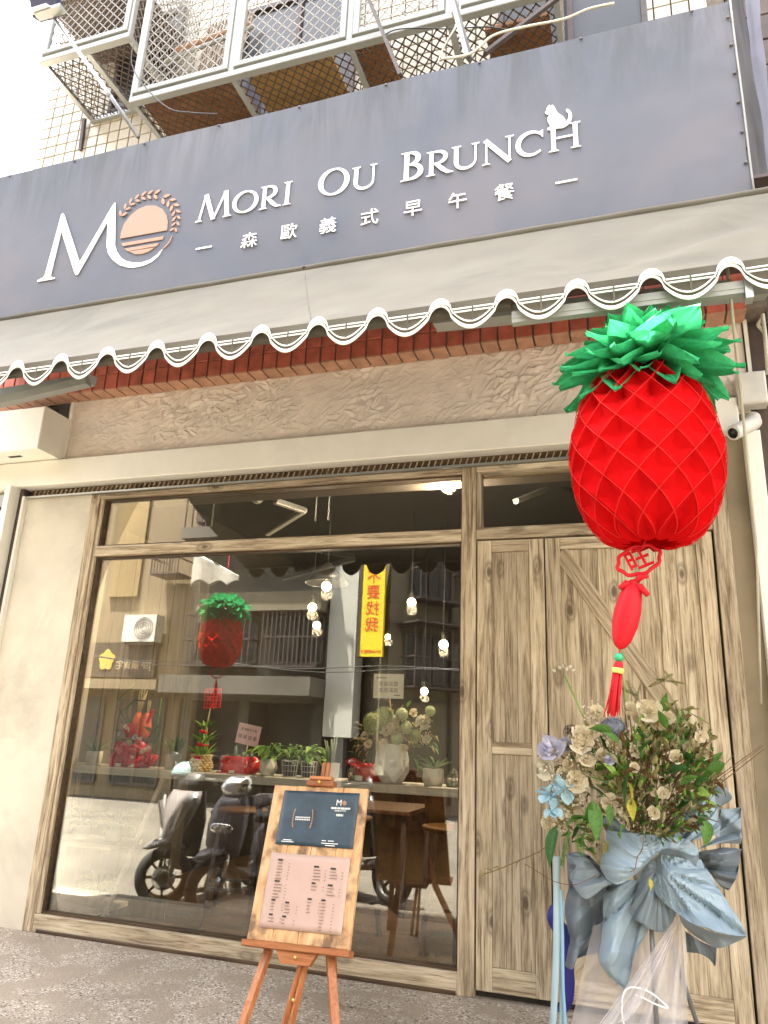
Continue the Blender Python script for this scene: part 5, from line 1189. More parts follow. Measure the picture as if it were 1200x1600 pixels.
BL_P = [leaf_mesh('blue_petal', L_BLUE, .95, .22, .7, seed=31, tip=1), leaf_mesh('blue_petal', L_BLUE, .85, .3, -.5, seed=32, tip=1)]
for x, y, n, s in ((105, 805, 6, .062), (205, 785, 6, .066), (135, 905, 5, .055), (160, 745, 4, .05)):
    for k in range(n):
        a = 2 * PI * k / n + br_.uniform(-.3, .3); d = V((math.cos(a), -.55 + br_.uniform(-.2, .2), math.sin(a))); inst(br_.choice(BL_P), 'blue_petal', fs, at(*ZF(x, y), -.77), aim(d, br_.uniform(-.4, .4)), s * br_.uniform(.85, 1.15))
th = MB(); tc_ = at(*ZF(510, 385), -.74)
for i in range(420):
    z = 1 - 2 * (i + .5) / 420; a = i * 2.4; s = math.sqrt(1 - z * z); d = V((s * math.cos(a), s * math.sin(a), z)); q = d.cross(V((.2, .3, 1))).normalized(); r = .060 * br_.uniform(.88, 1.12); b = tc_ + V((d.x * 1.1, d.y, d.z * .85)) * r
    th.add([b - q * .0022 - d * .02, b + q * .0022 - d * .02, b + d * .004], [(0, 1, 2)])
th.ball(tc_, (.054, .046, .042)); th.build('thistle', plain('grey blue thistle', (.20, .22, .29), .8, .5, 60), fs, fixn=False)
gy = MB()
for cx_, cy_, rx_, ry_, n in ((230, 760, 130, 190, 150), (400, 290, 90, 80, 70), (180, 960, 80, 80, 60), (320, 520, 120, 140, 90), (560, 470, 120, 90, 40)):
    for _ in range(n):
        a = br_.uniform(0, 6.28); r = math.sqrt(br_.random()); gy.ball(at(*ZF(cx_ + rx_ * r * math.cos(a), cy_ + ry_ * r * math.sin(a)), br_.uniform(-.80, -.66)), br_.uniform(.0025, .0055), 5, 3)
gy.build('baby_breath', plain('dried cream blossom', (.66, .58, .42), .8, .15, 30), fs, kind='stuff', fixn=False)
dfm = {}
for _ in range(1250):
    zone = br_.random()
    cx_, cy_, rx_, ry_ = (1036, 1222, 80, 90) if zone < .72 else ((925, 1235, 60, 90) if zone < .9 else (1050, 1150, 58, 42))
    a = br_.uniform(0, 6.283); r = br_.random() ** .45; p = at(cx_ + rx_ * r * math.cos(a), cy_ + ry_ * r * math.sin(a), br_.uniform(-.78, -.40)); d = ((p - root).normalized() + V((br_.uniform(-1, 1), br_.uniform(-1, .4), br_.uniform(-1, 1)))).normalized()
    M3 = aim(d, br_.uniform(-1.6, 1.6)); l = br_.uniform(.028, .062); w = l * br_.uniform(.22, .48); k = br_.uniform(-.5, .5); mat = br_.choice((L_DRY, L_DRY, L_PALE, L_GREEN, L_PALE, L_LIME, L_GREEN, L_BROWN))
    P = [(0, 0, 0), (-w * .5, .4, .3 * w), (w * .5, .4, .3 * w), (-w * .35, .75, .5 * w + k * .1 * l), (w * .35, .75, .2 * w + k * .1 * l), (0, 1, k * .4 * l), (0, .42, -.12 * w), (0, .76, k * .15 * l - .1 * w)]
    dfm.setdefault(mat, MB()).add([p + M3 @ V((q[0], q[1] * l, q[2])) for q in P], [(0, 6, 1), (0, 2, 6), (1, 6, 7, 3), (6, 2, 4, 7), (3, 7, 5), (7, 4, 5)])
for mat, mb in dfm.items(): mb.build('dry_foliage', mat, fs, kind='stuff', fixn=False)
tg = MB()
def twig(P, r, y0, y1): tg.tube(smooth3([at(*p, lerp(y0, y1, i / (len(P) - 1))) for i, p in enumerate(P)], 5), r, 5)
for _ in range(60):
    a = br_.uniform(-.1, 1.05); l = br_.uniform(60, 210); x0 = 1000 + br_.uniform(-26, 40); y0 = 1300 + br_.uniform(-20, 8); x1 = x0 + math.cos(PI / 2 - (a - .45) * 1.6) * l; y1 = y0 - abs(math.sin(PI / 2 - (a - .45) * 1.6)) * l
    twig([(x0, y0), ((x0 + x1) / 2 + br_.uniform(-8, 8), (y0 + y1) / 2), (x1, y1)], br_.uniform(.0015, .003), -.60, br_.uniform(-.78, -.45))
twig([(860, 1318), (840, 1332), (810, 1345), (780, 1358), (755, 1366)], .0022, -.62, -.62); twig([(935, 1366), (900, 1382), (868, 1378), (840, 1362), (820, 1350)], .0016, -.74, -.62); twig([(1006, 1305), (1004, 1325), (996, 1340), (992, 1358), (985, 1362)], .0022, -.86, -.87); twig([(1055, 1302), (1080, 1288), (1105, 1280), (1120, 1284)], .002, -.66, -.72); twig([(862, 1225), (872, 1250), (880, 1262)], .0016, -.8, -.8)
tg.build('twigs', M_TWIG, fs, kind='stuff', fixn=False)
for x, y, dx, dz in ((845, 1330, -.6, -.5), (828, 1338, .5, -.9), (812, 1345, -.7, -.6), (795, 1353, -.4, -.9), (780, 1358, -.8, .3), (768, 1363, -.6, .6), (760, 1366, -1, -.2)): inst(D_LEAF[3 if x % 2 else 0], 'leaf', fs, at(x, y, -.62), aim((dx, -.2, dz), br_.uniform(-1, 1)), .038)
MB().tube([at(918, 1138, -.62), at(905, 1105, -.60), at(882, 1055, -.58)], .0045, 6).build('flower_stem', M_STEM, fs); gs = MB(); gs.tube([at(982, 1125, -.6), at(975, 1070, -.58), at(970, 1030, -.58)], .0042, 6); gs.build('flower_stem', M_STEM, fs)
for dx, dy in ((-7, -10), (0, -14), (8, -11), (-14, -4), (12, -4), (4, -7)): inst(ROSE_W, 'floret', fs, at(882 + dx * 1.2, 1052 + dy * .8, -.58), aim((dx, 0, 12)), .020)
for x, y, dx, dz, L in ((990, 1105, .35, 1, .12), (1010, 1075, .9, .5, .14), (1020, 1060, 1, -.15, .14), (1000, 1088, -.9, .4, .11), (1000, 1098, -.4, .8, .12), (1035, 1045, .7, -.9, .10), (1050, 1110, 1, .1, .12), (1075, 1112, 1, -.6, .10)): inst(FERN, 'fern_frond', fs, at(x, y, -.56), aim((dx, -.1, dz), br_.uniform(-.4, .4)), L)
for x, y, dx, dz, L in ((890, 1290, -.25, -1, .17), (918, 1280, -.3, -1, .12), (905, 1300, .1, -1, .10)): inst(FERN_G, 'fern_frond', fs, at(x, y, -.78), aim((dx, -.1, dz), .1), L)
# ------------------------------------------------------------ counter behind the glass
ct = thing('window_counter', 'limed timber counter running across the window inside the shop', 'counter', (-2.4, .35, .97))
for x0, x1 in ((-4.07, -2.6), (-2.5985, -1.452), (-1.4505, -0.60)): MB().cham(x0, x1, .15, .52, .972, 1.022, .003).build('plank', W_SHELF, ct)
for x in (-2.35, -1.05): MB().bb(x, x + .03, .2, .23, .03, .971).build('leg', M_STEEL, ct)
CZ = 1.023
def on(px, y=.32): return V((at(px, 1210, y).x, y, CZ))
pr2 = random.Random(31)
def pot_round(name, label, p, r, h, mat, prof=None, cat='pot plant', n=24, group='potted plants on the window counter'):
    t = thing(name, label, cat, p, group)
    MB().lathe(prof or [(r * .86, 0), (r, h * .5), (r, h), (r * .92, h), (r * .90, h * .86), (0, h * .86)], p, n, smooth=n > 12).build('pot', mat, t)
    MB().lathe([(0, h * .87), (r * .9, h * .87)], p, n).build('soil', M_SOIL, t); return t
def tuft(t, p, h0, meshes, n, l0, l1, spread, up=.6, name='leaf'):
    for i in range(n):
        a = 2 * PI * i / n + pr2.uniform(-.4, .4); e = pr2.uniform(.15, 1); d = V((math.cos(a) * e * spread, math.sin(a) * e * spread, up + pr2.uniform(-.2, .4)))
        b = p + V((math.cos(a) * .02, math.sin(a) * .02, h0)); l = pr2.uniform(l0, l1); inst(pr2.choice(meshes), name, t, b, aim(d, pr2.uniform(-.3, .3)), l)
def bushy(t, p, h0, meshes, n, l0, l1, rad, hh):
    st = MB()
    for i in range(n):
        a = pr2.uniform(0, 2 * PI); r = rad * math.sqrt(pr2.random()); z = h0 + hh * pr2.uniform(.1, 1) * (1 - .4 * r / rad); q = p + V((math.cos(a) * r, math.sin(a) * r * .8, z)); d = V((math.cos(a), math.sin(a) - .5, pr2.uniform(-.9, .3)))
        inst(pr2.choice(meshes), 'leaf', t, q, aim(d, pr2.uniform(-.4, .4)), pr2.uniform(l0, l1)); st.tube([p + V((0, 0, h0 - .01)), lerp(p + V((0, 0, h0)), q, .5) + V((0, 0, .03)), q], .0018, 4)
    st.build('stems', M_STEM, t, kind='stuff', fixn=False)
p = on(143); t = pot_round('aloe_plant', 'small cream pot with a spiky aloe beside the window post', p, .058, .092, M_POT); tuft(t, p, .08, [BLADE_G, BLADE_G, BLADE], 12, .09, .13, .8, .8, 'blade')
p = on(104, .46); t = pot_round('aloe_plant', 'small white pot half hidden at the window corner', p, .05, .10, M_POTW); 
# festive arrangement
p = on(215, .34); t = thing('flower_arrangement', 'red festive arrangement with orange beaded cones and bundled sticks on the counter', 'flower arrangement', p)
MB().lathe([(.07, 0), (.10, .02), (.13, .08), (.10, .09), (0, .09)], p, 18).build('bowl', M_REDP, t)
for k, (dx, dz, r, q) in enumerate(((-.02, .10, .12, .3), (.04, .05, .11, -.2), (-.09, .04, .08, .5), (.09, .10, .08, -.6), (-.04, .03, .10, .9), (.02, .13, .09, .1))):
    mb = MB(); mb.grid(lambda u, v: p + V((dx + (u - .5) * 2 * r * 1.1, -.10 + .05 * math.sin(u * 9 + k) + .03 * nz(u * 4, v * 4, k), dz + (v - .5) * r * .9 + .03 * math.sin(u * 7 + k * 2) + q * .04 * u)), 16, 10); mb.build('cellophane', M_CELLO, t, solid=.001, fixn=False)
for dx, dz in ((-.02, .335), (.052, .33)):
    c = p + V((dx, -.05, dz - .06)); MB().lathe([(.012, -.08), (.034, -.05), (.042, 0), (.034, .06), (.016, .10), (.0, .105)], c, 18).build('beaded_cone', M_GOURD, t)
stk = MB()
for i in range(11): stk.tube([p + V((-.03 + .006 * i % .03, -.05, .36)), p + V((-.045 + .0075 * i, -.045 - .006 * (i % 3), .50 + .012 * (i % 4)))], .0028, 5)
for i in range(5): stk.tube([p + V((.05 + .003 * i, -.05, .36)), p + V((.042 + .007 * i, -.05, .45 + .01 * (i % 2)))], .0028, 5)
stk.build('bundled_sticks', M_STICK, t)
MB().tube([p + V((-.058 + .0, -.055, .455)), p + V((.035, -.06, .455))], .004, 5).build('stick_tie', M_CORD, t)
an = MB(); an.grid(lambda u, v: p + V((-.03 + .05 * v * math.cos(u * 2 * PI), -.12 - .01 * math.cos(u * 2 * PI), .245 + .052 * v * math.sin(u * 2 * PI))), 18, 4, wrap=True); an.build('anthurium', M_REDP, t, solid=.001); MB().tube([p + V((-.03, -.125, .235)), p + V((-.022, -.15, .268))], .006, 6).build('anthurium_spike', L_CREAM, t)
MB().box(p + V((.105, -.09, .345)), (.026, .004, .105), Matrix.Rotation(.35, 3, 'Y')).build('red_tag', M_CARDR, t)
for dx, dz, l in ((.12, .14, .34),): 
    for i in range(26):
        z = dz + .015 + .30 * i / 26
        for s in (-1, 1): inst(BLADE_G, 'leaf', t, p + V((dx + .004 * i / 26, -.02, z)), aim((s * 1.0, -.3 + pr2.uniform(-.2, .2), .75)), .075 * (1.15 - i / 30))
    MB().tube([p + V((dx, -.015, .05)), p + V((dx + .01, -.015, .48))], .004, 5).build('stem', M_STEM, t)
for a0, l in ((2.5, .36), (2.2, .30), (2.8, .26), (.5, .22)): MB().tube(smooth3([p + V((0, -.02, .1)), p + V((math.cos(a0) * l * .5, -.03, .1 + l * .6)), p + V((math.cos(a0) * l * .8, -.03, .12 + l * .9)), p + V((math.cos(a0) * l * .35, -.03, .16 + l * 1.1))]), .003, 5).build('bent_stem', L_DEEP, t)
for i in range(16): inst(pr2.choice(G_LEAF + [BLADE]), 'leaf', t, p + V((pr2.uniform(-.12, .12), pr2.uniform(-.11, 0), pr2.uniform(.07, .26))), aim((pr2.uniform(-1, 1), -.5, pr2.uniform(-.2, .8))), pr2.uniform(.06, .11))
for i in range(9): inst(BLADE_G, 'leaf', t, p + V((-.12, -.06, .10)), aim((-1, -.2 + .05 * i, .25 - .06 * i)), pr2.uniform(.08, .14))
for dx, dz, m in ((-.11, .22, ROSE_L), (-.06, .27, ROSE_C[0]), (.10, .11, ROSE_C[1]), (.02, .20, ROSE_L), (.06, .19, ROSE_W), (-.02, .16, ROSE_C[0]), (.14, .13, ROSE_C[1])): inst(m, 'rose', t, p + V((dx, -.11, dz)), V((0, -1, .3)).to_track_quat('Z', 'Y').to_matrix(), .035)
for dx in (-.075, .03): MB().box(p + V((dx, -.135, .015)), (.045, .006, .022)).build('label_tag', M_CARDW, t)
p = on(268, .30); t = pot_round('leafy_plant', 'grey concrete cube pot with dark upright leaves beside the red arrangement', p, .062, .10, M_POTC, [(.062, 0), (.066, .10), (.056, .10), (.054, .088), (0, .088)], n=4); tuft(t, p, .085, [G_LEAF[2], D_LEAF[4], LANCE[0]], 20, .10, .17, .55, .9)
# lucky bamboo
p = on(312, .30); t = thing('lucky_bamboo', 'three tiered lucky bamboo with red ribbons and a red card in a straw basket', 'pot plant', p, 'potted plants on the window counter')
bk = MB()
for j in range(7):
    for i in range(14):
        a = 2 * PI * (i + .5 * (j % 2)) / 14; r = .066 + .008 * math.sin(j); bk.ball(p + V((r * math.cos(a), r * math.sin(a), .010 + j * .0155)), (.019, .012, .010), 6, 4)
bk.build('basket', M_WICK, t)
MB().lathe([(0, .085), (.06, .085)], p, 16).build('soil', M_SOIL, t)
tr_ = MB()
for j, (r, n, h) in enumerate(((.050, 14, .13), (.034, 10, .215), (.018, 6, .30))):
    for i in range(n): a = 2 * PI * i / n; tr_.tube([p + V((r * math.cos(a), r * math.sin(a), .05)), p + V((r * math.cos(a), r * math.sin(a), h))], .0065, 6)
    for i in range(int(n * 1.5)):
        a = 2 * PI * i / (n * 1.5) + pr2.uniform(-.2, .2); inst(pr2.choice(LANCE), 'leaf', t, p + V((r * math.cos(a), r * math.sin(a), h - .02)), aim((math.cos(a) * .8, math.sin(a) * .8 - .1, pr2.uniform(.5, 1.2))), pr2.uniform(.075, .115))
    MB().tube([p + V(((r + .006) * math.cos(q), (r + .006) * math.sin(q), h - .045)) for q in (2 * PI * k / 20 for k in range(20))], .0055, 6, closed=True).build('ribbon', M_REDF, t)
    mb = MB(); mb.ball(p + V((.0, -r - .018, h - .04)), (.018, .008, .012)); mb.ball(p + V((.022, -r - .018, h - .042)), (.014, .008, .014)); mb.build('bow', M_REDF, t)
    MB().tube([p + V((-.004, -r - .02, h - .05)), p + V((-.006, -r - .02, h - .10))], .004, 5).build('gold_charm', M_GOLD, t)
tr_.build('stalks', L_LIME, t)
c = V((at(332, 1091, .27).x, .27, at(332, 1091, .27).z)); MB().box(c, (.135, .003, .135), Matrix.Rotation(-.06, 3, 'Y')).build('greeting_card', M_CARDR, t); MB().tube([c + V((-.01, .004, -.06)), p + V((.01, -.01, .2))], .004, 5).build('card_stick', M_STICK, t)
mk = MB()
for i in range(5):
    for j in range(5):
        if (i * 3 + j * 2) % 7: mk.box(c + V((-.05 + i * .024, -.002, .045 - j * .024)), (.012, .001, .014))
mk.build('card_writing', M_CORD, t, kind='stuff')
# red planter with card
p = on(372, .32); t = thing('cactus_planter', 'long red glazed planter of small cacti with a pink card on a stick', 'pot plant', p, 'potted plants on the window counter')
MB().loft([[p + V((sx_ * s, sy_ * s2, h)) for sx_, sy_ in ((-.12, -.05), (-.06, -.062), (.06, -.062), (.12, -.05), (.12, .05), (-.12, .05))] for s, s2, h in ((.82, .85, .0), (.95, 1, .02), (1, 1, .06), (.97, .97, .105), (.93, .92, .11), (.9, .9, .095))]).build('planter', M_GLAZE, t)
MB().ball(p + V((.115, .0, .055)), (.05, .055, .05), 16, 10).build('round_pot', M_GLAZE, t); MB().bb(p.x - .13, p.x + .10, p.y - .075, p.y + .07, CZ, CZ + .007).build('tray', M_GLAZE, t)
for i, (dx, h, r) in enumerate(((-.09, .03, .016), (-.06, .035, .020), (-.03, .09, .013), (.0, .03, .022), (.03, .05, .014), (.06, .035, .018), (.09, .045, .013))): MB().lathe([(r * .8, .09), (r, .09 + h * .5), (r * .7, .09 + h * .9), (0, .09 + h)], p + V((dx, -.01, 0)), 10).build('cactus', plain('dusty cactus green', (.10, .17, .10), .7, .3, 40) if i == 0 else bpy.data.materials['dusty cactus green'], t)
c = at(388, 1148, .36); ry = Matrix.Rotation(.16, 3, 'Y'); MB().box(c, (.175, .003, .135), ry).build('greeting_card', M_CARDP, t); MB().tube([c + V((0, .004, -.05)), V((c.x - .01, c.y, CZ + .08))], .003, 5).build('card_stick', M_STICK, t)
cu_, cv_ = ry @ V((1, 0, 0)), ry @ V((0, 0, 1)); text('祝 森歐早午餐', .020, M_BLACK, t, (c + cv_ * .03 + V((0, -.002, 0)), cu_, cv_), 'lettering', .0004); text('開 幕 誌 慶', .030, M_BLACK, t, (c - cv_ * .02 + V((0, -.002, 0)), cu_, cv_), 'lettering', .0004)
MB().box(p + V((-.01, -.078, .013)), (.04, .003, .018)).build('label_tag', M_CARDW, t)
def facet(name, p, r, h, mat, t, n=7, prof=None):
    prof = prof or [(.72, 0), (1, .45), (.86, 1), (.78, 1), (.74, .88)]; mb = MB(); rings = []
    for k, (s, hh) in enumerate(prof): rings.append([p + V((r * s * math.cos(2 * PI * (i + .5 * (k % 2)) / n), r * s * math.sin(2 * PI * (i + .5 * (k % 2)) / n), h * hh)) for i in range(n)])
    vs = [v for q in rings for v in q]; fs = []
    for k in range(len(rings) - 1):
        for i in range(n):
            a = k * n + i; b = k * n + (i + 1) % n; c, d = a + n, b + n
            fs += ([(a, b, c), (b, d, c)] if k % 2 == 0 else [(a, b, d), (a, d, c)])
    fs += [tuple(range(n))[::-1], tuple(range((len(rings) - 1) * n, len(rings) * n))]; mb.add(vs, fs); return mb.build(name, mat, t)
p = on(418, .27); t = thing('pothos_plant', 'faceted cream pot of broad lime leaves beside the red planter', 'pot plant', p, 'potted plants on the window counter'); facet('pot', p, .062, .105, M_POT, t); bushy(t, p, .105, LIME, 26, .06, .095, .11, .13)
for px_, lab in ((452, 'wire basket pot of trailing green leaves left of the upright succulent'), (482, 'wire basket pot of lime leaves standing nearest the easel top')):
    p = on(px_, .33); t = thing('pothos_plant', lab, 'pot plant', p, 'potted plants on the window counter'); w = MB()
    for i in range(14): a = 2 * PI * i / 14; w.tube([p + V((.045 * math.cos(a), .045 * math.sin(a), 0)), p + V((.055 * math.cos(a), .055 * math.sin(a), .10))], .0016, 4)
    for h in (.002, .035, .07, .10): w.tube([p + V(((.045 + .1 * h) * math.cos(a), (.045 + .1 * h) * math.sin(a), h)) for a in (2 * PI * k / 18 for k in range(18))], .0018, 4, closed=True)
    w.build('wire_basket', M_LAMPW, t); MB().lathe([(.038, .002), (.046, .09), (0, .09)], p, 14).build('inner_pot', M_CORD, t); bushy(t, p, .10, LANCE + LIME, 24, .06, .10, .09, .13)
    MB().tube(smooth3([p + V((.05, -.045, .0)), p + V((.055, -.05, .07)), p + V((.035, -.05, .095)), p + V((-.01, -.05, .095))]), .003, 6).build('handle', M_LAMPW, t)
p = on(517, .31); t = pot_round('succulent_plant', 'square white pot with an upright grey green succulent behind the easel mast', p, .058, .10, M_POTW, [(.052, 0), (.06, .10), (.052, .10), (.05, .09), (0, .09)], n=4)
st = MB()
for i in range(13): a = pr2.uniform(0, 6.28); r = pr2.uniform(0, .03); st.tube([p + V((r * math.cos(a), r * math.sin(a), .085)), p + V((r * 1.3 * math.cos(a), r * 1.3 * math.sin(a), .16)), p + V((r * 2.2 * math.cos(a), r * 2.2 * math.sin(a), pr2.uniform(.2, .27)))], [.007, .0055, .003], 6)
st.build('fingers', plain('grey green succulent', (.22, .27, .17), .7, .2, 40), t)
# small terrarium
def terrarium(label, p, s):
    t = thing('terrarium', label, 'terrarium', p, 'glass terrariums on the window counter'); P = [V((s * .7 * math.cos(a), s * .55 * math.sin(a), 0)) for a in (PI / 6 + PI * k / 3 for k in range(6))]; Q = [V((s * math.cos(a), s * .8 * math.sin(a), s * .9)) for a in (PI / 6 + PI * k / 3 for k in range(6))]; top = V((0, 0, s * 1.7)); fr_ = MB(); gl = MB()
    for i in range(6):
        j = (i + 1) % 6
        for a, b in ((P[i], P[j]), (Q[i], Q[j]), (P[i], Q[i]), (Q[i], top)): fr_.tube([p + a, p + b], .0028, 5)
        gl.add([p + P[i], p + P[j], p + Q[j], p + Q[i]], [(0, 1, 2, 3)]); gl.add([p + Q[i], p + Q[j], p + top], [(0, 1, 2)])
    fr_.build('frame', M_CORD, t); gl.build('glass', M_GLASS, t); sd = MB()
    for _ in range(26): a = pr2.uniform(0, 6.28); r = s * .6 * math.sqrt(pr2.random()); sd.ball(p + V((r * math.cos(a), r * .8 * math.sin(a), pr2.uniform(.01, s * .45))), pr2.uniform(.008, .018), 6, 4)
    sd.build('succulents', plain('pale mossy green', (.34, .38, .28), .8, .3, 30) if 'pale mossy green' not in bpy.data.materials else bpy.data.materials['pale mossy green'], t, kind='stuff')
terrarium('black framed geometric terrarium of grey green succulents beside the easel clamp', on(556, .30), .062)
terrarium('geometric terrarium of cream dried flowers at the window post', on(709, .28), .062)
# big vase
p = on(612, .31); t = thing('flower_vase', 'large faceted white vase of green hydrangea and cream flowers with a card', 'vase', p)
facet('vase', p, .112, .235, M_POTW, t, 6, [(.62, 0), (1.0, .30), (1.0, .62), (.78, 1.0), (.70, 1.0), (.66, .9)])
def vf(me, nm, px_, py_, s, y=.27, d=(0, -1, .3)): inst(me, nm, t, at(px_, py_, y), V(d).to_track_quat('Z', 'Y').to_matrix() @ Matrix.Rotation(pr2.uniform(0, 6), 3, 'Z'), s)
vf(PUFF_G, 'hydrangea', 584, 1130, .135, .24); vf(PUFF_G, 'hydrangea', 600, 1120, .12, .27)
for x, y, m, s in ((628, 1116, PUFF_W, .072), (635, 1137, PUFF_W, .066), (620, 1154, PUFF_W, .070), (648, 1150, PUFF_G, .07), (672, 1111, PUFF_W, .06)): vf(m, 'carnation', x, y, s, .25)
for x, y, m, s in ((603, 1140, ROSE_C[0], .075), (617, 1138, ROSE_C[1], .08), (664, 1129, ROSE_W, .085), (572, 1150, ROSE_C[1], .05), (576, 1163, ROSE_C[0], .045), (600, 1162, ROSE_C[0], .05), (632, 1170, ROSE_C[1], .045), (646, 1114, ROSE_C[0], .045), (668, 1155, ROSE_W, .05), (620, 1125, ROSE_C[0], .055)): vf(m, 'rose', x, y, s, .25, (pr2.uniform(-.4, .4), -1, .3))
for i in range(46):
    a = pr2.uniform(-.2, 3.4); r = pr2.uniform(.08, .27); q = p + V((math.cos(a) * r, pr2.uniform(-.06, .12), .22 + abs(math.sin(a)) * r * .95)); inst(pr2.choice(D_LEAF + G_LEAF[:1]), 'leaf', t, q, aim((math.cos(a), -.3, math.sin(a) + pr2.uniform(-.9, .5))), pr2.uniform(.04, .08))
for i in range(20): inst(pr2.choice(D_LEAF[:1] + D_LEAF[3:]), 'leaf', t, p + V((-.20 + pr2.uniform(-.06, .06), pr2.uniform(-.04, .05), .10 + pr2.uniform(-.05, .20))), aim((-.4, -.3, pr2.uniform(-1, .3))), pr2.uniform(.035, .06))
for i in range(12): inst(pr2.choice(G_LEAF), 'leaf', t, p + V((.17 + pr2.uniform(-.06, .10), pr2.uniform(-.03, .06), .12 + pr2.uniform(-.02, .16))), aim((.6, -.3, pr2.uniform(-.8, .5))), pr2.uniform(.06, .09))
bb_ = MB()
for _ in range(150): bb_.ball(p + V((pr2.uniform(.02, .25), pr2.uniform(-.08, .05), pr2.uniform(.22, .42))), pr2.uniform(.002, .005), 5, 3)
bb_.build('baby_breath', bpy.data.materials['dried cream blossom'], t, kind='stuff', fixn=False)
stg = MB()
for _ in range(34): a = pr2.uniform(.1, 3.0); l = pr2.uniform(.12, .26); stg.tube([p + V((0, 0, .2)), p + V((math.cos(a) * l, pr2.uniform(-.05, .05), .2 + abs(math.sin(a)) * l))], .002, 4)
stg.build('twigs', M_TWIG, t, kind='stuff', fixn=False)
c = at(607, 1072, .27); MB().box(c, (.205, .003, .155)).build('greeting_card', M_CARDW, t); MB().tube([c + V((.01, .004, -.07)), p + V((.0, -.01, .28))], .0035, 5).build('card_stick', M_STICK, t)
G_ = plain('grey print', (.20, .19, .17), .6)
for s, z, sz in (('開幕誌慶', .012, .034), ('高朋滿座', -.028, .034)): text(s, sz, G_, t, (c + V((0, -.002, z)), (1, 0, 0), (0, 0, 1)), 'lettering', .0004)
mk = MB(); mk.box(c + V((-.05, -.002, .052)), (.07, .001, .006)); mk.box(c + V((.06, -.002, -.058)), (.04, .001, .006)); mk.build('card_writing', G_, t, kind='stuff')
p = on(575, .40); t = thing('gift_basin', 'shiny red basin with a red bow behind the white vase', 'basin', p); MB().lathe([(.10, 0), (.13, .03), (.14, .10), (.13, .10), (.12, .03), (0, .02)], p + V((.02, 0, 0)), 18).build('basin', M_GLAZE, t)
MB().grid(lambda u, v: p + V((-.13 + .20 * u, -.09 + .03 * math.sin(v * 3), .085 + .03 * v + .02 * math.sin(u * 6))), 12, 6).build('bow', M_REDP, t, solid=.002); MB().box(p + V((-.01, -.15, .02)), (.05, .004, .03)).build('label_tag', M_CARDW, t)
p = on(677, .29); t = thing('air_plant', 'faceted cream pot with a pale curly air plant beside the window post', 'pot plant', p, 'potted plants on the window counter'); facet('pot', p, .070, .10, M_POT, t, 6, [(.8, 0), (1, .35), (.92, 1), (.84, 1), (.8, .9)])
for i in range(16): a = pr2.uniform(0, 6.28); inst(BLADE, 'blade', t, p + V((0, 0, .09)), aim((math.cos(a), math.sin(a), pr2.uniform(.3, 1.2))), pr2.uniform(.08, .14)).data = BLADE_G
# low shelves with trailing plants
sh = thing('plant_shelf', 'low pale timber shelf boards on the boarded wall inside the window', 'shelf', (-3.85, .5, 0))
MB().cham(-4.07, -3.42, .20, .56, .490, .522, .003).build('shelf_board', W_SHELF, sh); MB().cham(-4.07, -3.50, .20, .60, .075, .105, .003).build('shelf_board', W_SHELF, sh)
for z0, z1 in ((.006, .074), (.106, .489), (.523, .971)): MB().bb(-4.07, -4.04, .53, .56, z0, z1).build('bracket', W_PANEL, sh)
wbk = thing('wall_boarding', 'grey brown upright boards behind the low plant shelves', 'boarding', (-3.7, .62, 0))
for i in range(6): x = -4.07 + i * .145; MB().bb(x, x + .142, .61, .625 + pr2.uniform(0, .004), .006, .97).build('plank', W_PANEL, wbk)
for (x, z, lab) in ((-3.80, .523, 'lime leaved trailing plant on the low shelf by the post'), (-3.52, .523, 'variegated lime trailing plant on the low shelf near the pale bar'), (-3.60, .106, 'lime leaved trailing plant on the lowest shelf')):
    p = V((x, .36, z)); t = thing('pothos_plant', lab, 'pot plant', p, 'potted plants on the low shelves'); MB().lathe([(.05, 0), (.06, .08), (.05, .08), (.05, .07), (0, .07)], p, 16).build('pot', M_POTC, t); bushy(t, p, .08, LIME, 26, .065, .10, .13, .17)
MB().bar((-3.13, .30, .968), (-3.49, .30, .006), .022, .03).build('streak_bar', W_SHELF, None, 'added pale bar tracing a slanting streak under the counter by the low plants', 'batten')  # bar added to trace a pale slanting streak in the window glass

# ------------------------------------------------------------ stools and tables inside
def stool(label, x, y, rz, seat_h=.76, dark=False):
    t = thing('bar_stool', label, 'stool', (0, 0, 0), 'bar stools inside the window'); w = .19
    MB().lathe([(.17, seat_h - .03), (.185, seat_h - .015), (.18, seat_h), (0, seat_h)], (0, 0, 0), 20).build('seat', W_STOOL, t)
    fm = M_STEEL if not dark else W_BROWN
    for sx_ in (-1, 1):
        for sy_ in (-1, 1): MB().bar((sx_ * .12, sy_ * .12, seat_h - .031), (sx_ * w, sy_ * w, .006), .026).build('leg', fm, t)
    for sx_ in (-1, 1): MB().bar((sx_ * .17, -.17, .22), (sx_ * .17, .17, .22), .022).build('stretcher', fm, t); MB().bar((-.17, sx_ * .17, .25), (.17, sx_ * .17, .25), .022).build('stretcher', fm, t)
    t.location = (x, y, 0); t.rotation_euler = (0, 0, rz); return t
stool('steel framed bar stool with honey timber seat behind the reflected scooters', -2.75, .78, .3)
stool('steel framed bar stool with honey timber seat hidden partly by the menu board', -1.95, .80, -.2)
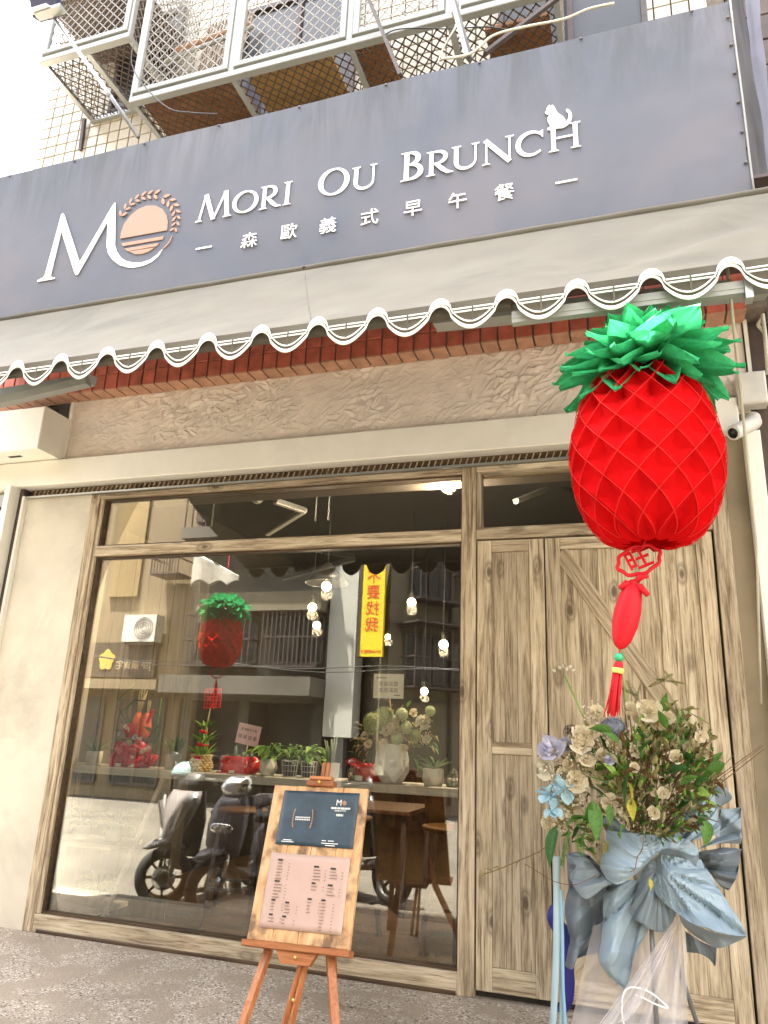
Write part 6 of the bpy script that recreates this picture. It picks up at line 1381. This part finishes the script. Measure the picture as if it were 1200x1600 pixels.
def chair(label, x, y, rz):
    t = thing('bar_chair', label, 'chair', (0, 0, 0), 'bar chairs inside the window'); h = .74
    MB().lathe([(.19, h - .03), (.215, h - .01), (.21, h), (0, h - .01)], (0, 0, 0), 20).build('seat', W_STOOL, t)
    MB().grid(lambda u, v: V((.20 * math.sin((u - .5) * 2.4) * (1 + .1 * v), .02 + .19 * math.cos((u - .5) * 2.4), h + .0 + .30 * v)), 14, 6).build('backrest', wood('bent brown timber', 0, [(0.3, (.03, .014, .006)), (.5, (.055, .026, .010)), (.7, (.08, .04, .016))], knots=False, rough=.4) if 'bent brown timber' not in bpy.data.materials else bpy.data.materials['bent brown timber'], t, solid=.014)
    for sx_ in (-1, 1):
        for sy_ in (-1, 1): MB().bar((sx_ * .12, sy_ * .12, h - .031), (sx_ * .2, sy_ * .2, .006), .032).build('leg', W_BROWN, t)
        MB().bar((sx_ * .175, -.175, .26), (sx_ * .175, .175, .26), .02).build('stretcher', W_BROWN, t)
    MB().bar((-.175, -.175, .26), (.175, -.175, .26), .02).build('stretcher', W_BROWN, t)
    t.location = (x, y, 0); t.rotation_euler = (0, 0, rz)
chair('bar chair with curved brown timber back inside the window beside the post', -1.20, .86, .25); chair('dark bar chair with curved timber back deeper in the shop', -1.05, 1.7, .6)
tb = thing('dining_table', 'dark dining table with a thin steel frame inside the shop', 'table', (-2.3, 1.9, 0)); MB().cham(-2.9, -1.7, 1.5, 2.3, .72, .75).build('table_top', W_BROWN, tb)
for x in (-2.85, -1.75):
    for y in (1.55, 2.25): MB().bb(x - .02, x + .02, y - .02, y + .02, .006, .719).build('leg', M_STEEL, tb)
# ------------------------------------------------------------ lamps
def lamp_light(name, c, watts, par, r=.05):
    l = bpy.data.lights.new(name, 'POINT'); l.energy = watts; l.color = (1.0, .82, .58); l.shadow_soft_size = r; o = bpy.data.objects.new(name, l); COL.objects.link(o); o.parent = par; o.location = V(c) - WLOC[par.name]; return o
def pendant(px_, py_, y, r, shade, label):
    c = at(px_, py_, y); t = thing('pendant_lamp', label, 'pendant lamp', c, 'lit pendant lamps inside the shop'); r *= .78; MB().ball(c, r, 16, 12).build('bulb', M_BULB, t); lamp_light('lamp_light', c + V((0, 0, -r - .03)), 0.7, t)
    MB().tube([c + V((0, 0, r)), V((c.x, c.y, 3.39))], .006, 6).build('cord', M_CORD, t); MB().lathe([(.02, r * .8), (.026, r + .06), (.01, r + .07)], c, 12).build('socket', M_LAMP, t)
    if shade: MB().lathe([(.03, r + .16), (.06, r + .12), (.13, r + .07), (.185, r * .6), (.18, r * .6), (.125, r + .06), (.055, r + .11)], c, 24, cap=False).build('lamp_shade', M_LAMP, t)
for a in ((510, 916, 1.3, .050, True, 'pendant lamp with black dish shade lit over the counter'), (488, 949, 2.0, .050, False, 'bare lit globe lamp just below the black dish shade'), (495, 977, 2.9, .050, False, 'bare lit globe lamp lowest of the pair under the dish shade'),
          (643, 941, 2.2, .050, False, 'amber lit globe lamp right of the yellow sign reflection'), (606, 995, 4.2, .040, False, 'small amber globe lamp at the foot of the yellow sign reflection'), (693, 1007, 2.6, .055, False, 'bright globe lamp nearest the window post'),
          (663, 1080, 3.6, .050, False, 'globe lamp glowing above the white flowers'), (335, 948, 3.2, .050, False, 'lit globe lamp over the left edge of the reflected lantern crown'), (353, 947, 3.4, .045, False, 'lit globe lamp over the middle of the reflected lantern crown')): pendant(*a)
def spot(px_, py_, y, lit, label):
    c = at(px_, py_, y); t = thing('spotlight', label, 'spotlight', c, 'ceiling spotlights inside the window'); d = V((.3, -.75, -.6)).normalized()
    barrel(c, d, [(0, -.10), (.035, -.10), (.045, -.06), (.05, .02), (.046, .02)], M_LAMPW, 'housing', t, cap=False); barrel(c + d * .012, d, [(0, 0), (.045, 0), (.045, .002)], M_SPOT if lit else M_LAMPW, 'lens', t); lit and lamp_light('lamp_light', c + d * .06, 40.0, t); MB().tube([c - d * .05, c + V((0, .03, .09)), V((c.x, c.y + .03, 3.38))], .010, 6).build('bracket', M_LAMPW, t)
spot(699, 758, .55, True, 'lit white spotlight behind the fanlight near the post'); spot(402, 777, .6, False, 'unlit white spotlight behind the fanlight')
MB().tube([(-4.05, .62, 3.34), (.55, .62, 3.34)], .016, 8).build('light_track', M_LAMPW, None, 'thin white lighting track across the dark ceiling', 'track')
def linear(a, b, label): 
    t = thing('strip_light', label, 'strip light', a, 'unlit strip lights on the ceiling'); MB().bar(a, b, .06, .03).build('housing', M_ALU, t); MB().bar(V(a) + V((0, 0, -.022)), V(b) + V((0, 0, -.022)), .04, .012).build('diffuser', M_LAMPW, t)
linear(at(475, 797, 1.2), at(418, 833, 1.9), 'grey strip light angled under the dark ceiling seen through the fanlight'); linear(at(475, 797, 1.2), at(430, 782, .9), 'short grey strip light joining the angled one'); linear(at(806, 782, 1.2), at(850, 765, 1.5), 'grey strip light behind the door fanlight')
ch = MB()
for px_ in (334, 494, 514):
    a = at(px_, 790, .7); 
    for k in range(16): ch.tube([V((a.x + .006 * math.cos(q) * (k % 2), a.y + .006 * math.cos(q) * (1 - k % 2), 3.36 - k * .03 + .017 * math.sin(q))) for q in (2 * PI * j / 8 for j in range(8))], .0022, 4, closed=True)
ch.build('chain', M_ALU, None, 'thin steel chains hanging from the ceiling behind the fanlight', 'chain', kind='stuff')
MB().bb(-4.09, .6, .35, .5, 3.02, 3.16).build('ceiling_beam', plain('grey brown beam', (.12, .10, .08), .8, .1), None, 'grey brown beam under the ceiling just inside the fanlight', 'beam')
# ------------------------------------------------------------ scooters parked on the road edge, seen in the glass
M_TYRE = plain('tyre rubber', (.018, .018, .018), .85, .2, 40, bump=.3, bscale=90); M_CHROME = plain('chrome', (.65, .65, .65), .15, .05, 6, metal=1.0); M_BLKP = plain('black plastic', (.022, .021, .022), .45, .15, 10); M_SEAT = plain('black seat vinyl', (.018, .017, .016), .55, .1, 30)
M_HL = glass_mat('clear headlight lens', (.85, .88, .88), .15)
def scooter(label, body, rimm, loc, rz, steer, helmet=False, oval=False):
    t = thing('scooter', label, 'scooter', (0, 0, 0), 'scooters reflected in the shop window')
    def wheel(y, nm):
        w = pivot(nm, t, (0, y, .245)); c = V((0, y, .245)); ty = MB(); ty.lathe([(.165, -.045), (.205, -.052), (.235, -.036), (.245, 0), (.235, .036), (.205, .052), (.165, .045)], (0, 0, 0), 36, axis=0, cap=False); ty.v = [tuple(V(v) + c) for v in ty.v]; ty.build('tyre', M_TYRE, w)
        rm = MB(); rm.lathe([(.168, -.045), (.15, -.03), (.15, .03), (.168, .045)], (0, 0, 0), 32, axis=0, cap=False); rm.lathe([(.0, -.05), (.035, -.05), (.04, 0), (.035, .05), (0, .05)], (0, 0, 0), 14, axis=0)
        for k in range(5 if oval else 8): a = 2 * PI * k / (5 if oval else 8); e = V((0, math.cos(a), math.sin(a))); rm.bar(e * .03, e * .152, .034 if oval else .02, .03, up=V((1, 0, 0)))
        rm.v = [tuple(V(v) + c) for v in rm.v]; rm.build('rim', rimm, w); dk = MB(); dk.lathe([(.05, .046), (.10, .046), (.10, .050), (.05, .050)], (0, 0, 0), 24, axis=0); dk.v = [tuple(V(v) + c) for v in dk.v]; dk.build('brake_disc', M_CHROME, w); return w
    fw = wheel(.62, 'front_wheel'); fw.rotation_euler = (0, 0, steer); wheel(-.62, 'rear_wheel')
    def R(y, z, hw, hh, p=2.6, dz=0, n=20): return [V((hw * math.copysign(abs(math.cos(q)) ** (2 / p), math.cos(q)), y, z + hh * math.copysign(abs(math.sin(q)) ** (2 / p), math.sin(q)))) for q in (2 * PI * k / n for k in range(n))]
    def RZ_(z, y, hw, hd, p=2.6, n=20): return [V((hw * math.copysign(abs(math.cos(q)) ** (2 / p), math.cos(q)), y + hd * math.copysign(abs(math.sin(q)) ** (2 / p), math.sin(q)), z)) for q in (2 * PI * k / n for k in range(n))]
    MB().loft([R(.86, .50, .045, .012), R(.76, .525, .07, .03), R(.60, .535, .075, .035), R(.46, .47, .07, .03), R(.42, .42, .05, .02)]).build('front_fender', body, t)
    fk = MB()
    for s in (-.075, .075): fk.tube([(s, .62, .245), (s, .53, .62)], .018, 8)
    fk.build('fork', M_CHROME if oval else M_BLKP, t)
    if oval: MB().loft([RZ_(.48, .50, .13, .05), RZ_(.56, .53, .17, .075), RZ_(.72, .50, .185, .08), RZ_(.88, .45, .165, .075), RZ_(.96, .42, .12, .06)]).build('front_shield', body, t)
    else: MB().loft([RZ_(.42, .66, .02, .02, 2), RZ_(.52, .62, .10, .05, 2), RZ_(.70, .56, .17, .07, 2.2), RZ_(.86, .48, .20, .07, 2.2), RZ_(.95, .44, .17, .05)]).build('front_shield', body, t)
    if oval:
        h = MB(); h.loft([[V((.115 * math.copysign(abs(math.cos(q)) ** .7, math.cos(q)) * s, .575 + d, .70 + .042 * math.copysign(abs(math.sin(q)) ** .7, math.sin(q)) * s)) for q in (2 * PI * k / 24 for k in range(24))] for s, d in ((1, 0), (.98, .02), (.82, .028))], cap=True); h.build('headlight', M_CHROME, t); MB().ball((-.03, .605, .70), (.03, .012, .022)).ball((.035, .605, .70), (.03, .012, .022)).build('headlight_lamp', M_LAMPW, t)
    else:
        for s in (-1, 1):
            MB().loft([[V((s * (x + dx), y, z)) for x, z in ((.03, .60), (.055, .58), (.165, .86), (.14, .87))] for dx, y in ((0, .60), (0, .64))], smooth=False).build('headlight', M_CHROME, t); MB().bar((s * .01, .70, .46), (s * .19, .53, .90), .02).build('trim_stripe', M_ALU, t)
    MB().loft([RZ_(.95, .44, .10, .05), RZ_(1.02, .42, .15, .07), RZ_(1.09, .38, .13, .06), RZ_(1.12, .36, .07, .03)]).build('handlebar_cowl', M_BLKP if not oval else M_CHROME, t)
    if not oval: MB().loft([[V((s * .10, .45, .99)) for s in (-1, 1)] + [V((s * .12, .40, 1.04)) for s in (1, -1)], [V((s * .07, .38, 1.22)) for s in (-1, 1)] + [V((s * .07, .375, 1.225)) for s in (1, -1)]], smooth=False).build('fly_screen', M_HL, t)
    hb_ = MB(); hb_.tube([(-.34, .26, 1.03), (-.20, .34, 1.05), (0, .37, 1.05), (.20, .34, 1.05), (.34, .26, 1.03)], .014, 8); hb_.build('handlebar', M_BLKP, t)
    for s in (-1, 1):
        MB().tube([(s * .22, .335, 1.05), (s * .34, .26, 1.03)], .019, 8).build('grip', M_BLKP, t); m_ = MB().tube([(s * .24, .34, 1.05), (s * .30, .34, 1.20)], .006, 6).build('mirror', M_BLKP, t); MB().ball((s * .32, .335, 1.235), (.058, .018, .04)).build('mirror_glass', M_BLKP, m_)
    MB().loft([RZ_(.40, .40, .17, .04), RZ_(.70, .37, .19, .04), RZ_(.95, .36, .15, .03)]).build('leg_shield', M_BLKP, t)
    MB().loft([R(.44, .33, .16, .05), R(.20, .30, .19, .045), R(-.12, .30, .19, .045), R(-.22, .34, .17, .06)]).build('floorboard', M_BLKP, t)
    MB().loft([R(-.08, .48, .12, .14), R(-.25, .54, .165, .18), R(-.55, .60, .17, .15), R(-.85, .68, .12, .09), R(-1.0, .73, .05, .03)]).build('rear_body', body, t)
    MB().loft([R(.0, .73, .10, .03), R(-.12, .76, .14, .05), R(-.40, .78, .15, .05), R(-.70, .83, .13, .05), R(-.92, .84, .08, .03)]).build('seat', M_SEAT, t)
    MB().loft([R(-.2, .26, .09, .07), R(-.45, .25, .10, .09), R(-.70, .26, .09, .08)]).build('engine_case', M_ALU, t); MB().tube([(.15, -.3, .22), (.17, -.55, .24), (.17, -.95, .34)], [.03, .055, .05], 12).build('exhaust', M_BLKP, t)
    MB().loft([R(-.70, .52, .05, .03), R(-.92, .44, .06, .02), R(-.98, .36, .06, .015)]).build('rear_fender', M_BLKP, t); MB().box((0, -1.0, .68), (.14, .03, .06)).build('tail_light', M_REDP, t); MB().box((0, -1.03, .46), (.26, .006, .15)).build('number_plate', M_LAMPW, t)
    st = MB(); st.bar((-.12, -.18, .26), (-.16, -.05, .01), .02); st.bar((.12, -.18, .26), (.16, -.05, .01), .02); st.build('stand', M_STEEL, t)
    t.location = loc; t.rotation_euler = (0, 0, rz)
    if helmet:
        c = V((-.13, .36, 1.075)); Mx = Matrix.Rotation(rz, 3, 'Z'); c = Mx @ c + V(loc); h = thing('helmet', 'pale blue open helmet resting on the reflected scooter handlebar', 'helmet', c); hm = MB(); hm.lathe([(.128 * math.cos(q), .115 * math.sin(q)) for q in (PI / 2 * k / 10 for k in range(11))], c, 24, cap=False); hm.build('shell', plain('pale blue helmet paint', (.20, .32, .35), .25, .03, 4), h, solid=.01); MB().tube([c + V((.128 * math.cos(q), .128 * math.sin(q), 0)) for q in (2 * PI * k / 28 for k in range(28))], .007, 6, closed=True).build('rim', M_BLKP, h)
    return t
ROADZ = -.197
def wheel_at(px, py): P = atz(px, py, ROADZ); return P.x, .122 - P.y
def put_scooter(px, py, rz, **k):
    x, y = wheel_at(px, py); d = Matrix.Rotation(rz, 3, 'Z') @ V((0, .62, 0)); return scooter(loc=(x - d.x, y - d.y + .02, ROADZ), rz=rz, **k)
BODY1 = plain('dark grey scooter paint', (.18, .16, .155), .3, .05, 5, spec=.6); BODY2 = plain('plum black scooter paint', (.13, .11, .14), .28, .05, 5, spec=.6); BODY3 = plain('black scooter paint', (.02, .02, .022), .25, .05, 5, spec=.6)
put_scooter(252, 1418, .22, label='dark grey scooter with gold wheels and a pale blue helmet reflected in the glass', body=BODY1, rimm=plain('dull gold rim', (.28, .19, .07), .4, .1, 20, metal=.7), steer=.75, helmet=True)
put_scooter(330, 1440, .10, label='plum black scooter with an oval headlight reflected beside the menu board', body=BODY2, rimm=plain('silver rim', (.40, .40, .40), .3, .05, 20, metal=.8), steer=.55, oval=True)
put_scooter(612, 1415, -1.2, label='black scooter seen side on in the glass behind the menu board', body=BODY3, rimm=M_BLKP, steer=.1)

# ------------------------------------------------------------ the far side of the street, seen in the glass
OY = -10.0
def op(px, py, y=10.12): return at(px, py, y)
W_TAN = plain('tan rendered wall', (.20, .155, .095), .85, .12, .8, dirt=.2); W_GREY = plain('grey concrete wall', (.13, .12, .10), .9, .2, 1.0, dirt=.4); W_BEIGE = plain('beige streaked wall', (.19, .165, .115), .9, .15, .9, dirt=.4); W_DK = plain('dark shutter metal', (.10, .085, .07), .6, .2, 3)
def facing_box(x0, x1, y0, y1, z0, z1, mat, name, par): return MB().bb(x0, x1, y0, y1, z0, z1).build(name, mat, par)
def grille(par, x0, x1, y, z0, z1, n, dep=.45):
    m = MB()
    for i in range(n + 1): x = lerp(x0, x1, i / n); m.bar((x, y + dep, z0), (x, y + dep, z1), .022)
    for z in (z0, (z0 + z1) / 2, z1): m.bar((x0, y + dep, z), (x1, y + dep, z), .03); m.bar((x0, y, z), (x0, y + dep, z), .03); m.bar((x1, y, z), (x1, y + dep, z), .03)
    m.bb(x0, x1, y, y + dep, z0 - .03, z0); return m.build('window_grille', M_STEEL, par)
def owin(par, x0, x1, y, z0, z1):
    w = MB().bb(x0, x1, y + .012, y + .018, z0, z1).build('window', M_DGLASS, par); f = MB()
    for x in (x0, (x0 + x1) / 2, x1): f.bb(x - .03, x + .03, y + .02, y + .05, z0, z1)
    for z in (z0, z1): f.bb(x0, x1, y + .018, y + .048, z - .03, z + .03)
    f.build('frame', W_DK, w); return w
A = thing('tan_building', 'tan rendered building with a dark shop sign reflected at the left of the window', 'building', (-12.5, OY, -.2))
facing_box(-30, -9.45, OY - 8, OY, -.2, 9.5, W_TAN, 'wall', A)
for x0, x1, z0, z1, d in ((-13.6, -12.4, 2.9, 7.5, .10), (-11.7, -10.9, 4.2, 8.0, .06)): facing_box(x0, x1, OY + .001, OY + d, z0, z1, plain('mustard panel', (.22, .16, .075), .8, .1, 1) if 'mustard panel' not in bpy.data.materials else bpy.data.materials['mustard panel'], 'wall_panel', A)
facing_box(-20, -9.5, OY + .001, OY + .9, 2.05, 2.25, W_TAN, 'canopy', A); owin(A, -11.0, -9.8, OY, .1, 1.9); owin(A, -12.8, -11.4, OY, .1, 1.9)
s1 = thing('shop_sign', 'dark brown shop sign with a gold emblem reflected mirror wise in the glass', 'sign', (-11.1, OY + .06, 2.7))
p0 = op(143, 1003); p1 = op(243, 1065); MB().bb(-12.25, p1.x, OY + .02, OY + .12, 2.34, 3.12).build('board', plain('dark brown sign board', (.06, .045, .03), .5, .1, 2), s1)
cg = op(172, 1032); mb = MB(); fr0 = (V((cg.x, OY + .121, cg.z)), V((-1, 0, 0)), V((0, 0, 1)), V((0, 1, 0)))
mb.prism([(.20 * math.cos(q) * (1 + .12 * math.sin(5 * q)), .22 * math.sin(q) * (1 + .12 * math.sin(5 * q))) for q in (2 * PI * k / 40 for k in range(40))], fr0, .012); mb.build('emblem', M_GOLD, s1)
text('JSP 購貨宅', .21, M_CARDP if False else plain('tan print', (.50, .42, .28), .6), s1, (V((op(213, 1041).x, OY + .122, op(213, 1041).z)), (-1, 0, 0), (0, 0, 1)), 'lettering', .004)
def aircon(label, c, w=.85, h=.6):
    t = thing('air_conditioner', label, 'air conditioner', c, 'air conditioners on the walls across the street'); MB().cham(c.x - w / 2, c.x + w / 2, c.y, c.y + .32, c.z - h / 2, c.z + h / 2, .02).build('casing', M_LAMPW, t); f = MB()
    for r in (.07, .13, .19, .24): f.tube([c + V((.12 + r * math.cos(q), .325, r * math.sin(q))) for q in (2 * PI * k / 24 for k in range(24))], .006, 4, closed=True)
    f.build('fan_grille', M_CORD, t); MB().bb(c.x - w / 2, c.x + w / 2, c.y - .3, c.y + .3, c.z - h / 2 - .06, c.z - h / 2 - .01).build('bracket', M_STEEL, t)
ca = op(233, 985); aircon('white air conditioner box on the tan wall in the reflection', V((ca.x, OY + .06, ca.z)))
B = thing('grey_building', 'grey concrete building with caged balconies reflected in the middle of the window', 'building', (-7.7, OY, -.2))
facing_box(-9.449, -5.99, OY - 8, OY - .001, 1.9, 9.2, W_GREY, 'wall', B); facing_box(-9.449, -5.99, OY - 8, OY - .9, -.2, 1.9, W_DK, 'shutter', B)
for x in (-9.3, -7.9, -6.2): facing_box(x - .12, x + .12, OY - .899, OY - .05, -.2, 1.899, W_GREY, 'pillar', B)
facing_box(-9.44, -6.0, OY, OY + .9, 2.0, 2.36, W_GREY, 'balcony_slab', B); facing_box(-9.44, -6.0, OY, OY + .75, 5.35, 5.6, W_GREY, 'balcony_slab', B); facing_box(-9.0, -6.05, OY, OY + .5, 3.75, 4.15, W_BEIGE, 'window_band', B)
for x0, x1, z0, z1 in ((-7.3, -6.15, 2.7, 3.7), (-9.2, -7.7, 2.7, 3.6), (-9.2, -7.8, 5.9, 7.0), (-7.4, -6.2, 5.9, 7.0)): owin(B, x0, x1, OY, z0, z1); grille(B, x0 - .05, x1 + .05, OY + .02, z0 - .1, z1 + .1, 12)
bl = MB()
for i in range(20): bl.bar((-9.4 + i * .18, OY + .70, 5.6), (-9.4 + i * .18, OY + .70, 6.4), .025)
bl.bar((-9.42, OY + .70, 6.4), (-6.0, OY + .70, 6.4), .04); bl.build('balcony_railing', M_STEEL, B)
grille(B, -10.2, -9.5, OY + .02, 4.6, 5.3, 9, .6)
P_ = thing('white_column', 'tall white column beside the yellow sign in the reflection', 'column', (-5.67, OY + .1, -.2)); MB().bb(-5.985, -5.37, OY - .3, OY + .15, 1.25, 9).build('shaft', plain('white column paint', (.50, .50, .45), .7, .04, 2), P_); MB().bb(-5.80, -5.56, OY - .15, OY + .05, -.2, 1.249).build('foot', M_POLE, P_)
ys = thing('yellow_sign', 'tall yellow sign with red characters reflected mirror wise in the glass', 'sign', (-5.05, OY + .2, 2.8))
x0, x1 = op(605, 975).x - .60, op(605, 975).x; x0 = op(570, 975).x; zc = op(584, 1028).z
MB().bb(x0, x1, OY + .16, OY + .26, zc, 6.2).build('board', plain('yellow sign sheet', (.80, .60, .02), .5, .03, 2), ys); MB().bb(x0 - .05, x0 - .002, OY + .14, OY + .28, zc - .02, 6.2).build('frame', M_STEEL, ys)
M_SR = plain('red sign print', (.65, .04, .02), .6, .05, 3)
for ch_, py in (('不', 907), ('要', 930), ('找', 955), ('我', 980)): text(ch_, .31, M_SR, ys, (V(((x0 + x1) / 2, OY + .262, op(585, py).z)), (-1, 0, 0), (0, 0, 1)), 'lettering', .003)
text('0916-898810', .082, M_SR, ys, (V(((x0 + x1) / 2, OY + .262, op(581, 1020).z)), (-1, 0, 0), (0, 0, 1)), 'lettering', .003)
C_ = thing('beige_building', 'beige apartment block with caged windows reflected beside the window post', 'building', (0, 0, 0), 'apartment blocks across the street')
def alley(t, L, zs):
    MB().bb(0, L, -6, 0, 0, 9.6).build('wall', W_BEIGE, t)
    for i, (a, b, z0, z1, g) in enumerate(zs):
        owin(t, a, b, 0, z0, z1)
        if g: grille(t, a - .1, b + .1, .02, z0 - .12, z1 + .08, 9, .5); MB().bb(a - .2, b + .2, .02, .75, z1 + .14, z1 + .17).build('awning_sheet', M_STEEL, t)
    for k in range(4): MB().bb(0, L, .001, .03, 2.2 + 1.55 * k, 2.26 + 1.55 * k).build('string_course', W_GREY, t)
    for x in (1.6, 3.3): MB().tube([(x, .06, .2), (x, .06, 9)], .04, 6).build('drain_pipe', W_GREY, t)
alley(C_, 5.2, ((.5, 1.5, 4.4, 5.5, True), (2.0, 2.7, 4.6, 5.4, True), (3.6, 4.3, 4.5, 5.3, True), (.4, 1.9, 2.6, 3.6, True), (2.4, 3.0, 2.7, 3.6, False), (3.4, 4.6, 2.6, 3.6, True)))
C_.location = (-4.72, OY - .05, -.2); C_.rotation_euler = (0, 0, math.radians(-52))
D_ = thing('beige_building', 'farther grey beige block with window air conditioners reflected at the post', 'building', (0, 0, 0), 'apartment blocks across the street')
MB().bb(0, 9, -6, 0, 0, 9.8).build('wall', W_GREY, D_)
for k, (a, z) in enumerate(((.4, 5.2), (.5, 3.9), (.6, 2.7), (2.2, 5.2), (2.2, 3.6), (4, 5), (4, 3))): owin(D_, a, a + 1.1, 0, z, z + .8); MB().bb(a - .1, a + 1.2, .02, .4, z - .7, z - .15).build('balcony_box', W_BEIGE, D_)
D_.location = (-1.7, -14.2, -.2); D_.rotation_euler = (0, 0, math.radians(-8))
aircon('grey louvred window air conditioner reflected above the white flowers', V((-2.5, -13.4, 2.9)), .8, .6)
E_ = thing('street_block', 'unseen pale block farther along the street, bouncing light to the shop', 'building', (12, -12, 0)); MB().bb(2.5, 40, -22, -11.5, -.2, 9).build('wall', plain('pale fill light wall', (.62, .58, .49), .8, .1, 1, dirt=.2), E_)  # out of view; wall made pale to bounce fill light onto the shopfront
uw = MB()
for k in range(2): uw.tube([(lerp(-12, 2, i / 24), OY + 1.3 + .05 * k, 2.45 + .05 * k + .28 * ((i / 24 - .5) ** 2) * 4 + .04 * math.sin(i + k)) for i in range(25)], .009, 5)
uw.build('power_cables', M_CORD, None, 'sagging dark cables strung across the street reflection', 'cables')
